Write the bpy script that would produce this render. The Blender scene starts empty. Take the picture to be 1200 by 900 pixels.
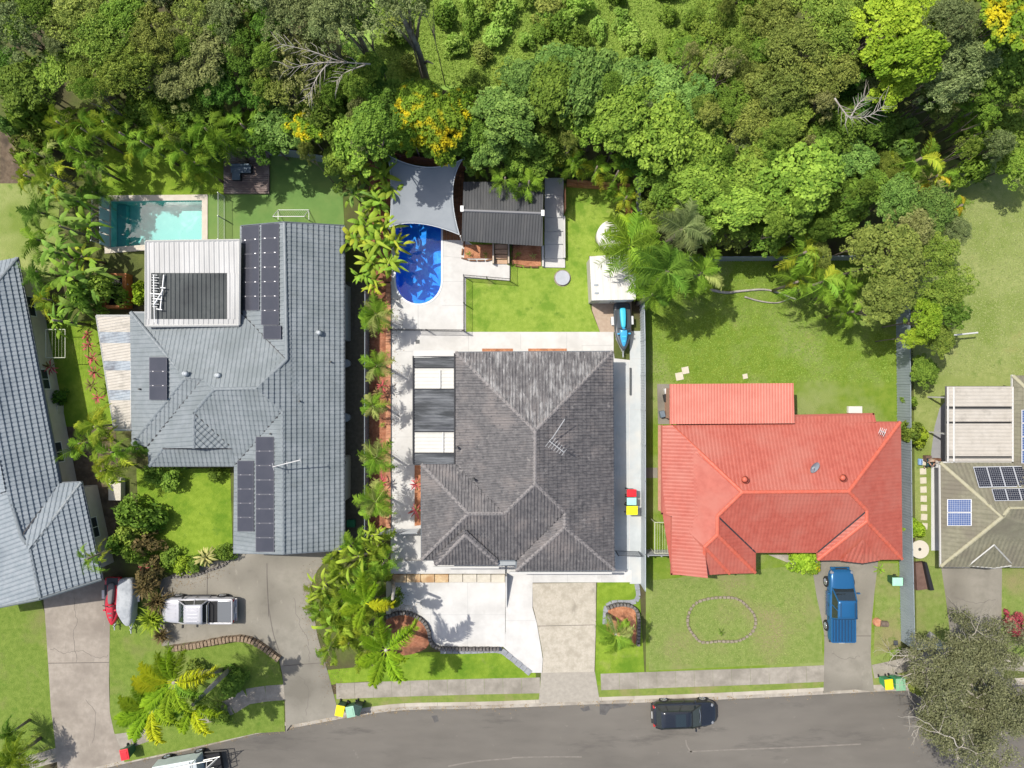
import bpy, bmesh, math, random
import numpy as np
from mathutils import Vector, Matrix, geometry
R = math.radians
random.seed(7)
RNG = np.random.default_rng(11)
scene = bpy.context.scene
COL = scene.collection

# ---------------------------------------------------------------- camera, sky, sun, exposure
H = 50.0            # flying height of the camera in metres
PXM = 16.0          # photo pixels per metre on the ground
cam_d = bpy.data.cameras.new('camera')
cam_d.sensor_width = 36; cam_d.lens = 24; cam_d.clip_start = 0.5; cam_d.clip_end = 3000
cam = bpy.data.objects.new('camera', cam_d); COL.objects.link(cam)
cam.location = (0, 0, H); cam.rotation_euler = (0, 0, 0)
scene.camera = cam

SUN = Vector((-0.50, 0.30, 1.0)).normalized()
world = bpy.data.worlds.new('World'); scene.world = world; world.use_nodes = True
wn = world.node_tree; wn.nodes.clear()
sky = wn.nodes.new('ShaderNodeTexSky'); sky.sky_type = 'NISHITA'; sky.sun_disc = False
sky.sun_elevation = math.asin(SUN.z); sky.sun_rotation = math.atan2(SUN.x, SUN.y)
sky.air_density = 1.0; sky.dust_density = 3.0; sky.ozone_density = 1.0
bg = wn.nodes.new('ShaderNodeBackground'); bg.inputs[1].default_value = 0.14
wo = wn.nodes.new('ShaderNodeOutputWorld')
wn.links.new(sky.outputs[0], bg.inputs[0]); wn.links.new(bg.outputs[0], wo.inputs[0])
sl = bpy.data.lights.new('sun', 'SUN'); sl.energy = 4.35; sl.angle = R(0.5); sl.color = (1.0, 0.955, 0.87)
so = bpy.data.objects.new('sun', sl); COL.objects.link(so)
so.rotation_euler = SUN.to_track_quat('Z', 'Y').to_euler(); so.location = (-40, 24, 80)
scene.view_settings.view_transform = 'Standard'; scene.view_settings.look = 'None'
scene.view_settings.exposure = 0.10; scene.view_settings.gamma = 1
scene.render.resolution_x = 1024; scene.render.resolution_y = 768
scene.cycles.max_bounces = 6; scene.cycles.transparent_max_bounces = 8

# ---------------------------------------------------------------- helpers
def P(px, py, h=0.0):
    """survey: photo pixel of something at height h -> place on the ground plan"""
    k = (H - h) / (H * PXM)
    return Vector(((px - 600) * k, (450 - py) * k, h))
def PP(pts, h=0.0): return [P(p[0], p[1], p[2] if len(p) > 2 else h) for p in pts]

MATS = {}
def M(name, c1, c2=None, s=3.0, c3=None, s3=0.35, rough=0.8, bump=0.0, bs=40.0, metal=0.0, spec=0.4, coat=0.0, t3=(0.45, 0.65), space='Position', t2=(0.35, 0.65), stretch=None):
    if name in MATS: return MATS[name]
    m = bpy.data.materials.new(name); m.use_nodes = True
    nt = m.node_tree; b = nt.nodes['Principled BSDF']
    b.inputs['Roughness'].default_value = rough; b.inputs['Metallic'].default_value = metal
    b.inputs['Specular IOR Level'].default_value = spec; b.inputs['Coat Weight'].default_value = coat
    b.inputs['Base Color'].default_value = (*c1, 1)
    if space == 'Position': src = nt.nodes.new('ShaderNodeNewGeometry').outputs['Position']
    else: src = nt.nodes.new('ShaderNodeTexCoord').outputs['Object']
    if stretch:
        mp = nt.nodes.new('ShaderNodeMapping'); mp.inputs['Scale'].default_value = stretch
        nt.links.new(src, mp.inputs[0]); srcs = mp.outputs[0]
    else: srcs = src
    def noise(sc, lo, hi, det=5, sr=None):
        n = nt.nodes.new('ShaderNodeTexNoise'); n.inputs['Scale'].default_value = sc; n.inputs['Detail'].default_value = det
        n.inputs['Roughness'].default_value = 0.62
        nt.links.new(sr or srcs, n.inputs['Vector'])
        r = nt.nodes.new('ShaderNodeMapRange'); r.inputs[1].default_value = lo; r.inputs[2].default_value = hi
        nt.links.new(n.outputs['Fac'], r.inputs[0]); return r.outputs[0], n
    col = None
    def mix(a, bcol, fac):
        x = nt.nodes.new('ShaderNodeMix'); x.data_type = 'RGBA'
        nt.links.new(fac, x.inputs['Factor'])
        if isinstance(a, tuple): x.inputs[6].default_value = (*a, 1)
        else: nt.links.new(a, x.inputs[6])
        x.inputs[7].default_value = (*bcol, 1); return x.outputs[2]
    col = c1
    if c2: col = mix(col, c2, noise(s, *t2)[0])
    if c3: col = mix(col, c3, noise(s3, *t3, det=4)[0])
    if not isinstance(col, tuple): nt.links.new(col, b.inputs['Base Color'])
    if bump:
        _, n = noise(bs, 0, 1, 4, src); bp = nt.nodes.new('ShaderNodeBump'); bp.inputs['Strength'].default_value = bump
        bp.inputs['Distance'].default_value = 0.05
        nt.links.new(n.outputs['Fac'], bp.inputs['Height']); nt.links.new(bp.outputs[0], b.inputs['Normal'])
    MATS[name] = m; return m

def leafmat(name, c1, c2, c3=None, trans=0.25, rough=0.5):
    """leaf colours vary leaf by leaf (face attribute tint) and plant by plant"""
    m = bpy.data.materials.new(name); m.use_nodes = True; nt = m.node_tree
    b = nt.nodes['Principled BSDF']; out = nt.nodes['Material Output']
    at = nt.nodes.new('ShaderNodeAttribute'); at.attribute_name = 'tint'
    oi = nt.nodes.new('ShaderNodeObjectInfo')
    x = nt.nodes.new('ShaderNodeMix'); x.data_type = 'RGBA'
    x.inputs[6].default_value = (*c1, 1); x.inputs[7].default_value = (*c2, 1)
    nt.links.new(at.outputs['Fac'], x.inputs['Factor'])
    y = nt.nodes.new('ShaderNodeHueSaturation')
    mr = nt.nodes.new('ShaderNodeMapRange'); mr.inputs[3].default_value = 0.488; mr.inputs[4].default_value = 0.508
    nt.links.new(oi.outputs['Random'], mr.inputs[0]); nt.links.new(mr.outputs[0], y.inputs['Hue'])
    mv = nt.nodes.new('ShaderNodeMapRange'); mv.inputs[3].default_value = 0.8; mv.inputs[4].default_value = 1.22
    mu = nt.nodes.new('ShaderNodeMath'); mu.operation = 'MULTIPLY'; mu.inputs[1].default_value = 7.31
    fr = nt.nodes.new('ShaderNodeMath'); fr.operation = 'FRACT'
    nt.links.new(oi.outputs['Random'], mu.inputs[0]); nt.links.new(mu.outputs[0], fr.inputs[0]); nt.links.new(fr.outputs[0], mv.inputs[0])
    nt.links.new(mv.outputs[0], y.inputs['Value'])
    col = x.outputs[2]
    if c3:
        tc = nt.nodes.new('ShaderNodeTexCoord'); n = nt.nodes.new('ShaderNodeTexNoise'); n.inputs['Scale'].default_value = 1.7
        r = nt.nodes.new('ShaderNodeMapRange'); r.inputs[1].default_value = 0.5; r.inputs[2].default_value = 0.62
        nt.links.new(tc.outputs['Object'], n.inputs['Vector']); nt.links.new(n.outputs['Fac'], r.inputs[0])
        z = nt.nodes.new('ShaderNodeMix'); z.data_type = 'RGBA'; nt.links.new(r.outputs[0], z.inputs['Factor'])
        nt.links.new(col, z.inputs[6]); z.inputs[7].default_value = (*c3, 1); col = z.outputs[2]
    nt.links.new(col, y.inputs['Color']); nt.links.new(y.outputs[0], b.inputs['Base Color'])
    b.inputs['Roughness'].default_value = 0.65; b.inputs['Specular IOR Level'].default_value = 0.14
    t = nt.nodes.new('ShaderNodeBsdfTranslucent'); nt.links.new(y.outputs[0], t.inputs['Color'])
    ms = nt.nodes.new('ShaderNodeMixShader'); ms.inputs[0].default_value = trans
    nt.links.new(b.outputs[0], ms.inputs[1]); nt.links.new(t.outputs[0], ms.inputs[2]); nt.links.new(ms.outputs[0], out.inputs[0])
    MATS[name] = m; return m

def tag(o, label=None, cat=None, group=None, kind=None):
    if label: o['label'] = label
    if cat: o['category'] = cat
    if group: o['group'] = group
    if kind: o['kind'] = kind
    return o
def root(name, loc, label, cat, group=None, rz=0.0, kind=None):
    o = bpy.data.objects.new(name, None); COL.objects.link(o); o.empty_display_size = 0.3
    o.location = loc; o.rotation_euler = (0, 0, rz)
    return tag(o, label, cat, group, kind)
def setmat(o, m):
    """material on the object, so mesh data can be shared"""
    if not o.data.materials: o.data.materials.append(m)
    o.material_slots[0].link = 'OBJECT'; o.material_slots[0].material = m
def inst(name, me, parent=None, loc=(0, 0, 0), rot=(0, 0, 0), sc=(1, 1, 1), mat=None, label=None, kind=None):
    o = bpy.data.objects.new(name, me); COL.objects.link(o); o.parent = parent
    o.location = loc; o.rotation_euler = rot; o.scale = sc if isinstance(sc, tuple) else (sc, sc, sc)
    if mat: setmat(o, mat)
    return tag(o, label, kind=kind)
def copy_tree(o, parent=None):
    c = o.copy(); COL.objects.link(c); c.parent = parent
    for ch in list(o.children): copy_tree(ch, c)
    return c

class B:
    """collects faces; build() links them as ONE mesh object"""
    def __init__(s): s.v = []; s.f = []
    def add(s, v, f):
        n = len(s.v); s.v += [tuple(x) for x in v]; s.f += [tuple(i + n for i in q) for q in f]; return s
    def prism(s, pts, z0, z1, bottom=False):
        n = len(pts); a = sum(pts[i][0] * pts[(i + 1) % n][1] - pts[(i + 1) % n][0] * pts[i][1] for i in range(n))
        if a < 0: pts = pts[::-1]
        v = [(p[0], p[1], z1) for p in pts] + [(p[0], p[1], z0) for p in pts]
        f = [tuple(range(n))] + [(i, n + i, n + (i + 1) % n, (i + 1) % n) for i in range(n)]
        if bottom: f.append(tuple(range(2 * n - 1, n - 1, -1)))
        return s.add(v, f)
    def box(s, c, size, rz=0.0, rot=None, taper=1.0):
        """c: centre of the bottom; size: full extents"""
        x, y, z = size[0] / 2, size[1] / 2, size[2]
        m = rot or Matrix.Rotation(rz, 3, 'Z')
        v = [Vector((a * x * t, b * y * t, zz)) for zz, t in ((0, 1), (z, taper)) for a, b in ((-1, -1), (1, -1), (1, 1), (-1, 1))]
        v = [m @ p + Vector(c) for p in v]
        return s.add(v, [(3, 2, 1, 0), (4, 5, 6, 7), (0, 1, 5, 4), (1, 2, 6, 5), (2, 3, 7, 6), (3, 0, 4, 7)])
    def tube(s, pts, r, n=6, caps=True):
        pts = [Vector(p) for p in pts]; rs = r if isinstance(r, (list, tuple)) else [r] * len(pts)
        v = []; ref = Vector((0.0, 0.0, 1.0))
        d0 = (pts[-1] - pts[0]).normalized()
        if abs(d0.z) > 0.9: ref = Vector((1.0, 0.0, 0.0))
        for i, p in enumerate(pts):
            d = (pts[min(i + 1, len(pts) - 1)] - pts[max(i - 1, 0)]).normalized()
            a = d.cross(ref).normalized(); b = d.cross(a).normalized()
            v += [p + (a * math.cos(2 * math.pi * k / n) + b * math.sin(2 * math.pi * k / n)) * rs[i] for k in range(n)]
        f = [(i * n + k, i * n + (k + 1) % n, (i + 1) * n + (k + 1) % n, (i + 1) * n + k) for i in range(len(pts) - 1) for k in range(n)]
        if caps: f += [tuple(range(n - 1, -1, -1)), tuple((len(pts) - 1) * n + k for k in range(n))]
        return s.add(v, f)
    def cyl(s, c, r, h, n=16, r2=None):
        r2 = r if r2 is None else r2
        v = [(c[0] + rr * math.cos(2 * math.pi * k / n), c[1] + rr * math.sin(2 * math.pi * k / n), c[2] + z) for rr, z in ((r, 0), (r2, h)) for k in range(n)]
        return s.add(v, [(k, (k + 1) % n, n + (k + 1) % n, n + k) for k in range(n)] + [tuple(range(n - 1, -1, -1)), tuple(range(n, 2 * n))])
    def build(s, name, mat, parent=None, smooth=False, origin=None, label=None, cat=None, group=None, kind=None, local=False, bevel=0):
        me = bpy.data.meshes.new(name)
        if origin is not None: o0 = Vector(origin)
        elif local: o0 = Vector((0, 0, 0))
        elif parent is not None:
            p = parent
            while p.parent is not None: p = p.parent
            o0 = Vector(p.location)
        elif kind in ('structure', 'stuff'): o0 = Vector((0, 0, 0))
        else:
            xs = [p[0] for p in s.v]; ys = [p[1] for p in s.v]
            o0 = Vector(((min(xs) + max(xs)) / 2, (min(ys) + max(ys)) / 2, min(p[2] for p in s.v)))
        me.from_pydata([(p[0] - o0.x, p[1] - o0.y, p[2] - o0.z) for p in s.v], [], s.f)
        me.materials.append(mat)
        if smooth: me.polygons.foreach_set('use_smooth', [True] * len(me.polygons))
        o = bpy.data.objects.new(name, me); COL.objects.link(o)
        if parent is not None: o.parent = parent
        elif not local: o.location = o0
        if bevel:
            bv = o.modifiers.new('bevel', 'BEVEL'); bv.width = bevel; bv.segments = 2; bv.limit_method = 'ANGLE'
        return tag(o, label, cat, group, kind)

def smooth_path(pts, n=6, closed=False):
    pts = [Vector(p) for p in pts]; out = []; L = len(pts)
    rng = range(L if closed else L - 1)
    for i in rng:
        p0 = pts[(i - 1) % L] if closed or i > 0 else pts[i]; p1 = pts[i]; p2 = pts[(i + 1) % L]
        p3 = pts[(i + 2) % L] if closed or i + 2 < L else p2
        for k in range(n):
            t = k / n
            out.append(0.5 * ((2 * p1) + (p2 - p0) * t + (2 * p0 - 5 * p1 + 4 * p2 - p3) * t * t + (3 * p1 - p0 - 3 * p2 + p3) * t ** 3))
    if not closed: out.append(pts[-1])
    return out
def offset_path(pts, d):
    """shift a path sideways (positive = to its left)"""
    out = []
    for i, p in enumerate(pts):
        a = pts[max(i - 1, 0)]; b = pts[min(i + 1, len(pts) - 1)]
        t = (b - a); t.z = 0; t.normalize(); out.append(Vector((p.x - t.y * d, p.y + t.x * d, p.z)))
    return out
def band(pts, d0, d1, z0, z1, b=None):
    b = b or B(); a = offset_path(pts, d0); c = offset_path(pts, d1)
    for i in range(len(pts) - 1): b.prism([a[i], a[i + 1], c[i + 1], c[i]], z0, z1)
    return b
def walk(pts, step):
    """points every step metres along a path, with direction angle"""
    out = []; acc = 0.0
    for i in range(len(pts) - 1):
        a, b = pts[i], pts[i + 1]; L = (b - a).length; d = (b - a) / max(L, 1e-6)
        while acc < L:
            out.append((a + d * acc, math.atan2(d.y, d.x))); acc += step
        acc -= L
    return out
def inset(poly, d):
    n = len(poly); a = sum(poly[i].x * poly[(i + 1) % n].y - poly[(i + 1) % n].x * poly[i].y for i in range(n))
    s = 1 if a > 0 else -1; out = []
    for i in range(n):
        p, q, r = poly[i - 1], poly[i], poly[(i + 1) % n]
        e1 = (q - p).to_2d().normalized(); e2 = (r - q).to_2d().normalized()
        n1 = Vector((-e1.y, e1.x)) * s; n2 = Vector((-e2.y, e2.x)) * s
        k = 1 + n1.dot(n2); mv = (n1 + n2) * (d / max(k, 0.3)); out.append(Vector((q.x + mv.x, q.y + mv.y, q.z)))
    return out
def sheet_with_holes(name, outer, holes, z, mat, **kw):
    loops = [[Vector((p[0], p[1], 0)) for p in outer]] + [[Vector((p[0], p[1], 0)) for p in h] for h in holes]
    tris = geometry.tessellate_polygon(loops); vs = [p for l in loops for p in l]
    f = []
    for t in tris:
        a, b, c = (vs[i] for i in t)
        f.append(tuple(t) if (b - a).cross(c - a).z > 0 else tuple(t[::-1]))
    b = B(); b.add([(p.x, p.y, z) for p in vs], f); return b.build(name, mat, kind='structure', **kw)

# ---------------------------------------------------------------- roofs
def tiles(bld, poly, tw=0.30, th=0.33, amp=0.03, step=0.03, jit=0.0):
    """lay real tile courses (rolls and steps) over one roof plane; first edge of poly is the eave"""
    n = Vector((0, 0, 0)); L = len(poly); c = sum(poly, Vector((0, 0, 0))) / L
    for i in range(L): n += (poly[i] - c).cross(poly[(i + 1) % L] - c)
    n.normalize()
    if n.z < 0: n = -n
    u = (poly[1] - poly[0]); u -= n * u.dot(n); u.normalize(); v = n.cross(u)
    if (c - poly[0]).dot(v) < 0: v = -v
    o = poly[0] - n * (poly[0] - c).dot(n)
    us = [(p - o).dot(u) for p in poly]; vs = [(p - o).dot(v) for p in poly]
    u0, u1, v0, v1 = min(us) - 0.1, max(us) + 0.1, min(vs) - 0.05, max(vs) + 0.1
    nu = int((u1 - u0) / tw) + 2
    prof = [(0.0, 0.0), (0.30, 0.0), (0.48, 1.0), (0.82, 1.0)]
    U = np.array([u0 + (i + q[0]) * tw for i in range(nu) for q in prof]); HU = np.array([q[1] * amp for i in range(nu) for q in prof])
    if th:
        nv = int((v1 - v0) / th) + 2
        V = np.array([v0 + j * th + e for j in range(nv) for e in (0.0, th * 0.985)]); HV = np.array([e for j in range(nv) for e in (step, 0.0)])
    else: V = np.array([v0, v1]); HV = np.zeros(2)
    gu, gv = np.meshgrid(U, V); hh = HU[None, :] + HV[:, None]
    if jit: hh = hh + RNG.normal(0, jit, hh.shape)
    pts = np.array(o)[None, None] + gu[..., None] * np.array(u) + gv[..., None] * np.array(v) + hh[..., None] * np.array(n)
    for tri in geometry.tessellate_polygon([[Vector((p.x, p.y, 0)) for p in poly]]):
        t = [poly[i].to_2d() for i in tri]
        area = (t[1] - t[0]).cross(t[2] - t[0])
        if abs(area) < 1e-3: continue
        if area < 0: t = t[::-1]
        keep = np.ones((pts.shape[0] - 1, pts.shape[1] - 1), bool); planes = []
        for i in range(3):
            a, b_ = t[i], t[(i + 1) % 3]; d = (b_ - a).normalized(); nn = (-d.y, d.x)
            planes.append((a, nn)); s = (pts[..., 0] - a.x) * nn[0] + (pts[..., 1] - a.y) * nn[1] > 0
            keep &= s[:-1, :-1] | s[1:, :-1] | s[:-1, 1:] | s[1:, 1:]
        if not keep.any(): continue
        J, I = np.nonzero(keep); W = pts.shape[1]
        quads = np.stack([J * W + I, J * W + I + 1, (J + 1) * W + I + 1, (J + 1) * W + I], 1)
        used, inv = np.unique(quads, return_inverse=True); inv = inv.reshape(-1, 4)
        me = bpy.data.meshes.new('tmp'); me.from_pydata(pts.reshape(-1, 3)[used].tolist(), [], inv.tolist())
        bm = bmesh.new(); bm.from_mesh(me); bpy.data.meshes.remove(me)
        for a, nn in planes:
            bmesh.ops.bisect_plane(bm, geom=bm.verts[:] + bm.edges[:] + bm.faces[:], plane_co=(a.x, a.y, 0), plane_no=(nn[0], nn[1], 0), clear_inner=True)
        bm.verts.index_update()
        flip = v.cross(u).z > 0
        bld.add([w.co[:] for w in bm.verts], [tuple(w.index for w in (list(f.verts)[::-1] if f.normal.z < 0 else list(f.verts))) for f in bm.faces]); bm.free()
    return bld
def caps(bld, segs, r=0.13):
    for a, b_ in segs:
        d = b_ - a; L = d.length; k = max(1, round(L / 0.40)); dn = d.normalized()
        side = dn.cross(Vector((0, 0, 1))).normalized(); up = side.cross(dn).normalized()
        for i in range(k):
            p0 = a + d * (i / k); p1 = a + d * ((i + 1.08) / k); v = []
            for p, rr in ((p0, r * 1.08), (p1, r * 0.9)):
                v += [p + side * rr * math.cos(q) + up * (rr * 0.75 * math.sin(q) - 0.02) for q in (0, 0.63, 1.26, 1.88, 2.51, 3.14)]
            bld.add(v, [(j + 1, j, 6 + j, 7 + j) for j in range(5)] + [(0, 1, 2, 3, 4, 5), (11, 10, 9, 8, 7, 6)])
    return bld

def house(name, label, facets, ridges, valleys, eaves, wallpoly, mtile, mcap, mwall, mgut, wall_h=2.45, tw=0.30, th=0.33, wins=True, overhang=0.55, amp=0.03, step=0.03):
    wp = PP(wallpoly, 2.6); c = sum(wp, Vector((0, 0, 0))) / len(wp)
    r = root(name, (c.x, c.y, 0), label, 'house')
    wl = inset(wp, overhang); wb = B(); n = len(wl)
    wb.prism(wl, 0, wall_h + 0.1); wall = wb.build('wall', mwall, r)
    deck = B(); tl = B()
    for f in facets:
        w = PP(f); tiles(tl, w, tw, th, amp, step)
        deck.add([(p.x, p.y, p.z - 0.05) for p in w], [tuple(range(len(w)))])
    deck.prism(inset(wp, 0.04), 2.50, 2.535, True)
    ro = deck.build('roof', mtile, r)
    tl.build('roof_tiles', mtile, ro, kind='stuff')
    if ridges:
        cb = B(); caps(cb, [(P(*a), P(*b_)) for a, b_ in ridges]); cb.build('ridge_cap', mcap, ro, kind='stuff')
    if valleys:
        vb = B()
        for a, b_ in valleys:
            a, b_ = P(*a), P(*b_); s = (b_ - a).cross(Vector((0, 0, 1))).normalized() * 0.05; zz = Vector((0, 0, 0.055))
            vb.add([a - s + zz, a + s + zz, b_ + s + zz, b_ - s + zz], [(0, 1, 2, 3)])
        vb.build('valley_flashing', M('flashing', (0.03, 0.03, 0.035), rough=0.6), ro)
    gb = B()
    for e in eaves:
        q = [P(x, y, 2.6) for x, y in e]
        for i in range(len(q) - 1):
            d = (q[i + 1] - q[i]); ang = math.atan2(d.y, d.x); mid = (q[i] + q[i + 1]) / 2
            gb.box((mid.x, mid.y, 2.46), (d.length + 0.1, 0.12, 0.11), ang)
    gb.build('gutter', mgut, r)
    if wins:
        fr = M('window_frame_white', (0.75, 0.75, 0.73), rough=0.4); gl = M('window_glass', (0.03, 0.04, 0.05), rough=0.05, spec=0.8)
        for i in range(n):
            a, b_ = wl[i], wl[(i + 1) % n]; d = (b_ - a).to_3d(); L = d.length
            if L < 2.6: continue
            area = sum(wl[j].x * wl[(j + 1) % n].y - wl[(j + 1) % n].x * wl[j].y for j in range(n)); sg = 1 if area > 0 else -1
            d.normalize(); nrm = Vector((d.y, -d.x, 0)) * sg; ang = math.atan2(d.y, d.x)
            for k in range(max(1, int(L // 4))):
                t = (k + 0.5) / max(1, int(L // 4)); p = a + (b_ - a) * t + nrm * 0.015
                fb = B()
                for dx, dz, sx, sz in ((0, 0.95, 1.5, 0.06), (0, 2.05, 1.5, 0.06), (-0.72, 1.01, 0.06, 1.04), (0.72, 1.01, 0.06, 1.04), (0, 1.01, 0.04, 1.04)):
                    q = p + d * dx; fb.box((q.x, q.y, dz), (sx, 0.07, sz), ang)
                w = fb.build('window', fr, r)
                g = B().box((p.x, p.y, 1.0), (1.42, 0.03, 1.06), ang); g.build('pane', gl, w)
    return r

def ribbed(corners, sp=0.19, amp=0.03, b=None):
    """corrugated metal sheet over a quad; ribs run across the first edge"""
    return tiles(b or B(), corners, sp, None, amp)
# ================================================================= GROUND, ROAD, LAWNS
road_edge = smooth_path(PP([(-400, 1180), (-120, 985), (20, 925), (80, 912), (136, 898), (225, 879), (300, 861), (342, 854), (395, 844), (430, 838), (475, 833), (550, 831.5), (600, 830), (700, 826), (800, 822.5), (900, 818), (1025, 811.5), (1110, 808), (1250, 800), (1700, 770)]), 5)
pool1_w = PP([(130, 236), (237, 235), (237, 282), (130, 290)])
pool2_w = PP([(464, 236), (517, 236)]) + [P(490.5 + 26.5 * math.cos(a), 329 + 27 * math.sin(a)) for a in [R(x) for x in range(0, 181, 12)]]
pool2_w = PP([(464, 236), (517, 236)]) + pool2_w[2:]
far = 400
ground_m = M('ground_soil', (0.07, 0.09, 0.02), (0.11, 0.13, 0.03), 1.2, (0.07, 0.055, 0.03), 0.25, rough=0.95, bump=0.6, bs=6)
kerbline = offset_path(road_edge, 0.56)
outer = [(-far, far), (-far, kerbline[0].y)] + [(p.x, p.y) for p in kerbline] + [(far, kerbline[-1].y), (far, far)]
sheet_with_holes('ground', outer, [pool1_w, pool2_w], 0.0, ground_m)
# asphalt: a sheet a kerb's height lower that carries on beyond the frame
asph = M('asphalt', (0.118, 0.108, 0.094), (0.145, 0.133, 0.116), 0.5, (0.168, 0.154, 0.133), 0.12, rough=0.9, bump=0.35, bs=60, t3=(0.42, 0.7), stretch=(0.45, 1.4, 1))
rb = B(); rr = offset_path(road_edge, 0.02)
rb.prism([(p.x, p.y) for p in rr] + [(far, rr[-1].y), (far, -far), (-far, -far), (-far, rr[0].y)], -0.4, -0.13)
rb.build('road', asph, kind='structure')
# the south verge beyond the frame
B().prism([(-60, -60), (-45, -42.5), (-5, -38), (60, -36), (60, -90), (-60, -90)], -0.3, 0.0).build('verge', M('verge_grass', (0.10, 0.16, 0.03), (0.16, 0.2, 0.05), 3, rough=0.95), kind='structure')
# pale seams and dark stains of the road, thin tar patches
tar = M('tar_seam', (0.21, 0.19, 0.165), (0.17, 0.155, 0.135), 3, rough=0.95, t2=(0.4, 0.6))
sb = B()
for pts in ([(600, 889), (640, 888), (682, 888)], [(806, 882), (850, 880), (905, 878), (1010, 873)], [(804, 868), (806, 876), (812, 884)], [(525, 899), (560, 893), (600, 890)]):
    band(smooth_path(PP(pts), 4), -0.05, 0.05, -0.14, -0.122, sb)
sb.build('road_crack', tar, kind='structure')
st = B()
for pts in ([(703, 826), (735, 826), (733, 829), (715, 832), (710, 839), (703, 838)], [(505, 840), (512, 839), (514, 846), (509, 848), (507, 843)], [(680, 831), (690, 828), (692, 833), (684, 835)]):
    st.prism(PP(pts), -0.13, -0.126)
st.build('road_stain', M('oil_stain', (0.075, 0.07, 0.066), (0.11, 0.105, 0.1), 4, rough=0.6), kind='structure')
conc = M('kerb_concrete', (0.33, 0.30, 0.255), (0.42, 0.385, 0.33), 2.5, (0.25, 0.225, 0.19), 0.7, rough=0.92, bump=0.2, bs=50)
kp = [p for p in road_edge if -45 < p.x < 48]
band(kp, 0.0, 0.30, -0.3, -0.115).build('gutter', conc, kind='structure')
kj = B()
for p_, a_ in walk(offset_path(kp, 0.43), 2.4): kj.box((p_.x, p_.y, -0.2), (0.02, 0.25, 0.214), a_)
kj.build('kerb_joint', M('joint_dark', (0.14, 0.125, 0.11), rough=0.95), kind='structure')
g = band(kp, 0.30, 0.56, -0.3, 0.012)
g.build('kerb', M('kerb_top', (0.40, 0.36, 0.30), (0.48, 0.44, 0.37), 2.0, (0.3, 0.26, 0.21), 0.5, rough=0.9), kind='structure')

def lawnmat(name, a, b_, c, s3=0.22, t3=(0.45, 0.65), s=2.4):
    return M(name, a, b_, s, c, s3, rough=0.95, bump=0.9, bs=14, t3=t3, spec=0.15)
lush = lawnmat('lawn_lush', (0.165, 0.255, 0.022), (0.225, 0.32, 0.036), (0.11, 0.205, 0.016), 0.5)
lime = lawnmat('lawn_centre', (0.20, 0.30, 0.038), (0.265, 0.355, 0.06), (0.145, 0.25, 0.028), 0.55, (0.5, 0.62))
pale = lawnmat('lawn_pale', (0.215, 0.265, 0.075), (0.28, 0.315, 0.11), (0.165, 0.225, 0.045), 0.3)
fade = lawnmat('lawn_front', (0.15, 0.215, 0.045), (0.215, 0.265, 0.075), (0.24, 0.225, 0.10), 0.2, (0.5, 0.68))
dark = lawnmat('lawn_left', (0.12, 0.185, 0.028), (0.175, 0.24, 0.045), (0.20, 0.20, 0.075), 0.22, (0.52, 0.7))
turf = M('artificial_turf', (0.105, 0.205, 0.042), (0.13, 0.235, 0.052), 1.2, (0.155, 0.24, 0.058), 0.4, rough=0.8, bump=0.4, bs=60)
dirt = M('bare_soil', (0.10, 0.07, 0.045), (0.16, 0.12, 0.08), 3, (0.06, 0.045, 0.03), 0.8, rough=0.95, bump=0.6, bs=15)
def lawn(pts, m, z=0.02, name='lawn'):
    return B().prism(PP(pts), -0.02, z).build(name, m, kind='structure')
lawn([(-60, 712), (0, 704), (47, 700), (53, 720), (57, 780), (62, 850), (70, 885), (48, 900), (-60, 960)], dark)
lawn([(128, 735), (131, 690), (186, 690), (188, 752), (200, 765), (280, 752), (300, 757), (326, 772), (332, 800), (334, 857), (300, 859), (225, 876), (146, 893), (134, 858), (129, 835)], dark, 0.024)
lawn([(160, 549), (270, 549), (273, 650), (200, 672), (165, 660)], lush)
lawn([(264, 228), (264, 175), (318, 178), (392, 188), (400, 200), (404, 268), (243, 290), (243, 228)], turf)
lawn([(122, 170), (263, 170), (263, 229), (118, 229)], lush, 0.016)
lawn([(-40, 150), (60, 170), (70, 240), (64, 330), (-40, 330)], pale)
lawn([(45, 380), (118, 375), (124, 430), (132, 500), (60, 520)], lush, 0.014)
lawn([(546, 320), (546, 215), (748, 215), (748, 300), (690, 300), (690, 350), (692, 362), (703, 389), (546, 389)], lime)
lawn([(700, 682), (749, 682), (756, 803), (697, 803)], lush)
lawn([(437, 770), (500, 764), (586, 765), (628, 789), (628, 806), (437, 808)], lush)
lawn([(756, 305), (1052, 305), (1056, 762), (1024, 790), (966, 794), (757, 803)], M('lawn_red_house', (0.125, 0.205, 0.020), (0.18, 0.25, 0.034), 1.6, (0.23, 0.275, 0.09), 0.16, rough=0.95, bump=0.9, bs=14, spec=0.15, t3=(0.48, 0.62)), 0.012)
lawn([(765, 680), (960, 660), (964, 776), (760, 786)], fade, 0.018)
lawn([(1026, 660), (1052, 660), (1056, 757), (1024, 770)], fade, 0.02)
lawn([(1068, 215), (1140, 190), (1320, 170), (1320, 770), (1110, 755), (1074, 756)], pale)
lawn([(1073, 660), (1103, 665), (1113, 755), (1074, 757)], fade, 0.026)
lawn([(1173, 664), (1320, 660), (1320, 775), (1172, 772)], fade, 0.026)
lawn([(385, 785), (345, 790), (350, 812), (395, 801), (436, 798), (436, 780)], lush, 0.018)
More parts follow.
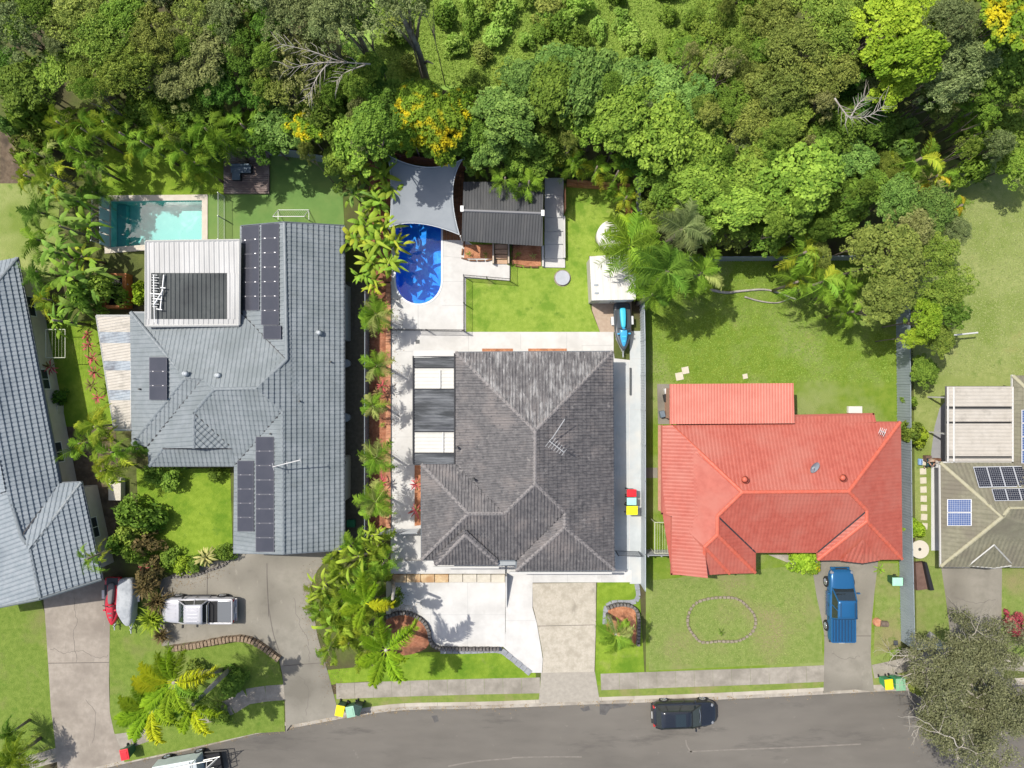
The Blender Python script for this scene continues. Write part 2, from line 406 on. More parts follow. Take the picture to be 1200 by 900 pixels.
# verge strip along the kerb
vp = [p for p in road_edge if P(392, 0).x < p.x < P(1200, 0).x]
band(vp, 0.56, 1.9, -0.05, 0.010).build('verge', M('verge_strip', (0.14, 0.20, 0.035), (0.20, 0.25, 0.05), 2.5, (0.24, 0.22, 0.09), 0.4, rough=0.95, bump=0.8, bs=14, t3=(0.5, 0.65)), kind='structure')
lawn([(70, 130), (0, 150), (0, 215), (50, 215)], dirt, 0.024, 'bare_earth')
lawn([(1010, 190), (1060, 170), (1130, 190), (1120, 215), (1040, 230)], pale, 0.024, 'clearing')
lawn([(72, 500), (135, 500), (140, 560), (140, 600), (120, 680), (100, 660), (70, 560)], dirt, 0.018, 'garden_soil')
lawn([(404, 330), (432, 330), (432, 650), (404, 650)], M('side_gravel', (0.07, 0.065, 0.05), (0.10, 0.095, 0.075), 4, rough=0.95), 0.014, 'side_path')
scrub_m = M('scrub_ground', (0.22, 0.36, 0.06), (0.32, 0.44, 0.10), 1.4, (0.16, 0.29, 0.035), 0.35, rough=0.95, bump=1.0, bs=5)
lawn([(380, -80), (940, -80), (900, 30), (810, 90), (700, 110), (560, 110), (470, 100), (400, 60)], scrub_m, 0.02, 'scrubland')

def colour_patches(m, col, sc, lo, hi, st=(1, 1, 1)):
    """patches of another colour worn, grown or painted into a surface"""
    nt = m.node_tree; b = nt.nodes['Principled BSDF']; old = b.inputs['Base Color'].links[0].from_socket
    geo = nt.nodes.new('ShaderNodeNewGeometry'); mp = nt.nodes.new('ShaderNodeMapping'); mp.inputs['Scale'].default_value = st; mp.inputs['Location'].default_value = (sc * 7.7, lo * 31, 0)
    n = nt.nodes.new('ShaderNodeTexNoise'); n.inputs['Scale'].default_value = sc; n.inputs['Detail'].default_value = 8; n.inputs['Roughness'].default_value = 0.7
    r = nt.nodes.new('ShaderNodeMapRange'); r.inputs[1].default_value = lo; r.inputs[2].default_value = hi
    x = nt.nodes.new('ShaderNodeMix'); x.data_type = 'RGBA'; x.inputs[7].default_value = (*col, 1)
    nt.links.new(geo.outputs['Position'], mp.inputs[0]); nt.links.new(mp.outputs[0], n.inputs['Vector']); nt.links.new(n.outputs['Fac'], r.inputs[0])
    nt.links.new(r.outputs[0], x.inputs['Factor']); nt.links.new(old, x.inputs[6]); nt.links.new(x.outputs[2], b.inputs['Base Color'])
for m_ in (lush, lime, pale, fade, dark, MATS['lawn_red_house']):
    colour_patches(m_, (0.30, 0.28, 0.11), 0.30, 0.60, 0.80); colour_patches(m_, (0.085, 0.165, 0.02), 0.9, 0.58, 0.74); colour_patches(m_, (0.33, 0.31, 0.13), 2.6, 0.66, 0.76)
colour_patches(asph, (0.085, 0.078, 0.07), 0.35, 0.56, 0.72, (0.35, 1.6, 1)); colour_patches(asph, (0.205, 0.19, 0.165), 1.6, 0.64, 0.74)
# footpath built slab by slab
pave = M('footpath_concrete', (0.275, 0.25, 0.21), (0.335, 0.305, 0.26), 3.0, (0.22, 0.20, 0.165), 0.6, rough=0.93, bump=0.25, bs=40)
fp = root('footpath', (0, -22, 0), 'pale concrete footpath of separate slabs running along the street verge', 'footpath'); fp['kind'] = 'structure'; del fp['category']
pv_me = None
def slabs(line, width, step, z=0.03, name='paving_slab', mat=None, parent=None):
    sp_ = smooth_path(PP(line), 5); tot = sum((sp_[i + 1] - sp_[i]).length for i in range(len(sp_) - 1)); step = tot / round(tot / step) * .9995
    L = walk(sp_, step); L.append((sp_[-1], 0)) if (L[-1][0] - sp_[-1]).length > .3 else None
    for i in range(len(L) - 1):
        (p, a), (q, _) = L[i], L[i + 1]
        d = q - p; ang = math.atan2(d.y, d.x); m = (p + q) / 2
        B().box((m.x, m.y, -0.05), (d.length - 0.014, width, 0.05 + z + random.uniform(-0.003, 0.003)), ang).build(name, mat or pave, parent or fp)
slabs([(394, 810), (470, 807), (560, 804.5), (633, 803)], 1.15, 1.38)
slabs([(704, 799), (800, 795.5), (900, 792), (967, 789)], 1.2, 1.38)
slabs([(1023, 787), (1060, 779), (1090, 770), (1112, 764)], 1.0, 1.3)
slabs([(1172, 776), (1230, 782), (1290, 790)], 1.0, 1.3)
slabs([(228, 840), (262, 833), (290, 816), (334, 811)], 1.15, 1.4, mat=M('old_path', (0.26, 0.23, 0.19), (0.34, 0.31, 0.26), 2, rough=0.95, bump=0.6, bs=12))
slabs([(134, 869), (152, 867), (172, 860)], 1.1, 1.2)
slabs([(-20, 905), (35, 893), (82, 880)], 1.0, 1.3)

# driveways
tan = M('driveway_tan', (0.275, 0.24, 0.20), (0.335, 0.295, 0.25), 2.5, (0.225, 0.195, 0.163), 0.35, rough=0.93, bump=0.2, bs=40)
greyc = M('driveway_grey', (0.215, 0.20, 0.165), (0.27, 0.25, 0.21), 1.2, (0.165, 0.152, 0.125), 0.3, rough=0.93, bump=0.2, bs=40)
agg = M('exposed_aggregate', (0.41, 0.37, 0.30), (0.50, 0.455, 0.38), 9, (0.36, 0.325, 0.26), 1.5, rough=0.9, bump=0.4, bs=60)
for m_ in (tan, greyc, agg):
    colour_patches(m_, (0.15, 0.135, 0.115), 0.8, 0.60, 0.82, (1.8, 0.35, 1)); colour_patches(m_, (0.42, 0.385, 0.33), 1.1, 0.62, 0.80, (1.4, 0.5, 1))
def slab(pts, m, z, name='driveway', sm=0):
    p = PP(pts)
    if sm: p = smooth_path(p, sm, True)
    return B().prism(p, -0.05, z).build(name, m, kind='structure')
def kerb_pts(x0, x1, d=0.30):
    return [(p.x, p.y) for p in offset_path(road_edge, d) if P(x0, 0).x < p.x < P(x1, 0).x]
def drive(top, x0, x1, m, z=0.034):
    """driveway slab whose lower edge follows the kerb"""
    kp_ = kerb_pts(x0, x1); pts = [(p.x, p.y) for p in PP(top)] + kp_[::-1]
    return B().prism([Vector((a, b_, 0)) for a, b_ in pts], -0.05, z).build('driveway', m, kind='structure')
drive([(64, 862), (60, 830), (57, 780), (53, 720), (50, 690), (118, 672), (129, 690), (129, 735), (128, 800), (129, 835), (134, 858), (146, 891)], 66, 150, tan)
drive([(335, 857), (334, 819), (331, 790), (327, 771), (300, 752), (275, 745), (225, 752), (190, 757), (186, 740), (190, 700), (186, 680), (215, 668), (262, 655), (272, 640), (404, 640), (384, 654), (372, 668), (363, 690), (372, 745), (385, 790), (398, 840)], 337, 397, greyc)
drive([(631, 826), (633, 805), (634, 788), (697, 787), (700, 805), (703, 823)], 633, 703, M('driveway_cross', (0.30, 0.275, 0.235), (0.36, 0.33, 0.28), 4, rough=0.93, bump=0.2, bs=40))
drive([(965, 812), (966, 745), (962, 722), (957, 700), (950, 655), (1029, 655), (1025, 690), (1021, 730), (1020, 770), (1024, 810)], 967, 1023, greyc)
drive([(1118, 805), (1114, 750), (1108, 700), (1102, 660), (1174, 660), (1173, 740), (1176, 800)], 1119, 1176, greyc)
slab([(624, 683.5), (698.5, 682.5), (698, 735), (696.5, 787), (635.5, 788), (636.5, 770), (634, 755), (629, 728), (624.5, 710)], agg, 0.05)
cb_ = B()   # wandering cracks
for ln in ([(60, 760), (78, 765), (95, 762), (112, 770), (127, 768)], [(88, 700), (90, 730), (86, 742), (90, 776)], [(100, 820), (112, 838), (108, 870)], [(345, 700), (352, 735), (360, 745), (362, 775)], [(350, 790), (362, 810), (358, 838)], [(975, 765), (990, 772), (1008, 768)], [(1120, 700), (1140, 706), (1168, 702)]):
    band([p + Vector((random.gauss(0, .05), random.gauss(0, .05), 0)) for p in smooth_path(PP(ln), 7)], -.012, .012, 0.0, .0385, cb_)
cb_.build('driveway_crack', M('joint_dark', (0.14, 0.125, 0.11), rough=0.95), kind='structure')
# saw cuts and the worn patch edges of the driveways
jb = B()
for a, b_ in (((626.5, 733.5), (697, 732)), ((57, 777), (128, 776)), ((313, 676), (315, 722)), ((333, 780), (384, 776)), ((243, 670), (243, 700)), ((965, 745), (1020, 745))):
    band(PP([a, b_]), -0.02, 0.02, 0.0, 0.054, jb)
jb.build('driveway_joint', M('joint_dark', (0.14, 0.125, 0.11), rough=0.95), kind='structure')
wl_ = band(smooth_path(PP([(313, 660), (314, 700), (320, 740), (329, 768)]), 5), -0.03, 0.03, 0, 0.04); wl_.build('concrete_join', M('joint_dark', (0, 0, 0)), kind='structure')

# white concrete of the middle block
white = M('white_concrete', (0.53, 0.52, 0.50), (0.59, 0.58, 0.56), 1.2, (0.48, 0.47, 0.45), 0.5, rough=0.75, bump=0.08, bs=50)
colour_patches(white, (0.40, 0.385, 0.36), 0.7, 0.60, 0.78); colour_patches(white, (0.45, 0.44, 0.42), 3.2, 0.64, 0.76)
sheet_with_holes('pool_paving', [P(*q) for q in [(458, 232), (548, 232), (548, 283), (578, 303), (598, 312), (598, 329), (546, 326), (546, 389), (719, 389), (719, 412), (720, 420), (738, 422), (738, 668), (719, 668), (458, 668)]], [[p for p in pool2_w]], 0.045, white)
sidec = M('side_concrete', (0.40, 0.43, 0.44), (0.46, 0.49, 0.50), 1.5, (0.50, 0.50, 0.48), 0.4, rough=0.85, bump=0.1)
B().prism(PP([(719, 424), (737.3, 424), (737.3, 672), (719, 672)]), 0, 0.052).build('side_path', sidec, kind='structure')
B().prism(PP([(738, 388), (752, 388), (752, 684), (738, 684)]), 0, 0.05).build('side_path', sidec, kind='structure')
B().prism(PP([(693, 350), (740, 350), (740, 389), (703, 389), (694, 364)]), -0.02, 0.035).build('shed_apron', M('brown_pavers', (0.36, 0.27, 0.20), (0.42, 0.33, 0.25), 4, rough=0.9), kind='structure')
slab([(592.5, 668), (719, 667), (740, 668), (740, 682), (624, 682.5), (624, 712), (629, 730), (633.5, 756), (636, 772), (635, 788), (623, 788), (590, 758), (592.5, 740)], white, 0.055, 'white_driveway')
slab([(458, 681.5), (592, 681.5), (592, 757.5), (513, 757.5), (505, 746), (503, 733), (494, 722), (474, 716), (458, 719)], white, 0.075, 'white_driveway')
slab([(458, 656), (592, 656), (592, 671), (458, 671)], white, 0.30, 'front_landing')
jb = B()
for a, b_ in (((458, 412), (484, 412)), ((549, 391), (549, 412)), ((664, 390), (664, 412)), ((682, 405), (718, 405)), ((682, 405), (682, 412)), ((458, 545), (490, 545)), ((458, 330), (463, 330)), ((518, 330), (546, 330)), ((720, 500), (738, 500)), ((592.5, 727), (629, 727)), ((458, 480), (484, 480)), ((720, 590), (738, 590)), ((458, 270), (463, 270)), ((518, 300), (578, 306)), ((518, 358), (546, 358)), ((490, 357), (490, 389)), ((458, 441), (484, 441)), ((458, 512), (484, 512)), ((458, 578), (486, 578)), ((610, 391), (610, 409)), ((720, 455), (738, 455)), ((720, 545), (738, 545)), ((720, 632), (738, 632)), ((740, 420), (751, 420)), ((740, 480), (751, 480)), ((740, 560), (751, 560)), ((665, 668), (665, 682)), ((625, 668), (625, 682)), ((705, 668), (705, 682))):
    band(PP([a, b_]), -0.012, 0.012, 0.0, 0.057, jb)
j2 = B()
for a, b_ in (((459, 720), (592, 720)), ((505, 682), (505, 757)), ((548, 682), (548, 757))): band(PP([a, b_]), -0.012, 0.012, 0.0, 0.077, j2)
j2.build('paving_joint', M('joint_pale', (0.42, 0.42, 0.41), rough=0.9), kind='structure')
jb.build('paving_joint', M('joint_pale', (0.42, 0.42, 0.41), rough=0.9), kind='structure')
# dark slate borders of the front garden
bord = M('slate_border', (0.22, 0.23, 0.25), (0.30, 0.31, 0.33), 5, rough=0.85, bump=0.3, bs=30)
def border(line, w, z, label, name='garden_border', mat=None, step=0.45, closed=False):
    pts = smooth_path(PP(line), 5, closed)
    if closed: pts.append(pts[0])
    c = sum(pts, Vector((0, 0, 0))) / len(pts); r = root(name, (c.x, c.y, 0), label, 'garden edging')
    L = walk(pts, step)
    for i in range(len(L) - 1):
        (p, a), (q, _) = L[i], L[i + 1]; d = q - p; m = (p + q) / 2
        B().box((m.x, m.y, 0), (d.length * 0.94, w * random.uniform(0.92, 1.05), z + random.uniform(-0.01, 0.01)), math.atan2(d.y, d.x)).build('paver', mat or bord, r)
    return r
border([(516, 762), (550, 762.5), (582, 761), (592, 765), (606, 776), (622, 789)], 0.42, 0.09, 'grey slate paver edging between white driveway and front lawn strip')
border([(746, 684), (746, 704), (718, 706), (710, 712), (708.5, 735)], 0.34, 0.08, 'grey paver edging beside the small terracotta bed right of the driveway')
# pebble-filled beds
terra = M('terracotta_gravel', (0.42, 0.17, 0.08), (0.55, 0.27, 0.15), 9, (0.30, 0.12, 0.06), 1.5, rough=0.95, bump=0.9, bs=30)
terra2 = M('red_mulch', (0.28, 0.10, 0.05), (0.42, 0.19, 0.11), 7, (0.16, 0.07, 0.04), 1.2, rough=0.95, bump=0.9, bs=25)
def bed(pts, m, z=0.06, sm=0):
    p = PP(pts)
    if sm: p = smooth_path(p, sm, True)
    return B().prism(p, -0.05, z).build('garden_bed', m, kind='structure')
bed([(433, 330), (452, 330), (453, 622), (433, 626)], terra2)
bed([(452, 728), (462, 721), (478, 720), (492, 727), (501, 740), (502, 756), (490, 764), (470, 768), (452, 765)], terra2, 0.07, 4)
bed([(712, 712), (726, 708), (742, 710), (745, 725), (744, 755), (730, 748), (711, 738)], terra, 0.07, 3)
bed([(544, 287), (577, 287), (577, 303), (544, 303)], terra, 0.10)
bed([(601, 288), (634, 288), (634, 312), (618, 312), (601, 309)], terra, 0.10)
bed([(486, 545), (494, 545), (494, 615), (486, 616)], terra, 0.08)
bed([(565, 408.5), (601, 408.5), (601, 415), (565, 415)], terra, 0.07)
bed([(619, 408.5), (664, 408.5), (664, 415), (619, 415)], terra, 0.07)
bed([(433, 180), (458, 180), (459, 330), (433, 330)], terra2, 0.05)
# ================================================================= HOUSES
gutw = M('gutter_white', (0.52, 0.515, 0.49), rough=0.4)
gutg = M('gutter_grey', (0.13, 0.15, 0.17), rough=0.4)
render_w = M('wall_cream', (0.55, 0.50, 0.42), (0.6, 0.55, 0.47), 2, rough=0.9)
brick_w = M('wall_brick', (0.33, 0.19, 0.13), (0.42, 0.26, 0.18), 8, rough=0.95)
e = 2.6
# --- dark weathered house in the middle
mt = M('tiles_charcoal', (0.075, 0.072, 0.076), (0.150, 0.142, 0.143), 3.2, (0.20, 0.178, 0.17), 0.5, rough=0.55, bump=0.5, bs=22, t3=(0.5, 0.72), spec=0.5)
nt = mt.node_tree   # pale lichens and worn patches on the old tiles
colour_patches(mt, (0.30, 0.28, 0.27), 1.3, 0.60, 0.74); colour_patches(mt, (0.31, 0.26, 0.21), 2.1, 0.69, 0.75); colour_patches(mt, (0.05, 0.05, 0.055), 4.0, 0.56, 0.66)
# slope facing the back yard: worn coating, with its shine painted as pale streaks
mt2 = mt.copy(); mt2.name = 'tiles_charcoal_worn_shine'; colour_patches(mt2, (0.34, 0.335, 0.33), 1.0, 0.48, 0.66, (3.2, 0.8, 1)); colour_patches(mt2, (0.46, 0.46, 0.455), 2.2, 0.60, 0.68, (3.0, 0.7, 1))
mc = M('ridge_caps_brown', (0.19, 0.178, 0.175), (0.26, 0.24, 0.235), 4, rough=0.8)
Z1, Z2, Z3, Z4 = 4.95, 4.05, 4.05, 3.55
fc = [
 [(534, 544, e), (534, 413, e), (627, 505, Z1), (627, 567, Z1), (591, 602, Z2)],
 [(534, 413, e), (718, 412, e), (627, 505, Z1)],
 [(718, 412, e), (720, 668, e), (662, 618, Z3), (662, 600, Z3), (627, 567, Z1), (627, 505, Z1)],
 [(498, 656, e), (606, 656, e), (662, 600, Z3), (627, 567, Z1), (591, 602, Z2), (549, 602, Z2)],
 [(534, 544, e), (494, 544, e), (549, 602, Z2), (591, 602, Z2)],
 [(494, 544, e), (494, 656, e), (549, 602, Z2)],
 [(606, 656, e), (605, 669, e), (662, 618, Z3), (662, 600, Z3)],
 [(605, 669, e), (720, 668, e), (662, 618, Z3)],
]
hc = house('tiled_house', 'large dark charcoal tiled house with worn hip roof, surrounded by white concrete paths', fc,
  [((534, 413, e), (627, 505, Z1)), ((718, 412, e), (627, 505, Z1)), ((627, 505, Z1), (627, 567, Z1)), ((627, 567, Z1), (591, 602, Z2)), ((627, 567, Z1), (662, 600, Z3)),
   ((549, 602, Z2), (591, 602, Z2)), ((494, 544, e), (549, 602, Z2)), ((494, 656, e), (549, 602, Z2)), ((662, 600, Z3), (662, 618, Z3)), ((605, 669, e), (662, 618, Z3)), ((720, 668, e), (662, 618, Z3))],
  [((534, 544, e), (591, 602, Z2)), ((606, 656, e), (662, 600, Z3))],
  [[(534, 544), (534, 413), (718, 412), (720, 668), (605, 669), (605, 657), (494, 656), (494, 544), (534, 544)]],
  [(534, 544), (534, 413), (718, 412), (720, 668), (605, 669), (605, 657), (494, 656), (494, 544)], mt, mc, render_w, gutg, amp=0.055, step=0.055, tw=0.225, th=0.32)
ro = next(c for c in hc.children if c.name.startswith('roof'))
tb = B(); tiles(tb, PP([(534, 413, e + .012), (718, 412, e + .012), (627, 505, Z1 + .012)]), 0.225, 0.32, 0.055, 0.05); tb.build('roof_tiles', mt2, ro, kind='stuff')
# little hipped bay over the front windows
tb = B(); q = 0.16
for f in ([(510, 662, 2.45 + q), (582, 662, 2.45 + q), (545, 628, 3.55 + q)], [(507, 655, 2.6 + q), (510, 662, 2.45 + q), (545, 628, 3.55 + q), (545, 620, 3.6 + q)], [(582, 662, 2.45 + q), (584, 656, 2.6 + q), (545, 620, 3.6 + q), (545, 628, 3.55 + q)]):
    tiles(tb, PP(f), 0.225, 0.32, 0.05, 0.05)
tb.build('bay_roof', mt, ro, kind='stuff')
caps(B(), [(P(510, 662, 2.62), P(545, 627, 3.73)), (P(583, 661, 2.62), P(545, 627, 3.73))], 0.14).build('ridge_cap', mc, ro, kind='stuff')
B().prism(PP([(582, 655), (604, 655), (604, 662), (582, 663)], 2.5), 2.44, 2.5, True).build('porch_awning', M('awning_grey', (0.30, 0.32, 0.33), rough=0.5), hc)
gb = B(); gb.box(P(657, 671, 2.5), (7.1, 0.14, 0.12)); gb.box(P(546, 664.5, 2.36), (4.6, 0.14, 0.12)); gb.build('front_gutter', gutw, hc)

def antenna(par, base, top, arms, label=None, r=0.025, boom=None):
    """roof aerial: mast, boom, crossbars"""
    m = M('aerial_metal', (0.55, 0.55, 0.55), rough=0.35, metal=0.4)
    a = B(); a.tube([base, top], r + 0.01); o = a.build('antenna', m, par)
    if label: o['label'] = label
    b0, b1 = boom; d = (b1 - b0); dn = d.normalized(); side = dn.cross(Vector((0, 0, 1))).normalized()
    bb = B(); bb.tube([b0, b1], r); n = len(arms)
    for i, L in enumerate(arms):
        p = b0 + d * (i / (n - 1)); bb.tube([p - side * L / 2, p + side * L / 2], r * 0.6, 5)
    bb.build('antenna_boom', m, o); return o
t = P(644, 517, 5.9); antenna(hc, P(645, 517, 4.55), t, [.9, .8, .7, .65, .6, .55, .5], None, 0.03, (t, P(661, 530, 5.8)))
next(c for c in hc.children if c.name == 'antenna')
B().tube([P(647, 514, 5.0), P(662, 491, 5.6)], 0.035).build('mast_stay', M('aerial_metal', (0, 0, 0)), hc)
b_ = B(); b_.cyl(P(555, 561, 3.3), 0.09, 0.5, 10); b_.build('vent_pipe', M('pipe_dark', (0.06, 0.06, 0.06), rough=0.5), hc)
b_ = B(); b_.cyl(P(536, 524, 2.7), 0.09, 0.5, 10); b_.build('vent_pipe', M('pipe_dark', (0.06, 0.06, 0.06)), hc)

# --- long blue-grey house
mg = M('tiles_bluegrey', (0.185, 0.212, 0.225), (0.225, 0.25, 0.265), 2.2, (0.165, 0.19, 0.20), 0.5, rough=0.62, bump=0.15, bs=20, spec=0.3)
colour_patches(mg, (0.15, 0.17, 0.175), 1.1, 0.55, 0.75); colour_patches(mg, (0.27, 0.29, 0.30), 2.4, 0.64, 0.76)
mgc = M('caps_bluegrey', (0.17, 0.195, 0.21), (0.21, 0.235, 0.25), 3, rough=0.45)
K, A, Bq, C, D = (333, 4.35), (217, 443, 4.2), (238, 444, 4.25), (251, 456, 4.7), (302, 455, 4.85)
fg = [
 [(155, 520, e), (153, 366, e), A],
 [(153, 366, e), (282, 366, e), (336, 421, 4.35), D, C, Bq, A],
 [(403, 265, e), (403, 644, e), (332, 649, 4.35), (331, 482, 4.35), D, (336, 421, 4.35), (333, 261, 4.35)],
 [(282, 366, e), (282, 266, e), (333, 261, 4.35), (336, 421, 4.35)],
 [(274, 648, e), (275, 546, e), (331, 482, 4.35), (332, 649, 4.35)],
 [(155, 520, e), (173, 523, e), Bq, A],
 [(175, 546, e), (173, 523, e), Bq, C, (227, 484, 3.95), (227, 525, 3.95), (191, 525, 3.05)],
 [(175, 546, e), (275, 546, e), (272, 525, 3.1), (191, 525, 3.05)],
 [(275, 546, e), (272, 525, 3.1), (227, 484, 3.95), C, D, (331, 482, 4.35)],
 [(272, 525, 3.12), (227, 484, 3.95), (227, 525, 3.95)],
]
# eave edge first for the facets whose first edge is not level
fg[8] = [(272, 546, e), (275, 546, e), (331, 482, 4.35), D, C, (227, 484, 3.95), (272, 525, 3.1)]
hg = house('tiled_house', 'long blue-grey tiled house with black solar panels beside a pale patio cover', fg,
  [((153, 366, e), A), ((155, 520, e), A), (A, Bq), (Bq, C), (C, D), (D, (336, 421, 4.35)), (D, (331, 482, 4.35)), ((333, 261, 4.35), (336, 421, 4.35)), ((331, 482, 4.35), (332, 649, 4.35)),
   ((175, 546, e), (191, 525, 3.05)), ((227, 484, 3.95), (227, 525, 3.95)), (C, (227, 484, 3.95))],
  [((282, 366, e), (336, 421, 4.35)), ((275, 546, e), (331, 482, 4.35)), ((173, 523, e), Bq), ((227, 484, 3.95), (272, 525, 3.1)), ((191, 525.5, 3.1), (272, 525.5, 3.1))],
  [[(155, 520), (153, 366), (282, 366), (282, 266)], [(403, 265), (403, 644)], [(274, 648), (275, 546), (175, 546), (174, 523), (155, 521)]],
  [(155, 520), (153, 366), (282, 366), (282, 266), (403, 265), (403, 644), (274, 648), (275, 546), (175, 546), (174, 521)], mg, mgc, render_w, gutg, th=0.36, amp=0.03, step=0.07)
gb = B()   # gable fascias and the small gable face
for a, b_ in (((282, 265, e), (333, 260.5, 4.35)), ((333, 260.5, 4.35), (403, 264.5, e)), ((274, 648.5, e), (332, 650, 4.35)), ((332, 650, 4.35), (403, 645, e))):
    p, q = P(*a), P(*b_); gb.add([p + Vector((0, 0, -0.22)), q + Vector((0, 0, -0.22)), q + Vector((0, 0, 0.03)), p + Vector((0, 0, 0.03)), p + Vector((0, 0.06, -0.22)), q + Vector((0, 0.06, -0.22)), q + Vector((0, 0.06, 0.03)), p + Vector((0, 0.06, 0.03))], [(0, 1, 2, 3), (7, 6, 5, 4), (3, 2, 6, 7), (0, 4, 5, 1)])
gb.build('barge_board', gutg, hg)
# upper walls of the two gable ends, under the rafters
gw = B()
for ys, xs in ((-0.55, ((282, 266), (333, 261), (403, 265))), (0.5, ((274, 648), (332, 649), (403, 644)))):
    a, m_, c_ = P(*xs[0], e), P(*xs[1], 4.35), P(*xs[2], e); yy = a.y + ys
    v = [(a.x + .5, yy, 2.4), (c_.x - .5, yy, 2.4), (c_.x - .5, yy, 2.62), (m_.x, yy, 4.2), (a.x + .5, yy, 2.62)]
    gw.add(v + [(p[0], p[1] - 0.1, p[2]) for p in v], [(0, 1, 2, 3, 4), (9, 8, 7, 6, 5)])
gw.build('gable_wall', render_w, hg)
pm = M('solar_cells', (0.042, 0.044, 0.058), (0.052, 0.053, 0.068), 0.8, rough=0.3, spec=0.5)
pf = M('solar_frame', (0.10, 0.10, 0.12), rough=0.4)
clampm = M('clamp', (0.25, 0.25, 0.27), rough=0.35, metal=0.5)
def solar(par, c00, c10, c11, c01, ncol, nrow, cells=(6, 10), cm=None, fm=None, line=None, lift=0.13, clamps=True):
    """panels on a roof plane given its four corners (px, py, h); each panel its own object"""
    q = [P(*c) for c in (c00, c10, c11, c01)]
    n = (q[1] - q[0]).cross(q[3] - q[0]).normalized()
    if n.z < 0: n = -n
    def at(u, v): return (q[0] * (1 - u) * (1 - v) + q[1] * u * (1 - v) + q[2] * u * v + q[3] * (1 - u) * v)
    for i in range(ncol):
        for j in range(nrow):
            g = 0.012
            u0, u1, v0, v1 = (i + g) / ncol, (i + 1 - g) / ncol, (j + g) / nrow, (j + 1 - g) / nrow
            pts = [at(u0, v0), at(u1, v0), at(u1, v1), at(u0, v1)]
            lo = [p + n * (lift - 0.04) for p in pts]; hi = [p + n * lift for p in pts]
            f = B().add(hi + lo, [(0, 1, 2, 3) if (hi[1] - hi[0]).cross(hi[2] - hi[0]).z > 0 else (3, 2, 1, 0)] + [(k, 4 + k, 4 + (k + 1) % 4, (k + 1) % 4) for k in range(4)]).build('solar_panel', fm or pf, par)
            m = 0.035; cb = B(); nx, ny = cells; gg = 0.035 if line else 0.0
            c = sum(pts, Vector((0, 0, 0))) / 4
            def loc(a, b__):
                u = u0 + (u1 - u0) * (m + (1 - 2 * m) * a); v = v0 + (v1 - v0) * (m + (1 - 2 * m) * b__); return at(u, v) + n * (lift + 0.004)
            for a in range(nx):
                for b__ in range(ny):
                    w = [loc((a + gg) / nx, (b__ + gg) / ny), loc((a + 1 - gg) / nx, (b__ + gg) / ny), loc((a + 1 - gg) / nx, (b__ + 1 - gg) / ny), loc((a + gg) / nx, (b__ + 1 - gg) / ny)]
                    cb.add(w, [(0, 1, 2, 3) if (w[1] - w[0]).cross(w[2] - w[0]).z > 0 else (3, 2, 1, 0)])
            cb.build('cells', cm or pm, f)
            if clamps and j:
                kb = B()
                for uu in (0.22, 0.78):
                    kb.box(at((i + uu) / ncol, j / nrow) + n * lift, (0.10, 0.045, 0.02))
                kb.build('clamp', clampm, f)
pl = (2, 3)
def hW(x, x0=282, x1=333, z0=2.6, z1=4.35): return z0 + (x - x0) / (x1 - x0) * (z1 - z0)
def hS(x): return hW(x, 273, 331.5)
solar(hg, (284.5, 266, hW(284.5)), (305.5, 263.5, hW(305.5)), (305.5, 364, hW(305.5)), (284.5, 364, hW(284.5)), 1, 6, (1, 1))
solar(hg, (307.5, 263, hW(307.5)), (328.5, 262, hW(328.5)), (328.5, 381, hW(328.5)), (307.5, 381, hW(307.5)), 1, 7, (1, 1))
solar(hg, (310, 381.5, hW(310)), (331, 381.5, hW(331)), (331, 397.5, hW(331)), (310, 397.5, hW(310)), 1, 1, (1, 1))
solar(hg, (279.5, 539.5, hS(279.5)), (299, 539.5, hS(299)), (299, 622.5, hS(299)), (279.5, 622.5, hS(279.5)), 1, 5, (1, 1))
solar(hg, (301, 511.5, hS(301)), (322.5, 511.5, hS(322.5)), (323, 646.5, hS(322.5)), (301, 646.5, hS(301)), 1, 8, (1, 1))
solar(hg, (176.5, 418.5, 3.25), (197.5, 418.5, 3.85), (197.5, 468.5, 3.85), (176.5, 468.5, 3.25), 1, 3, (1, 1))
ventm = M('vent_grey', (0.42, 0.45, 0.47), rough=0.4)
for x, y, z in ((218, 438, 4.3), (256, 440, 4.3), (374, 390, 3.35)):
    b_ = B(); b_.cyl(P(x, y, z - 0.1), 0.16, 0.28, 14); b_.cyl(P(x, y, z + 0.18), 0.2, 0.16, 14, 0.09); b_.build('roof_vent', ventm, hg, True)
for x, y, z in ((352, 470, 3.9), (388, 424, 3.0), (165, 456, 2.95), (318, 508, 3.9), (159, 514, 2.8)):
    B().cyl(P(x, y, z - 0.05), 0.06, 0.3, 8).build('vent_pipe', M('pipe_dark', (0, 0, 0)), hg)
t = P(320, 547, 5.4); antenna(hg, P(321, 546, 3.9), t, [.5, .35, .3], None, 0.035, (t, P(352, 539, 5.5)))
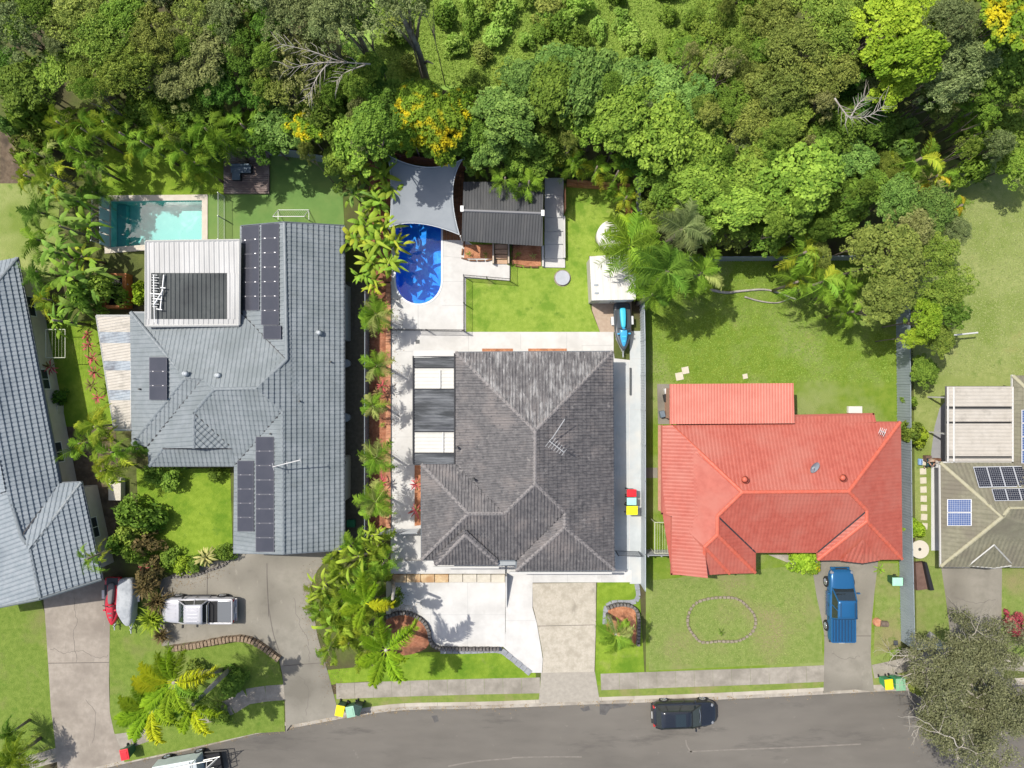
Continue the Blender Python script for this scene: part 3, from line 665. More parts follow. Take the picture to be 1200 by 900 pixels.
# pale raised patio cover with a darker inset of clear sheeting
r = root('patio_cover', P(225, 333), 'raised pale steel patio cover with a dark ribbed inset beside the teal pool', 'patio cover')
cw = M('sheet_offwhite', (0.40, 0.40, 0.395), (0.45, 0.45, 0.445), 1.2, (0.34, 0.34, 0.335), 0.4, rough=0.5, stretch=(1, 0.3, 1))
dk = M('sheet_dark', (0.06, 0.068, 0.068), (0.085, 0.093, 0.093), 2, (0.045, 0.05, 0.052), 0.5, rough=0.65, spec=0.2)
z0, z1 = 3.35, 3.25
def quad(pts, z): return PP(pts, z)
for pts, z, m_, nm in (([(172, 284), (281, 282), (280, 320), (172, 320)], z0, cw, 'roof_sheet'), ([(177, 320), (266, 320), (266, 374), (177, 374)], z0 - 0.03, dk, 'clear_sheet'),
                   ([(172, 320), (177, 320), (177, 374), (172, 374)], z0 + .003, cw, 'roof_edge'), ([(266, 320), (280, 320), (280, 374), (266, 374)], z0 + .003, cw, 'roof_sheet'), ([(171, 374), (280, 374), (279, 380), (171, 381)], z0 + .003, cw, 'roof_edge')):
    b_ = B(); w = quad(pts, z); ribbed(w, 0.34 if m_ is cw else 0.30, 0.03 if m_ is cw else 0.05, b_); b_.prism([(p.x, p.y) for p in w], z - 0.06, z - 0.01, True); b_.build(nm, m_, r)
fb = B()
for a, c_ in (((171, 283), (281, 281.5)), ((281, 281.5), (280, 381)), ((280, 381), (171, 382)), ((171, 382), (171, 283))):
    p, q = P(*a, z0), P(*c_, z0); fb.tube([p, q], 0.09, 4)
fb.build('frame', gutw, r)
for x, y in ((173, 286), (279, 284), (173, 378), (278, 378)):
    p = P(x, y, z0); B().box((p.x, p.y, 0), (0.1, 0.1, z0 - 0.05)).build('post', gutw, r)
# lost television aerial lying on it
an = root('fallen_antenna', P(185, 342, 3.45), 'white television aerial lying flat on the ribbed dark part of the patio cover', 'antenna')
am = M('aerial_white', (0.75, 0.75, 0.73), rough=0.35)
b_ = B(); b_.tube([P(192, 322, 3.5), P(188, 362, 3.5)], 0.045); b_.build('mast', am, an)
b_ = B(); b_.tube([P(180, 322, 3.6), P(181, 378, 3.6)], 0.035)
for k in range(13): b_.tube([P(178.5 - (k % 3) * 0.6, 322 + k * 3.1, 3.6), P(184.5 + (k % 2) * 2, 322.5 + k * 3.1, 3.6)], 0.022, 4)
b_.build('boom', am, an)
b_ = B()
for a, c_ in (((176, 344), (190, 345)), ((180, 350), (190, 351)), ((188, 337), (194, 337.5)), ((183, 362), (190, 363)), ((180, 358), (191, 340))): b_.tube([P(*a, 3.62), P(*c_, 3.62)], 0.045, 5)
b_.build('reflector', am, an)
# cream side awning with clear strips
r = root('side_awning', P(135, 437), 'cream sheet awning with three clear grey strips along the house side above the red cordylines', 'awning')
cream = M('sheet_cream', (0.42, 0.385, 0.33), (0.47, 0.435, 0.38), 2, (0.30, 0.275, 0.235), 0.9, rough=0.55, t3=(0.55, 0.75))
clear = M('sheet_clear_grey', (0.27, 0.31, 0.35), (0.36, 0.40, 0.43), 3, (0.15, 0.16, 0.18), 0.8, rough=0.25)
def lx(y): return 113 + (y - 371) / (503 - 371) * 21
for y0, y1, m_, nm in ((371, 389, cream, 'roof_sheet'), (389, 402, clear, 'clear_strip'), (402, 423, cream, 'roof_sheet'), (423, 434, clear, 'clear_strip'), (434, 457, cream, 'roof_sheet'), (457, 469, clear, 'clear_strip'), (469, 504, cream, 'roof_sheet')):
    w = PP([(lx(y0), y0, 2.4), (lx(y1), y1, 2.4), (153.5, y1, 2.55), (153.5, y0, 2.55)])
    b_ = B(); tiles(b_, w, 0.2, None, 0.022); b_.build(nm, m_, r)
fb = B()
for a, c_ in (((113, 370, 2.4), (154, 370, 2.55)), ((154, 370, 2.56), (154, 504, 2.56)), ((134, 504, 2.4), (154, 504, 2.55)), ((113, 370, 2.38), (134, 504, 2.38))): fb.tube([P(*a), P(*c_)], 0.07, 4)
fb.build('frame', gutw, r)
for x, y in ((115, 373), (124, 440), (135, 501)):
    p = P(x, y, 2.35); B().box((p.x, p.y, 0), (0.08, 0.08, 2.33)).build('post', gutw, r)

# --- blue-grey house cut by the left edge
R1, R2, R3, R4 = (9, 575, 4.35), (25, 629, 4.35), (35, 644, 4.4), (47, 700, 4.4)
AP = (-32, 365, 4.35)
fl = [
 [(20, 302, e), (71, 566, e), R2, R1, AP],
 [(-84, 322, e), (20, 302, e), AP],
 [(71, 566, e), (95, 565, e), R3, R2],
 [(95, 565, e), (119, 677, e), R4, R3],
 [(-70, 600, e), (-30, 716, e), R4, R3, R2, R1],
 [(-84, 322, e), (-70, 600, e), R1, AP],
]
hl = house('tiled_house', 'blue-grey tiled house cut by the left edge beside the tan driveway and the banana plants', fl,
  [((20, 302, e), AP), (AP, R1), (R1, R2), (R2, R3), (R3, R4), ((95, 565, e), R3)], [((71, 566, e), R2), (R1, (-30, 600, 3.5))],
  [[(20, 302), (71, 566), (95, 565), (119, 677)]],
  [(-84, 322), (20, 302), (71, 566), (95, 565), (119, 677), (-25, 712)], M('tiles_paleblue', (0.215, 0.25, 0.275), (0.27, 0.30, 0.325), 2.0, (0.185, 0.215, 0.24), 0.4, rough=0.62, bump=0.15, bs=20, spec=0.3), mgc, render_w, gutg, th=0.36, amp=0.035, step=0.07)
gb = B(); p, q = P(119, 679, e), P(47, 702, 4.4); gb.tube([p, q], 0.09, 4); gb.tube([q, P(-30, 717, e)], 0.09, 4); gb.build('barge_board', mgc, hl)

# --- red house
rd = M('tiles_red', (0.36, 0.078, 0.052), (0.42, 0.105, 0.072), 2.5, (0.41, 0.125, 0.09), 0.35, rough=0.5, bump=0.1, bs=20, spec=0.5)
colour_patches(rd, (0.43, 0.15, 0.105), 0.5, 0.60, 0.9); colour_patches(rd, (0.27, 0.07, 0.045), 3.2, 0.64, 0.76)
rdc = M('caps_red', (0.52, 0.11, 0.065), (0.56, 0.14, 0.09), 3, rough=0.5)
ZR = 4.55
W1, W2, W3 = (870, 577, ZR), (995, 576, ZR), (1016, 598, 3.95)
fr_ = [
 [(776, 602, e), (776, 499, e), (786, 498, e), W1, (841, 605, 3.85), (841, 627, 3.85), (826, 641, 3.5), (826, 674, e), (787, 673, e), (787, 605, e)],
 [(786, 498, e), (1055, 495, e), W2, W1],
 [(932, 487, 2.52), (1024, 485, 2.52), (1027, 495, 2.6), (931, 498, 2.62)],
 [(1055, 495, e), (1057, 655, e), (1016, 611, 3.9), W3, W2],
 [(885, 647, e), (958, 647, e), W3, W2, W1, (841, 605, 3.85)],
 [(958, 647, e), (959, 656, e), (1016, 611, 3.9), W3],
 [(959, 656, e), (1057, 655, e), (1016, 611, 3.9)],
 [(885, 671, e), (885, 647, e), (841, 605, 3.85), (841, 627, 3.85)],
 [(855, 672, e), (885, 671, e), (841, 627, 3.85), (826, 641, 3.5)],
 [(826, 674, e), (855, 672, e), (826, 641, 3.5)],
]
hr = house('tiled_house', 'bright red tiled house with a flat annex, right of the white side path', fr_,
  [((786, 498, e), W1), (W1, W2), (W2, (1055, 495, e)), (W2, W3), (W3, (1016, 611, 3.9)), ((1016, 611, 3.9), (959, 656, e)), ((1016, 611, 3.9), (1057, 655, e)), (W1, (841, 605, 3.85)), ((841, 605, 3.85), (841, 627, 3.85)), ((841, 627, 3.85), (885, 671, e)), ((841, 627, 3.85), (826, 641, 3.5)), ((826, 641, 3.5), (826, 674, e)), ((826, 641, 3.5), (855, 672, e))],
  [((885, 647, e), (841, 605, 3.85)), ((958, 647, e), W3)],
  [[(787, 673), (787, 605), (776, 602), (776, 499)], [(931, 487), (1024, 485), (1026, 495), (1055, 495), (1057, 655), (959, 656), (958, 647), (885, 647), (885, 671), (787, 673)]],
  [(787, 673), (776, 602), (776, 499), (1055, 495), (1057, 655), (959, 656), (958, 647), (885, 647), (885, 671)], rd, rdc, brick_w, M('gutter_red', (0.35, 0.10, 0.07), rough=0.5), amp=0.008, step=0.03, th=0.33, tw=0.25)
ro = next(c for c in hr.children if c.name.startswith('roof'))
tb = B()
for f in ([(984, 657, 2.75), (1011, 660, 2.75), (1011, 632, 3.6)], [(1011, 660, 2.75), (1031, 656.5, 2.75), (1011, 632, 3.6)]): tiles(tb, PP(f), 0.3, 0.34, 0.028, 0.025)
tb.build('gablet_roof', rd, ro, kind='stuff')
an_m = M('sheet_salmon', (0.54, 0.17, 0.125), (0.58, 0.20, 0.15), 1, (0.50, 0.15, 0.11), 0.3, rough=0.45)
b_ = B(); w = PP([(785, 450), (930, 449), (931, 496), (785, 497)], 2.95); ribbed(w, 0.2, 0.02, b_); b_.prism([(p.x, p.y) for p in w], 2.8, 2.94, True); b_.build('annex_roof', an_m, hr)
iw = inset([Vector((p.x, p.y, 0)) for p in w], 0.3); B().prism([(p.x, p.y) for p in iw], 0, 2.8).build('annex_wall', brick_w, hr)
# satellite dish, whirly vents, aerial on the red roof
c = P(955, 548, 4.4); b_ = B()
rot = Matrix.Rotation(R(32), 3, 'X') @ Matrix.Rotation(R(18), 3, 'Y'); vs = [c + rot @ Vector((0, 0, -0.10))]; fs = []
for ring, (rr_, zz) in enumerate(((0.22, -0.07), (0.42, 0.0))):
    vs += [c + rot @ Vector((rr_ * 0.85 * math.cos(2 * math.pi * k / 20), rr_ * 1.05 * math.sin(2 * math.pi * k / 20), zz)) for k in range(20)]
fs += [(0, 1 + k, 1 + (k + 1) % 20) for k in range(20)] + [(1 + k, 21 + k, 21 + (k + 1) % 20, 1 + (k + 1) % 20) for k in range(20)]
b_.add(vs, fs); dsh = b_.build('satellite_dish', M('dish_grey', (0.27, 0.31, 0.34), (0.33, 0.36, 0.39), 3, rough=0.5), hr, True)
b_ = B(); b_.tube([P(950, 550, 3.9), P(951, 549, 4.3), c], 0.035); b_.tube([c + rot @ Vector((0, -0.42, 0)), c + Vector((-0.25, 0.1, 0.45))], 0.02); b_.build('dish_arm', ventm, dsh)
for x, y, z in ((988, 560, 4.3), (873, 562, 4.35)):
    b_ = B(); b_.cyl(P(x, y, z - 0.15), 0.17, 0.22, 16); b_.cyl(P(x, y, z + 0.07), 0.24, 0.16, 16); b_.cyl(P(x, y, z + 0.23), 0.24, 0.1, 16, 0.08); b_.build('roof_vent', rdc, hr, True)
t = P(1037, 507, 3.9); antenna(hr, P(1036, 506, 2.8), t, [.55, .45, .5, .4], None, 0.03, (t, P(1031, 504.5, 3.9)))

# --- khaki house at the right edge
kh = M('tiles_khaki', (0.165, 0.158, 0.108), (0.21, 0.20, 0.142), 3, (0.155, 0.14, 0.105), 0.5, rough=0.75, bump=0.3, bs=22)
khc = M('caps_sand', (0.33, 0.31, 0.20), (0.37, 0.35, 0.25), 3, rough=0.8)
T1, T2, T3, T4 = (1175, 606, 4.6), (1183, 596, 4.55), (1290, 596, 4.55), (1240, 480, 4.2)
fk = [
 [(1103, 664, e), (1102, 542, e), T1],
 [(1102, 542, e), (1187, 542, e), (1240, 586, 4.4), T3, T2, T1],
 [(1187, 542, e), (1187, 440, e), (1240, 490, 4.4), (1240, 586, 4.4)],
 [(1187, 440, e), (1293, 440, e), (1240, 490, 4.4)],
 [(1293, 440, e), (1293, 542, e), (1240, 586, 4.4), (1240, 490, 4.4)],
 [(1293, 542, e), (1360, 542, e), T3, (1240, 586, 4.4)],
 [(1103, 664, e), (1360, 664, e), T3, T2, T1],
]
hk = house('tiled_house', 'khaki green tiled house with blue and black solar panels at the right edge', fk,
  [((1103, 664, e), T1), ((1102, 542, e), T1), (T1, T2), (T2, T3), ((1187, 440, e), (1240, 490, 4.4)), ((1240, 490, 4.4), (1240, 586, 4.4))], [((1187, 542, e), (1240, 586, 4.4))],
  [[(1103, 664), (1102, 542), (1187, 542), (1187, 440)], [(1103, 664), (1136, 664)], [(1185, 664), (1360, 664)]],
  [(1103, 664), (1102, 542), (1187, 542), (1187, 440), (1293, 440), (1293, 542), (1360, 542), (1360, 664)], kh, khc, render_w, gutw, amp=0.02, step=0.03, th=0.30, overhang=1.75)
ro = next(c for c in hk.children if c.name.startswith('roof'))
tb = B()
for f in ([(1136, 664, 2.7), (1165, 666, 2.7), (1165, 639, 3.75)], [(1165, 666, 2.7), (1185, 662, 2.7), (1165, 639, 3.75)]): tiles(tb, PP(f), 0.3, 0.3, 0.02, 0.022)
tb.build('gablet_roof', kh, ro, kind='stuff')
gb = B()
for a, c_ in (((1136, 662, 2.76), (1165, 638.5, 3.82)), ((1165, 638.5, 3.82), (1185, 660, 2.76)), ((1136, 663, 2.72), (1165, 665.5, 2.72)), ((1165, 665.5, 2.72), (1185, 663, 2.72))): gb.tube([P(*a), P(*c_)], 0.055, 4)
gb.build('barge_board', gutw, hk)
bc = M('cells_black', (0.012, 0.013, 0.022), rough=0.25, spec=0.6); blc = M('cells_blue', (0.035, 0.075, 0.20), (0.05, 0.10, 0.25), 2, rough=0.25, spec=0.6)
sf = M('solar_frame_silver', (0.55, 0.56, 0.58), rough=0.35, metal=0.2)
def zn(y): return 2.72 + (y - 542) / 57 * 2.0
solar(hk, (1139, 547.5, zn(545)), (1232, 546, zn(545)), (1240, 571, zn(567)), (1146, 572.5, zn(567)), 6, 1, (6, 10), bc, sf, True, clamps=False)
solar(hk, (1160.5, 573.5, zn(569)), (1240, 572, zn(569)), (1244, 587, zn(582)), (1164.5, 588, zn(582)), 5, 1, (6, 6), bc, sf, True, clamps=False)
def zw(x): return 2.6 + (x - 1102) / 73 * 1.9
solar(hk, (1109.5, 584.5, zw(1109.5)), (1139, 584.5, zw(1139)), (1139, 616, zw(1139)), (1109.5, 616, zw(1109.5)), 1, 2, (10, 6), blc, sf, True, clamps=False)
solar(hk, (1197, 480, 3.0), (1225, 480, 3.9), (1225, 543, 3.9), (1197, 543, 3.0), 1, 4, (8, 5), blc, sf, True, clamps=False)
r = root('carport', P(1148, 497), 'flat cream sheet carport roof with three dark slots beside the khaki tiled house', 'carport')
for y0, y1 in ((453, 476.3), (479.7, 494), (496.5, 534.5), (537.5, 541)):
    w = PP([(1110, y0, 2.72), (1110, y1, 2.72), (1187.5, y1, 2.75), (1187.5, y0, 2.75)])
    b_ = B(); tiles(b_, w, 0.25, None, 0.018); b_.prism([(p.x, p.y) for p in w], 2.64, 2.69, True); b_.build('roof_sheet', cream, r)
fb = B()
for x in (1111, 1118, 1187): p, q = P(x, 453.5, 2.74), P(x, 541, 2.74); fb.tube([p, q], 0.07, 4)
fb.build('beam', gutw, r)
B().prism(PP([(1110, 452.5), (1187, 452.5), (1187, 541), (1110, 541)], 2.6), 2.35, 2.40, True).build('ceiling_sheet', M('sheet_shadow_grey', (0.12, 0.12, 0.12), rough=0.6), r)
for x, y in ((1114, 466), (1114, 509)):
    p = P(x, y, 2.6); B().box((p.x, p.y, 0), (0.1, 0.1, 2.6)).build('post', gutw, r)
# --- pergola on the west side of the middle house
r = root('pergola', P(509, 480), 'flat pergola of dark and cream ribbed sheets beside the charcoal tiled house', 'pergola')
dpc = M('polycarbonate_dark', (0.07, 0.075, 0.085), (0.17, 0.18, 0.19), 1.5, (0.045, 0.05, 0.055), 0.9, rough=0.3, stretch=(0.4, 2.5, 1), t3=(0.45, 0.6))
ivory = M('sheet_ivory', (0.52, 0.505, 0.46), (0.57, 0.555, 0.51), 1, rough=0.55)
for y0, y1, m_, nm in ((418, 431, dpc, 'dark_sheet'), (431.3, 455.7, ivory, 'cream_sheet'), (456, 505.5, dpc, 'dark_sheet'), (506, 530.7, ivory, 'cream_sheet'), (531, 543.5, dpc, 'dark_sheet')):
    w = PP([(485, y0, 2.5), (485, y1, 2.5), (532.5, y1, 2.58), (532.5, y0, 2.58)])
    b_ = B(); tiles(b_, w, 0.19 if m_ is dpc else 0.26, None, 0.045 if m_ is dpc else 0.02); b_.prism([(p.x, p.y) for p in w], 2.40, 2.46, True); b_.build(nm, m_, r)
fb = B()
for a, c_ in (((484.5, 417, 2.55), (484.5, 544, 2.55)), ((533, 414, 2.62), (533, 544, 2.62))): fb.tube([P(*a), P(*c_)], 0.07, 4)
for y in (418, 431, 456, 506, 531, 544): fb.tube([P(485, y, 2.56), P(532, y, 2.63)], 0.035, 4)
fb.build('beam', M('beam_dark', (0.05, 0.05, 0.055), rough=0.5), r)
wb = B()
for a, c_ in (((516, 434, 2.6), (516, 455, 2.6)), ((519.5, 506.5, 2.6), (519.5, 530, 2.6))): wb.tube([P(*a), P(*c_)], 0.06, 4)
wb.build('cap_strip', M('cap_strip', (0.6, 0.59, 0.55), rough=0.4), r)
B().box(P(509, 415, 2.5), (2.9, 0.5, 0.08)).build('end_beam', gutw, r)
for x, y in ((486, 420), (486, 480), (486, 541)):
    p = P(x, y, 2.5); B().box((p.x, p.y, 0), (0.09, 0.09, 2.42)).build('post', M('beam_dark', (0, 0, 0)), r)

# --- black-roofed pool hut behind the pool
r = root('pool_hut', P(590, 248), 'black sheet-roofed timber hut between the blue pool and the concrete steps', 'hut')
bk = M('sheet_black', (0.05, 0.052, 0.055), (0.07, 0.072, 0.075), 1.5, (0.085, 0.085, 0.085), 0.7, rough=0.5, stretch=(1, 0.25, 1), t3=(0.5, 0.7))
colour_patches(bk, (0.5, 0.5, 0.5), 2.2, 0.70, 0.74)
rf = B().prism(PP([(543, 213), (637, 214), (636, 288), (541, 282)], 2.6), 2.42, 2.46, True).build('roof', bk, r)
b_ = B()
for f in ([(637, 213.5, 2.52), (543, 213, 2.52), (542, 247, 2.98), (636, 250.5, 2.98)], [(541, 282.5, 2.52), (636, 288.5, 2.52), (636, 250.5, 2.98), (542, 247, 2.98)]):
    ribbed(PP(f), 0.2, 0.025, b_)
b_.build('roof_sheet', bk, rf)
b_ = B(); b_.tube([P(541, 246.5, 3.0), P(636, 250, 3.0)], 0.1, 6); b_.build('ridge_strip', M('ridge_light', (0.20, 0.20, 0.21), rough=0.5), rf)
wm = M('aerial_white', (0, 0, 0))
for x, y in ((541.5, 245), (636, 250)): B().box(P(x, y, 2.95), (0.22, 0.4, 0.14)).build('ridge_end', wm, rf)
iw = inset([Vector((p.x, p.y, 0)) for p in PP([(543, 213), (637, 214), (636, 286), (543, 280)], 2.5)], 0.35)
timber = M('timber_brown', (0.17, 0.08, 0.04), (0.25, 0.125, 0.06), 3, (0.12, 0.055, 0.03), 1, rough=0.8, stretch=(1, 6, 1))
B().prism([(p.x, p.y) for p in iw], 0, 2.4).build('wall', timber, r)
def windowed(par, p, w, ang=0):
    f = B().box((p[0], p[1], .3), (w, 0.08, 1.8), ang).build('window', gutw, par); B().box((p[0], p[1] - 0.03, .4), (w - 0.2, 0.08, 1.6), ang).build('pane', M('window_glass', (0, 0, 0)), f)
windowed(r, (iw[2].x - 1.4, iw[2].y, 0.6), 1.4)
# timber side deck strip left of the hut
r = root('timber_deck', P(541, 230), 'narrow brown plank deck between the shade sail and the black hut', 'deck')
for k in range(6): B().prism(PP([(519 + k * 4.2, 190 + k), (522.9 + k * 4.2, 190 + k), (523.2 + k * 4.2, 281.5), (519.3 + k * 4.2, 281.5)]), 0, 0.12 + 0.008 * (k % 2)).build('plank', timber, r)
# concrete steps at the east side of the hut
r = root('garden_steps', P(649, 265), 'concrete garden steps descending beside the black hut to a white slab', 'steps')
stm = M('step_concrete', (0.45, 0.45, 0.44), (0.50, 0.50, 0.49), 2, rough=0.85, bump=0.1)
for (y0, y1), z in zip(((212, 232), (232, 257), (257, 272.5), (272.5, 287), (287, 303.5)), (0.72, 0.60, 0.48, 0.36, 0.24)):
    B().prism(PP([(638, y0), (659.5, y0), (659.5, y1), (638, y1)]), 0, z).build('step', stm, r)
B().prism(PP([(636, 303.5), (662, 303.5), (662, 314), (636, 313.5)]), 0, 0.12).build('landing', white, r)
B().prism(PP([(659.6, 255), (661.6, 255), (662, 303.4), (659.6, 303.4)]), 0, 0.5).build('side_wall', white, r)
B().prism(PP([(634.6, 289), (637, 289), (637, 313), (635, 313)]), 0, 0.35).build('side_wall', white, r)
# white shed
r = root('garden_shed', P(717, 325), 'white flat-roofed metal shed next to the blue jet ski', 'shed')
wh = M('shed_white', (0.60, 0.58, 0.54), (0.65, 0.63, 0.59), 1.5, rough=0.6)
w = PP([(691, 300.5), (745, 297), (745, 351), (693.5, 352)], 2.4); b_ = B(); tiles(b_, [Vector((p.x, p.y, 2.4)) for p in w], 0.5, None, 0.012); b_.prism([(p.x, p.y) for p in w], 2.28, 2.37, True); b_.build('roof', wh, r)
iw = inset([Vector((p.x, p.y, 0)) for p in w], 0.04); B().prism([(p.x, p.y) for p in iw], 0, 2.28).build('wall', M('shed_beige', (0.46, 0.43, 0.38), (0.5, 0.47, 0.42), 2, rough=0.7), r)
for k in range(2):
    d = B().box((iw[2].x - 0.95 - k * 1.0, iw[2].y - 0.02, 0.05), (0.95, 0.05, 2.0)).build('door', wh, r); B().box((iw[2].x - 1.35 - k * 0.2, iw[2].y - 0.06, 1.0), (0.04, 0.06, 0.2)).build('handle', M('pipe_dark', (0, 0, 0)), d)
for x, y in ((698.5, 334), (699, 343.5)): B().box(P(x, y, 2.41), (0.28, 0.12, 0.04)).build('roof_bracket', M('dish_grey', (0, 0, 0)), r)
# ================================================================= POOLS, SAIL, FENCES, WALLS
def watermat(name, tint, rough=0.03, bump=0.25, bs=2.5, refl=0.12):
    m = bpy.data.materials.new(name); m.use_nodes = True; nt = m.node_tree; out = nt.nodes['Material Output']
    t = nt.nodes.new('ShaderNodeBsdfTransparent'); t.inputs[0].default_value = (*tint, 1)
    g = nt.nodes.new('ShaderNodeBsdfGlossy'); g.inputs['Roughness'].default_value = rough
    geo = nt.nodes.new('ShaderNodeNewGeometry'); n = nt.nodes.new('ShaderNodeTexNoise'); n.inputs['Scale'].default_value = bs; n.inputs['Detail'].default_value = 3
    b = nt.nodes.new('ShaderNodeBump'); b.inputs['Strength'].default_value = bump; b.inputs['Distance'].default_value = 0.1
    f = nt.nodes.new('ShaderNodeFresnel'); f.inputs[0].default_value = 1.33
    a = nt.nodes.new('ShaderNodeMath'); a.operation = 'MULTIPLY_ADD'; a.inputs[1].default_value = 1.0; a.inputs[2].default_value = refl * 0.3
    s = nt.nodes.new('ShaderNodeMixShader'); L = nt.links.new
    L(geo.outputs['Position'], n.inputs['Vector']); L(n.outputs['Fac'], b.inputs['Height']); L(b.outputs[0], g.inputs['Normal']); L(b.outputs[0], f.inputs['Normal'])
    L(f.outputs[0], a.inputs[0]); L(a.outputs[0], s.inputs[0]); L(t.outputs[0], s.inputs[1]); L(g.outputs[0], s.inputs[2]); L(s.outputs[0], out.inputs[0]); MATS[name] = m; return m
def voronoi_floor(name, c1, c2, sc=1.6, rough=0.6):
    """mottled pool interior: caustic light painted as pale flecks on a darker finish"""
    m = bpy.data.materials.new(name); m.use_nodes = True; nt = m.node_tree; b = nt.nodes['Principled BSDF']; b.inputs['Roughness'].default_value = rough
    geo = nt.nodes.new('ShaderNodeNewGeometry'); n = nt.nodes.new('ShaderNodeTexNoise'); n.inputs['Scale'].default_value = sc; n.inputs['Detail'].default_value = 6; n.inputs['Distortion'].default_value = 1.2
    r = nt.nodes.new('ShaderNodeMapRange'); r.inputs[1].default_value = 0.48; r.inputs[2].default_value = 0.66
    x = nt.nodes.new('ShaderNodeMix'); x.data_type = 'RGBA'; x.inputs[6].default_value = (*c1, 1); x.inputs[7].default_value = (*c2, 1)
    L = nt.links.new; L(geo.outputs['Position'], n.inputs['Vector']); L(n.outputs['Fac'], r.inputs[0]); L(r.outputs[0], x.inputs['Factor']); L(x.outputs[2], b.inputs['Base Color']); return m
def pool(label, pts, depth, floor_m, water_m, cop_m, cop_w, z_w=-0.12):
    c = sum(pts, Vector((0, 0, 0))) / len(pts); r = root('swimming_pool', (c.x, c.y, 0), label, 'swimming pool')
    n = len(pts); a = sum(pts[i].x * pts[(i + 1) % n].y - pts[(i + 1) % n].x * pts[i].y for i in range(n))
    if a < 0: pts = pts[::-1]
    b = B(); b.add([(p.x, p.y, 0.03) for p in pts] + [(p.x, p.y, -depth) for p in pts], [(i, n + i, n + (i + 1) % n, (i + 1) % n) for i in range(n)] + [tuple(range(n, 2 * n))]); b.build('basin', floor_m, r)
    B().add([(p.x, p.y, z_w) for p in pts], [tuple(range(n))]).build('water', water_m, r)
    o = inset(pts, -cop_w); b = B()
    for i in range(n): b.prism([pts[i], pts[(i + 1) % n], o[(i + 1) % n], o[i]], -0.02, 0.075)
    b.build('coping', cop_m, r); return r
sandst = M('coping_sand', (0.52, 0.46, 0.38), (0.58, 0.53, 0.45), 3, rough=0.85)
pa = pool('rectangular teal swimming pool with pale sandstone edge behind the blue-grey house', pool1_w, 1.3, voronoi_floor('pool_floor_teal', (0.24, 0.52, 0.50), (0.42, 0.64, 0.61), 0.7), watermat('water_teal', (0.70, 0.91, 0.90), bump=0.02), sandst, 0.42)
B().prism(PP([(130.5, 236.6), (141, 236.6), (141, 289), (130.5, 289.5)]), -1.25, -0.75).build('pool_step', M('pool_teal_dark', (0.10, 0.34, 0.36), rough=0.5), pa)
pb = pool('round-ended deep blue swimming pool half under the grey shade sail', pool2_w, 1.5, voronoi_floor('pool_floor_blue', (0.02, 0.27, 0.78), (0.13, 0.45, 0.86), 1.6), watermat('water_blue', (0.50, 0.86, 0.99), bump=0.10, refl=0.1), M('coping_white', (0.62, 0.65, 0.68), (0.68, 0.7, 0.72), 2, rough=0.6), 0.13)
# glass panel screen beside the teal pool
r = root('glass_screen', P(122, 260), 'row of tall pale glass panels standing at the left end of the teal pool', 'glass screen')
gm = M('frosted_glass', (0.42, 0.50, 0.52), (0.48, 0.56, 0.58), 1, rough=0.25, spec=0.6)
for k in range(4):
    y0, y1 = 231.5 + k * 14.6, 231.5 + (k + 1) * 14.6 - 0.8
    a, b_ = P(128.6, y0 + 2), P(128.6, y1 + 1); B().prism([Vector((a.x, a.y, 0)), Vector((a.x + .03, a.y, 0)), Vector((b_.x + .03, b_.y, 0)), Vector((b_.x, b_.y, 0))], 0.05, 1.25).build('panel', gm, r)
B().prism(PP([(116, 230), (128.2, 233), (128.2, 290), (117, 286)]), 0, 0.06).build('base_slab', M('slab_pale_grey', (0.40, 0.43, 0.43), rough=0.8), r)
# shade sail with curved edges
r = root('shade_sail', P(498, 224), 'light grey four-cornered shade sail stretched over the top end of the blue pool', 'shade sail')
sm = M('sail_fabric', (0.23, 0.255, 0.28), (0.26, 0.285, 0.31), 0.8, rough=0.75)
c4 = [P(454.7, 182, 2.8), P(542, 186.5, 3.0), P(538.3, 275, 2.4), P(456.5, 266, 2.5)]
mids = [P(500, 196, 2.6), P(530.5, 224, 2.5), P(492, 262, 2.3), P(458.5, 224, 2.5)]
def bez(a, m, b__, t): c = m * 2 - (a + b__) / 2; return a * (1 - t) ** 2 + c * 2 * t * (1 - t) + b__ * t * t
N = 24; v = []
for j in range(N + 1):
    for i in range(N + 1):
        s_, t_ = i / N, j / N
        top, bot = bez(c4[0], mids[0], c4[1], s_), bez(c4[3], mids[2], c4[2], s_); lf, rt = bez(c4[0], mids[3], c4[3], t_), bez(c4[1], mids[1], c4[2], t_)
        bil = c4[0] * (1 - s_) * (1 - t_) + c4[1] * s_ * (1 - t_) + c4[2] * s_ * t_ + c4[3] * (1 - s_) * t_
        v.append(top * (1 - t_) + bot * t_ + lf * (1 - s_) + rt * s_ - bil)
f = [(j * (N + 1) + i, (j + 1) * (N + 1) + i, (j + 1) * (N + 1) + i + 1, j * (N + 1) + i + 1) for j in range(N) for i in range(N)]
s_o = B().add(v, f).build('fabric', sm, r, True); sd = s_o.modifiers.new('t', 'SOLIDIFY'); sd.thickness = 0.012
eb = B()
for a, m_, b_ in ((c4[0], mids[0], c4[1]), (c4[1], mids[1], c4[2]), (c4[2], mids[2], c4[3]), (c4[3], mids[3], c4[0])): eb.tube([bez(a, m_, b_, k / 12) for k in range(13)], 0.03, 5)
eb.build('hem', M('hem_light', (0.5, 0.53, 0.56), rough=0.6), r)
for c in c4:
    d = (c - Vector((P(498, 224).x, P(498, 224).y, c.z))).normalized() * 0.12; pst = B().tube([(c.x + d.x, c.y + d.y, 0), (c.x + d.x, c.y + d.y, c.z + 0.05)], 0.05, 8).build('post', M('post_white', (0.6, 0.6, 0.6), rough=0.4), r)

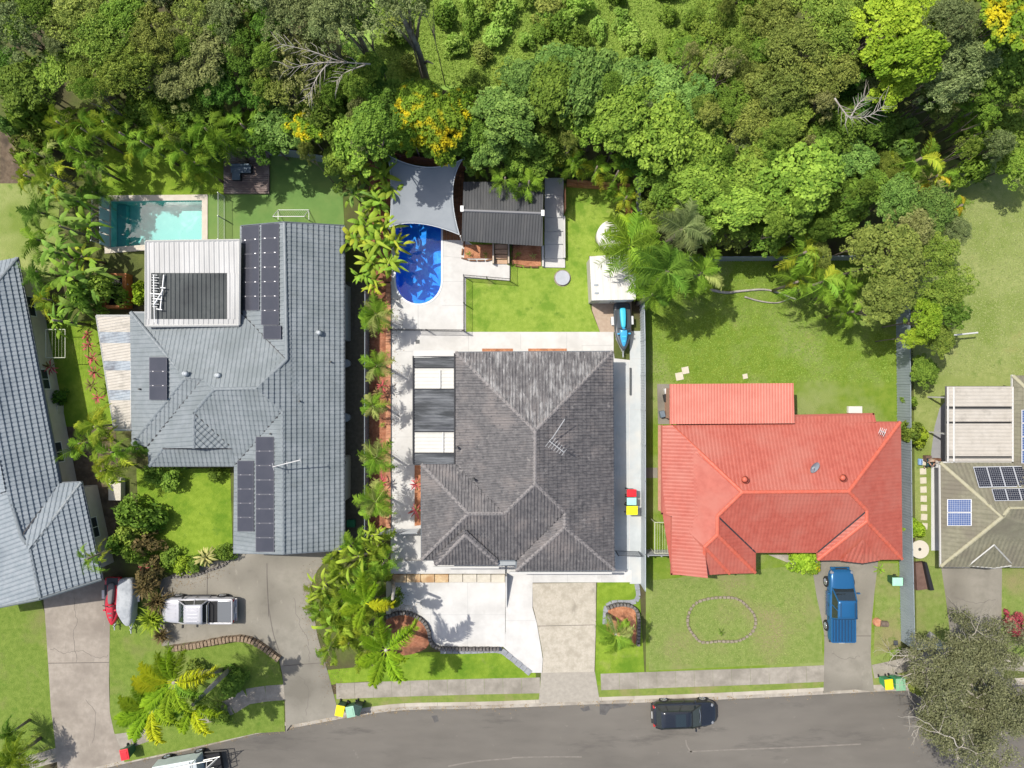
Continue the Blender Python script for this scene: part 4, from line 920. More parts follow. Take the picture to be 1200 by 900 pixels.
black = M('fence_black', (0.02, 0.02, 0.022), rough=0.5)
def rail_fence(name, label, line, h=1.2, mat=black, post_step=2.2, bal=0.1, cat='fence', posts=None, z=0.0):
    pts = PP(line); c = sum(pts, Vector((0, 0, 0))) / len(pts); r = root(name, (c.x, c.y, 0), label, cat)
    for i in range(len(pts) - 1):
        a, b_ = pts[i], pts[i + 1]; d = b_ - a; L = d.length; dn = d.normalized()
        for zz in (0.12, h - 0.04): B().tube([a + Vector((0, 0, z + zz)), b_ + Vector((0, 0, z + zz))], 0.018, 4).build('rail', mat, r)
        bb = B()
        for k in range(1, int(L / bal)): q = a + dn * (k * bal); bb.box((q.x, q.y, z + 0.12), (0.014, 0.014, h - 0.16))
        bb.build('balusters', mat, r, kind='stuff')
        n = max(1, round(L / post_step))
        for k in range(n + (i == len(pts) - 2)): q = a + d * (k / n); B().box((q.x, q.y, z), (0.055, 0.055, h + 0.05)).build('post', mat, r)
    return r
rail_fence('pool_fence', 'black tubular pool fence along the white path below the blue pool', [(459.5, 387), (543, 388)], 1.2)
rail_fence('pool_fence', 'black tubular fence around the corner of the middle lawn', [(544.5, 388), (544.5, 325), (597.5, 329.5), (597.5, 290)], 1.2)
glassrail = M('rail_white', (0.6, 0.62, 0.62), rough=0.4)
rail_fence('pool_fence', 'thin white fence between the teal pool and the artificial turf', [(263.5, 231), (263.5, 284)], 1.2, glassrail, 1.6)
rail_fence('pool_fence', 'white railing left of the teal pool beside the banana plants', [(120, 226), (119, 286)], 1.25, glassrail, 1.8)

# sheet-metal boundary fences: posts and ribbed panels as parts
def sheet_fence(label, line, h=1.8, mat=None, step=2.37, name='metal_fence', grp=None):
    mat = mat or M('colorbond_grey', (0.24, 0.28, 0.31), (0.28, 0.32, 0.35), 1, rough=0.5)
    pts = PP(line); c = sum(pts, Vector((0, 0, 0))) / len(pts); r = root(name, (c.x, c.y, 0), label, 'fence', grp)
    for i in range(len(pts) - 1):
        a, b_ = pts[i], pts[i + 1]; d = b_ - a; L = d.length; n = max(1, round(L / step)); ang = math.atan2(d.y, d.x); sd_ = Vector((-math.sin(ang), math.cos(ang), 0))
        for k in range(n):
            p, q = a + d * (k / n), a + d * ((k + 1) / n); l = (q - p).length; m = (p + q) / 2
            pb_ = B(); nr = int(l / 0.19); prof = []
            for t_ in range(nr):
                u = t_ * l / nr
                for e_, s_ in ((0, 0.012), (0.45, 0.012), (0.55, -0.012), (0.95, -0.012)): prof.append(p + d.normalized() * (u + e_ * l / nr) + sd_ * s_)
            prof.append(q + sd_ * 0.012); K_ = len(prof)
            pb_.add([(w.x, w.y, 0.05) for w in prof] + [(w.x, w.y, h - 0.02) for w in prof], [(j, j + 1, K_ + j + 1, K_ + j) for j in range(K_ - 1)])
            pb_.build('fence_panel', mat, r)
            B().box((m.x, m.y, h - 0.04), (l, 0.05, 0.05), ang).build('rail', mat, r)
        for k in range(n + (i == len(pts) - 2)): q = a + d * (k / n); B().box((q.x, q.y, 0), (0.06, 0.07, h + 0.01), ang).build('post', mat, r)
    return r
sheet_fence('tall blue-grey metal fence right of the red house, running down to the street verge', [(1049, 310), (1050.5, 450), (1052, 600), (1055.5, 750), (1098, 748.5)], 1.78)
sheet_fence('long metal fence between the white side path and the red house lawn', [(744, 212), (748, 290), (750.5, 400), (751, 560), (751, 684)], 1.75, M('colorbond_pale', (0.36, 0.40, 0.42), (0.40, 0.44, 0.46), 1, rough=0.5))
sheet_fence('grey metal fence at the top of the red house back yard', [(790, 306.5), (870, 306), (1006, 305)], 1.75)
sheet_fence('short grey metal fence closing the artificial turf at the edge of the bush', [(318, 182), (355, 186), (395, 194)], 1.7)
sheet_fence('grey metal fence between the blue-grey house lane and the terracotta palm bed', [(433, 345), (432.5, 500), (432.5, 628)], 1.55, M('colorbond_slate', (0.16, 0.19, 0.22), rough=0.5))
rail_fence('side_gate', 'low dark gate across the white side path beside the charcoal roof corner', [(721, 645), (748, 646)], 1.5, M('gate_dark', (0.07, 0.075, 0.08), rough=0.5), 1.2, 0.07, 'gate')
r = root('cross_fence', P(463, 624), 'grey slatted cross fence between the terracotta bed and the charcoal house', 'fence')
for k in range(9):
    a, b_ = P(434, 621.5 + 0), P(492, 619.5)
    B().tube([Vector((a.x, a.y, 0.15 + k * 0.17)), Vector((b_.x, b_.y, 0.15 + k * 0.17))], 0.05, 4).build('slat', M('slat_grey', (0.33, 0.345, 0.36), rough=0.5), r)
for x in (434, 453, 473, 492): q = P(x, 621 - (x - 434) / 40); B().box((q.x, q.y, 0), (0.07, 0.07, 1.65)).build('post', M('slat_grey', (0, 0, 0)), r)
r = root('cross_fence', P(771, 650), 'grey metal gate between the side fence and the red house', 'gate')
for k in range(7):
    a, b_ = P(754, 644), P(784, 644); B().box(((a.x + b_.x) / 2, a.y, 0.1 + k * 0.24), ((b_ - a).length, 0.04, 0.2)).build('slat', M('slat_grey', (0, 0, 0)), r)
for x in (754, 769, 784): q = P(x, 644); B().box((q.x, q.y - 0.05, 0), (0.07, 0.07, 1.85)).build('post', M('slat_grey', (0, 0, 0)), r)
# timber boundary fence behind the hut and sail
def board_fence(label, line, h, mat, w=0.16, name='timber_fence'):
    pts = PP(line); c = sum(pts, Vector((0, 0, 0))) / len(pts); r = root(name, (c.x, c.y, 0), label, 'fence')
    me = B().box((0, 0, 0), (w * 0.93, 0.025, h)).build('board', mat, r, local=True); first = True
    for i in range(len(pts) - 1):
        a, b_ = pts[i], pts[i + 1]; d = b_ - a; ang = math.atan2(d.y, d.x); n = int(d.length / w)
        for k in range(n):
            q = a + d * ((k + 0.5) / n) - r.location
            if first: o = me; first = False
            else: o = me.copy(); COL.objects.link(o)
            o.location = (q.x, q.y, random.uniform(-0.02, 0.02)); o.rotation_euler = (0, 0, ang)
        for zz in (0.3, h - 0.3): B().tube([a + Vector((0, 0, zz)), b_ + Vector((0, 0, zz))], 0.04, 4).build('rail', mat, r)
    return r
tb1 = M('timber_dark', (0.13, 0.06, 0.035), (0.19, 0.09, 0.05), 2, rough=0.85); tb2 = M('timber_orange', (0.36, 0.16, 0.06), (0.44, 0.22, 0.10), 2, rough=0.8)
board_fence('dark brown timber fence behind the shade sail at the edge of the bush', [(455, 188), (500, 194), (546, 199)], 1.8, tb1)
board_fence('dark timber screen between the concrete steps and the upper lawn', [(660.5, 224), (661, 252)], 1.7, tb1)
r = root('retaining_wall', P(700, 214), 'orange timber sleeper wall around the top corner of the middle lawn', 'retaining wall')
for k in range(6):
    for j in range(2): a, b_ = P(664 + k * 12.2, 214.5 + k * 0.9 + j * 3.4), P(675.8 + k * 12.2, 215.3 + k * 0.9 + j * 3.4); m = (a + b_) / 2; B().box((m.x, m.y, 0), ((b_ - a).length, 0.19, 0.62 - 0.15 * j), -0.07).build('sleeper', tb2, r)
for k in range(3):
    for j in range(2): a, b_ = P(737.5 - j * 3.3, 222 + k * 11.5), P(738 - j * 3.3, 233 + k * 11.5); m = (a + b_) / 2; B().box((m.x, m.y, 0), (0.19, (b_ - a).length, 0.62 - 0.15 * j)).build('sleeper', tb2, r)
r = root('retaining_wall', P(455, 470), 'long terracotta brick edging between the palm bed and the white path', 'garden edging')
bedg = M('edging_terracotta', (0.44, 0.20, 0.11), (0.52, 0.27, 0.16), 5, (0.30, 0.13, 0.08), 1.5, rough=0.9)
pr = None
for k in range(52):
    q = P(455.3 + (k % 2) * 0.15, 335 + k * 5.5) - r.location
    if pr is None: pr = B().box((0, 0, 0), (0.36, 0.325, 0.16)).build('brick', bedg, r, local=True); o = pr
    else: o = pr.copy(); COL.objects.link(o)
    o.location = (q.x, q.y, random.uniform(-0.01, 0.015)); o.rotation_euler = (0, 0, random.uniform(-.03, .03))
r = root('bed_edging', P(458.4, 480), 'dark steel strip between the terracotta edging and the white path', 'garden edging')
B().prism(PP([(457.6, 334), (458.6, 334), (458.6, 622), (457.6, 622)]), 0, 0.15).build('strip', M('steel_dark', (0.06, 0.055, 0.055), rough=0.6), r)
# sandstone block row by the landing
r = root('retaining_wall', P(526, 676), 'row of sandstone blocks above the white front driveway', 'retaining wall')
ss = [M('sandstone_warm', (0.52, 0.37, 0.20), (0.60, 0.47, 0.30), 4, (0.40, 0.24, 0.12), 1.2, rough=0.9, bump=0.4, bs=20), M('sandstone_pale', (0.50, 0.46, 0.38), (0.58, 0.54, 0.46), 4, rough=0.9, bump=0.4, bs=20)]
for k in range(8):
    x0 = 461 + k * 16.4; B().prism(PP([(x0, 672), (x0 + 15.8, 671.8), (x0 + 15.8, 681), (x0, 681.2)]), 0, 0.34 + random.uniform(-.02, .02)).build('sandstone_block', ss[0 if k in (1, 2, 3, 0) else 1], r, bevel=0.02)
r = root('wedge_wall', P(593, 690), 'low white wedge-shaped wall beside the front driveway, tapering toward the street', 'wall')
a, b_ = P(592.3, 671), P(592.3, 711); B().add([(a.x, a.y, 0), (a.x + .12, a.y, 0), (a.x + .12, a.y, 1.0), (a.x, a.y, 1.0), (b_.x, b_.y, 0), (b_.x + .12, b_.y, 0), (b_.x + .12, b_.y, 0.12), (b_.x, b_.y, 0.12)], [(0, 1, 2, 3), (7, 6, 5, 4), (3, 2, 6, 7), (1, 5, 6, 2), (0, 3, 7, 4)]).build('wall_body', white, r)
for y0, y1 in ((681, 699), (700, 718)): B().prism(PP([(453.5, y0), (459, y0), (459, y1), (453.5, y1)]), 0, 0.35).build('sandstone_block', ss[1], r)
# curved block walls
def block_wall(label, line, h, mat, w=0.24, step=0.26, closed=False, name='block_wall', piece='block', jit=0.02, cat='retaining wall', wj=0.05):
    pts = smooth_path(PP(line), 6, closed)
    if closed: pts.append(pts[0])
    c = sum(pts, Vector((0, 0, 0))) / len(pts); r = root(name, (c.x, c.y, 0), label, cat); L = walk(pts, step); pr = None
    for p, a in L:
        q = p - r.location
        if pr is None: pr = B().box((0, 0, 0), (step * 0.86, w, h), taper=0.9).build(piece, mat, r, local=True); o = pr
        else: o = pr.copy(); COL.objects.link(o)
        o.location = (q.x, q.y, random.uniform(-jit, jit)); o.rotation_euler = (0, 0, a + random.uniform(-wj, wj)); o.scale = (random.uniform(.9, 1.05), random.uniform(.88, 1.1), 1)
    return r
blk = M('split_block', (0.10, 0.09, 0.085), (0.20, 0.185, 0.17), 9, rough=0.95, bump=0.5, bs=25)
block_wall('dark split-block wall curving round the palm bed and along the white driveway', [(455, 721), (465, 717.5), (477, 717), (489, 721), (498, 728), (503, 738), (505, 749), (511, 756.5), (524, 758.5), (555, 759), (587, 759)], 0.45, blk, 0.25, 0.25)
block_wall('curved brown block wall below the silver ute on the grey driveway', [(205, 758), (225, 756), (250, 751), (275, 747), (292, 748), (308, 756), (327, 770)], 0.4, M('brown_block', (0.20, 0.14, 0.09), (0.30, 0.23, 0.16), 8, rough=0.95, bump=0.5, bs=25), 0.42, 0.27)
block_wall('dark block arc around the terracotta bed right of the tan driveway', [(712, 711), (722, 707.5), (736, 708), (745, 714), (748, 728), (747, 757)], 0.4, blk, 0.24, 0.25)
block_wall('oval ring of pale stones on the red house front lawn', [(806, 722), (810, 712), (820, 704), (840, 700), (862, 701), (875, 710), (884, 722), (884, 735), (876, 745), (862, 751), (842, 751), (822, 752), (812, 743), (806, 733)], 0.14, M('edge_stone', (0.20, 0.17, 0.12), (0.30, 0.26, 0.20), 6, rough=0.95), 0.18, 0.30, True, 'garden_ring', 'stone', 0.03, 'garden edging', 0.2)
block_wall('thin stone edging between grey driveway and the planted bed', [(200, 676), (225, 675), (245, 668), (262, 662), (274, 652)], 0.18, blk, 0.15, 0.25, name='garden_border', cat='garden edging')
for pts, lb in (([(544, 286), (544, 303.5), (577, 304), (578, 288)], 'brown timber edge of the small bed below the black hut roof, left'), ([(601, 288), (601, 309), (618, 313), (635, 313)], 'brown timber edge of the small bed beside the concrete steps')):
    block_wall(lb, pts, 0.2, timber, 0.1, 0.6, name='timber_edging', piece='sleeper', cat='garden edging', jit=0, wj=0)
r = root('timber_steps', P(588, 298), 'two light timber steps leading up to the black hut door', 'steps')
for k in range(4): B().prism(PP([(580, 288 + k * 5.6), (594.5, 288 + k * 5.6), (594.5, 292.8 + k * 5.6), (580, 292.8 + k * 5.6)]), 0, 0.5 - k * 0.12).build('tread', M('timber_light', (0.42, 0.27, 0.17), (0.5, 0.34, 0.23), 3, rough=0.8), r)
for x in (578.2, 596): B().prism(PP([(x - .9, 287), (x + .9, 287), (x + .9, 310), (x - .9, 310)]), 0, 0.6).build('stringer', M('timber_cream', (0.5, 0.42, 0.33), rough=0.8), r)
# stepping stones by the khaki house
for k in range(8):
    o = B().box(P(1081 + k * 0.25, 541.5 + k * 10.7), (0.45, 0.45, 0.06), random.uniform(-.06, .06)).build('stepping_stone', M('paver_cream', (0.52, 0.48, 0.38), (0.58, 0.54, 0.44), 4, rough=0.9)); tag(o, f'square cream stepping stone, {["topmost", "second from the top", "third from the top", "fourth from the top", "fourth from the bottom", "third from the bottom", "second from the bottom", "bottommost"][k]} of the row beside the khaki house', 'stepping stone', 'stepping stones in the side lawn')
for (x, y, s_), lb in zip(((796, 441, .55), (803, 434, .5), (873, 441, .35)), ('large pale paver on the grass at the annex corner', 'upper of two pale pavers at the annex corner', 'small lone pale paver above the annex roof')):
    tag(B().box(P(x, y), (s_, s_, 0.07), 0.2).build('paver', M('paver_cream', (0, 0, 0))), lb, 'paver')
slab([(770, 450), (785, 450), (785, 497), (771, 497)], greyc, 0.04, 'side_slab')
slab([(756, 548), (770.5, 548), (770.5, 560), (756, 560)], greyc, 0.04, 'side_slab')
slab([(771, 498), (776.5, 498), (776.5, 600), (771, 598)], M('path_terracotta', (0.40, 0.20, 0.14), (0.46, 0.26, 0.19), 4, rough=0.9), 0.03, 'side_slab')
slab([(1091, 542), (1104, 542), (1104, 645), (1091, 645)], M('side_white', (0.52, 0.53, 0.52), (0.58, 0.58, 0.57), 2, rough=0.8), 0.035, 'side_path')
slab([(1110, 468), (1101, 478), (1095, 500), (1091, 530), (1091, 542), (1112, 542)], M('slab_dark_grey', (0.25, 0.25, 0.26), (0.29, 0.29, 0.30), 2, rough=0.9), 0.03, 'side_slab')
slab([(900, 650), (957, 650), (957, 668), (945, 667), (925, 660)], conc, 0.022, 'side_slab')

# ================================================================= SMALL THINGS
def lid_shape(b, w, d, z): b.box((0, 0, z), (w, d, 0.05)); return b
def bin_(x, y, rz, lid_c, body_c, label, grp='wheelie bins', sc=1.0):
    """wheeled bin: tapered tub, hinged lid, handle bar, two wheels"""
    r = root('wheelie_bin', P(x, y), label, 'bin', grp, rz); r.scale = (sc, sc, sc)
    bm_ = M('bin_body_' + '_'.join(str(int(c * 100)) for c in body_c), body_c, rough=0.5); lm = M('bin_lid_' + '_'.join(str(int(c * 100)) for c in lid_c), lid_c, rough=0.4)
    x_, y_ = 0.27, 0.34
    b = B(); v = [(-.23, -.25, .08), (.23, -.25, .08), (.23, .22, .08), (-.23, .22, .08), (-x_, -y_, .98), (x_, -y_, .98), (x_, y_, .98), (-x_, y_, .98)]
    b.add(v, [(3, 2, 1, 0), (4, 5, 6, 7), (0, 1, 5, 4), (1, 2, 6, 5), (2, 3, 7, 6), (3, 0, 4, 7)]); b.build('tub', bm_, r, local=True, bevel=0.02)
    b = B().box((0, -0.01, .985), (.60, .76, .05), taper=0.96); l = b.build('lid', lm, r, local=True, bevel=0.015); B().box((0, -0.02, 1.03), (.40, .50, .03), taper=0.9).build('lid_panel', lm, l, local=True, bevel=0.01)
    B().tube([(-.22, .40, .98), (.22, .40, .98)], 0.02, 6).build('handle', bm_, r, local=True)
    for s_ in (-1, 1): B().tube([(s_ * .22, .27, .1), (s_ * .28, .27, .1)], 0.1, 12).build('wheel', black, r, local=True)
    return r
G1, G2 = (0.03, 0.10, 0.05), (0.30, 0.55, 0.42)
bin_(402.5, 825, -0.2, (0.85, 0.66, 0.02), G1, 'yellow-lidded bin standing alone left of the mint-lidded one at the kerb', sc=1.05)
bin_(414.5, 826, 0.2, (0.28, 0.48, 0.36), G1, 'mint-lidded bin on the kerb right beside the yellow-lidded bin near the grey driveway', sc=1.05)
bin_(422, 824.5, -0.3, (0.03, 0.06, 0.05), (0.02, 0.04, 0.03), 'dark green bin with dark lid at the right end of the kerbside trio')
bin_(155.5, 875, 0.2, (0.62, 0.03, 0.04), G1, 'red-lidded bin on the verge beside the tan driveway', sc=1.05)
bin_(1033, 795, 0.1, (0.85, 0.62, 0.02), (0.05, 0.3, 0.12), 'yellow-lidded bin at the kerb beside the big olive gum tree')
bin_(1045, 794, 0.05, (0.22, 0.42, 0.25), (0.05, 0.3, 0.12), 'green-lidded bin at the kerb nearest the big olive gum tree', sc=1.15)
bin_(1043, 677, -R(90), (0.36, 0.66, 0.50), (0.03, 0.10, 0.05), 'mint-lidded bin lying against the tall fence below the red house')
for y, c, lb in ((575.5, (0.70, 0.025, 0.035), 'red-lidded bin, topmost of three on the white side path'), (585, (0.38, 0.70, 0.63), 'aqua-lidded bin between the red and the yellow one on the side path'), (595, (0.85, 0.75, 0.02), 'yellow-lidded bin, lowest of three on the white side path')):
    bin_(737.5, y, R(90) if y != 585 else R(90), c, (0.05, 0.05, 0.05), lb, sc=0.92 if y != 595 else 1.08)
r = root('storage_tub', P(413, 612), 'green plastic tub in the lane right of the blue-grey house', 'tub'); B().box(P(413, 612), (0.5, 0.45, 0.5), taper=1.1).build('tub', M('green_plastic', (0.02, 0.16, 0.08), rough=0.5), r); B().box(P(413, 612, 0) + Vector((0, 0, .5)), (0.58, 0.52, 0.04)).build('lid', M('green_plastic', (0, 0, 0)), r)
# slim water tanks beside the blue-grey house
for (y0, y1, m_), lb in zip(((336, 400, M('tank_grey', (0.30, 0.33, 0.34), rough=0.5)), (533, 583, M('tank_cream', (0.42, 0.40, 0.33), rough=0.5))), ('long pale grey slimline tank beside the right wall of the blue-grey house', 'cream slimline tank low on the right wall of the blue-grey house')):
    r = root('water_tank', P(408, (y0 + y1) / 2), lb, 'water tank'); p = PP([(404.5, y0), (411, y0), (411, y1), (404.5, y1)]); B().prism(p, 0, 1.7).build('tank', m_, r, bevel=0.08); c = P(408, y0 + 6); B().cyl((c.x + .1, c.y, 1.7), 0.16, 0.06, 12).build('cap', black, r)
for y, lb in ((426, 'round grey tub in the lane near the upper end of the blue-grey house'), (489, 'round grey tub halfway along the lane of the blue-grey house')):
    b = B().cyl(P(407.5, y), 0.26, 0.55, 16, 0.3); tag(b.build('round_tub', M('dish_grey', (0, 0, 0)), smooth=False), lb, 'tub')
# round grey lid in the lawn
r = root('fire_pit', P(659, 326), 'round grey steel fire pit with a stone rim on the middle lawn', 'fire pit'); c = P(659, 326)
B().cyl((c.x, c.y, 0), 0.62, 0.04, 28).build('rim', M('edge_stone', (0, 0, 0)), r); B().cyl((c.x, c.y, 0.04), 0.5, 0.16, 28, 0.53).build('bowl', M('pit_grey', (0.36, 0.38, 0.42), (0.42, 0.44, 0.48), 3, rough=0.5), r)
# white water tank under the palms
r = root('water_tank', P(713, 279), 'white dome-topped round tank under the palm above the white shed', 'water tank'); c = P(713, 280)
B().cyl((c.x, c.y, 0), 1.0, 1.5, 28).build('tank', wh, r, True); B().cyl((c.x, c.y, 1.5), 1.0, 0.3, 28, 0.35).cyl((c.x, c.y, 1.8), 0.35, 0.08, 20, 0.33).build('dome', wh, r)
# orange-framed black spa
r = root('spa_tub', P(142, 343), 'black spa tub in an orange timber surround behind the cream awning', 'spa')
spt = M('spa_timber', (0.42, 0.13, 0.03), (0.52, 0.20, 0.06), 4, rough=0.6)
for pts in ([(127.5, 322.5), (155.5, 322.5), (155.5, 327), (127.5, 327)], [(127.5, 327.2), (132, 327.2), (132, 362), (127.5, 362)], [(151, 327.2), (155.5, 327.2), (155.5, 362), (151, 362)], [(132.2, 359), (150.8, 359), (150.8, 362.5), (132.2, 362.5)]):
    B().prism(PP(pts), 0, 0.85).build('surround', spt, r)
B().prism(PP([(132, 327), (151, 327), (151, 359), (132, 359)]), 0, 0.45).build('basin', M('spa_black', (0.012, 0.012, 0.015), rough=0.12, spec=0.8), r)
for x, y in ((146, 333), (147, 353), (140, 345)): b = B().cyl(P(x, y, 0.45), 0.28, 0.16, 14, 0.2); b.build('seat', M('spa_grey', (0.10, 0.11, 0.13), rough=0.15), r, True)
for x, y in ((148, 334), (148.5, 354)): B().box(P(x, y, 0.62), (0.3, 0.16, 0.1), 0.6).build('headrest', M('post_white', (0, 0, 0)), r)
# deck with outdoor setting
r = root('timber_deck', P(290, 200), 'weathered brown timber deck at the edge of the artificial turf', 'deck')
dkm = M('deck_brown', (0.15, 0.11, 0.10), (0.22, 0.17, 0.15), 2, (0.33, 0.27, 0.24), 0.9, rough=0.85, t3=(0.5, 0.65))
for k in range(22): B().prism(PP([(263.5, 173 + k * 2.5), (316.5, 173 + k * 2.5), (316.5, 175.2 + k * 2.5), (263.5, 175.2 + k * 2.5)]), 0, 0.22).build('plank', dkm, r)
r = root('outdoor_lounge', P(286, 205), 'grey outdoor corner lounge on the weathered brown deck', 'lounge'); gm2 = M('cushion_slate', (0.12, 0.16, 0.20), (0.15, 0.19, 0.23), 3, rough=0.8)
for a, sz in (((285.5, 200.5), (1.5, .6)), ((280, 208.5), (.6, .62))): c = P(*a); B().box((c.x, c.y, .22), (*sz, .2)).build('base', black, r); B().box((c.x, c.y, .42), (sz[0] * .97, sz[1] * .95, .16)).build('cushion', gm2, r, bevel=0.04)
c = P(285.5, 197); B().box((c.x, c.y, .42), (1.5, .12, .45)).build('backrest', gm2, r, bevel=0.03)
def frame_thing(name, label, cat, rect, h, mat, r_=0.025, z=0.0):
    r = root(name, P((rect[0] + rect[2]) / 2, (rect[1] + rect[3]) / 2), label, cat); return r
r = root('soccer_goal', P(344, 254), 'small white goal frame standing on the artificial turf above the blue-grey roof', 'goal')
wt = M('post_white', (0, 0, 0)); a, b_ = P(326, 258), P(362, 258); t1, t2 = Vector((0, .75, 0)), Vector((0, 0, 1.1))
for p, q, nm in ((a, a + t2, 'post'), (b_, b_ + t2, 'post'), (a + t2, b_ + t2, 'crossbar'), (a + t1, b_ + t1, 'base_bar'), (a, a + t1, 'base_bar'), (b_, b_ + t1, 'base_bar'), (a + t2, a + t1, 'brace'), (b_ + t2, b_ + t1, 'brace')): B().tube([p, q], 0.03, 6).build(nm, wt, r)
nb = B()
for k in range(1, 16): p = a + (b_ - a) * (k / 16); nb.tube([p + t2, p + t1], 0.006, 3)
nb.build('net', wt, r, kind='stuff')
# clothes lines
def clothesline(label, x0, y0, x1, y1, h=1.6, n=7):
    r = root('clothesline', P((x0 + x1) / 2, (y0 + y1) / 2), label, 'clothesline'); m = M('line_cream', (0.5, 0.52, 0.4), rough=0.5); c = [P(x, y, 0) + Vector((0, 0, h)) for x, y in ((x0, y0), (x1, y0), (x1, y1), (x0, y1))]
    for i in range(4): B().tube([c[i], c[(i + 1) % 4]], 0.028, 5).build('frame', m, r)
    for k in range(1, n): B().tube([c[0] + (c[1] - c[0]) * (k / n), c[3] + (c[2] - c[3]) * (k / n)], 0.008, 3).build('line', m, r)
    for p in (c[0], c[3]): B().tube([(p.x, p.y, 0), p], 0.03, 6).build('post', m, r)
clothesline('fold-out clothesline frame between the long metal fence and red house', 762, 607, 782, 642)
clothesline('pale clothesline frame on the narrow lawn beside the far left house', 70, 388, 92, 420, 1.5, 6)
# long step / bench slabs beside far-left house
for (x, y, sx, sy, h, m_), nm, lb, ct in (((67, 482, 1.0, .9, .7, ss[1]), 'planter_box', 'square cream planter box beside the left-edge house wall', 'planter'), ((140, 572, 0.9, 1.6, .6, ss[1]), 'garden_bench', 'pale stone bench slab under the palms near the small front lawn', 'bench'), ((1000, 480, 1.0, .5, .3, wh), 'box', 'white oblong box on the grass against the red roof', 'box'), ((738.5, 447, .12, 2.0, .16, M('gate_dark', (0, 0, 0))), 'drain_grate', 'long dark grate lying along the white side path', 'grate'), ((489.5, 400.5, .28, .28, .06, M('gate_dark', (0, 0, 0))), 'drain_grate', 'small square grate in the white paving below the blue pool', 'grate'), ((1049, 753, .3, .35, .1, M('gate_dark', (0, 0, 0))), 'meter_box', 'small dark lid in the grass by the fence end', 'lid')):
    c = P(x, y); b = B().box((c.x, c.y, 0.02), (sx, sy, h)).build(nm, m_, bevel=0.02); tag(b, lb, ct)
r = root('tree_stump', P(1028, 729), 'orange-brown cut tree stump with a log beside the driveway of the blue ute', 'stump'); st_m = M('stump_orange', (0.42, 0.17, 0.09), (0.5, 0.26, 0.16), 5, rough=0.9); brk = M('bark_dark', (0.12, 0.09, 0.07), (0.18, 0.14, 0.11), 6, rough=0.95)
c = P(1027, 728.5); B().cyl((c.x, c.y, 0), 0.32, 0.25, 10, 0.28).build('stump', st_m, r); c = P(1033.5, 729.5); B().tube([(c.x - .25, c.y, .2), (c.x + .3, c.y - .05, .2)], 0.22, 9).build('log', brk, r)
r = root('round_table', P(1071, 639), 'round cream outdoor table with a hole in it, between the tall fence and khaki house', 'table'); c = P(1071, 641); cm_ = M('table_cream', (0.55, 0.51, 0.43), rough=0.7); nn_ = 28
b = B(); vo = [(c.x + rr * math.cos(2 * math.pi * k / nn_), c.y + rr * math.sin(2 * math.pi * k / nn_), z) for rr, z in ((.66, .74), (.66, .68), (.12, .74), (.12, .68)) for k in range(nn_)]
b.add(vo, [(k, (k + 1) % nn_, 2 * nn_ + (k + 1) % nn_, 2 * nn_ + k) for k in range(nn_)] + [(nn_ + k, nn_ + (k + 1) % nn_, (k + 1) % nn_, k) for k in range(nn_)] + [(2 * nn_ + k, 2 * nn_ + (k + 1) % nn_, 3 * nn_ + (k + 1) % nn_, 3 * nn_ + k) for k in range(nn_)]).build('table_top', cm_, r); B().cyl((c.x, c.y, 0), 0.16, 0.66, 12, 0.1).build('pedestal', M('pipe_dark', (0, 0, 0)), r)
r = root('garden_box', P(1078, 672), 'open brown timber box leaning beside the tall fence under the round table', 'timber box'); bw = M('box_brown', (0.12, 0.07, 0.055), (0.16, 0.10, 0.08), 3, rough=0.8)
B().prism(PP([(1069, 658), (1080, 657), (1086, 688), (1071, 690)]), 0.02, 0.42).build('box', bw, r); B().prism(PP([(1076, 656), (1079, 656), (1087.5, 688), (1083, 688.5)]), 0.42, 0.75).build('lid', black, r)
r = root('tool_table', P(773, 470), 'small dark table with tools on the slab left of the red annex', 'table')
for x, y, m_, s_ in ((780, 458, wt, .3), (775, 485, gm2, .35), (780, 466, black, .4)): c = P(x, y); B().box((c.x, c.y, .04), (s_, s_ * 1.3, .4), .2).build('box', m_, r)
r = root('stone_pile', P(1092, 745), 'rough grey stone at the end of the tall fence by the street tree', 'stone'); c = P(1091, 745); B().box((c.x, c.y, 0), (.7, .5, .35), -.6, taper=.6).build('stone', M('edge_grey', (0.22, 0.22, 0.22), (0.3, 0.3, 0.3), 5, rough=.9), r, bevel=.08)
# fallen grey branches on the grass of the red house
def limb(label, line, r0, r1, mat, cat='branch', name='fallen_branch', z=0.1):
    pts = smooth_path([P(x, y) + Vector((0, 0, z)) for x, y in line], 5); n = len(pts)
    tag(B().tube(pts, [r0 + (r1 - r0) * k / (n - 1) for k in range(n)], 7).build(name, mat, smooth=True), label, cat)
barkg = M('bark_pale', (0.36, 0.33, 0.29), (0.46, 0.43, 0.39), 3, (0.25, 0.22, 0.19), 1, rough=0.9)
limb('long curved pale branch lying on the grass under the big palms', [(826, 338), (850, 343), (870, 341), (900, 340), (932, 351)], .12, .05, barkg)
limb('thin forked pale branch below the long curved one on the grass', [(872, 348), (890, 353), (910, 355), (925, 350)], .07, .03, barkg)
tag(B().tube([P(1106, 394, 0) + Vector((0, 0, .9)), P(1135, 391, 0) + Vector((0, 0, 1.0))], 0.06, 6).build('clothes_pole', wt), 'horizontal white pole above the lime tree shadow on the pale lawn', 'pole')
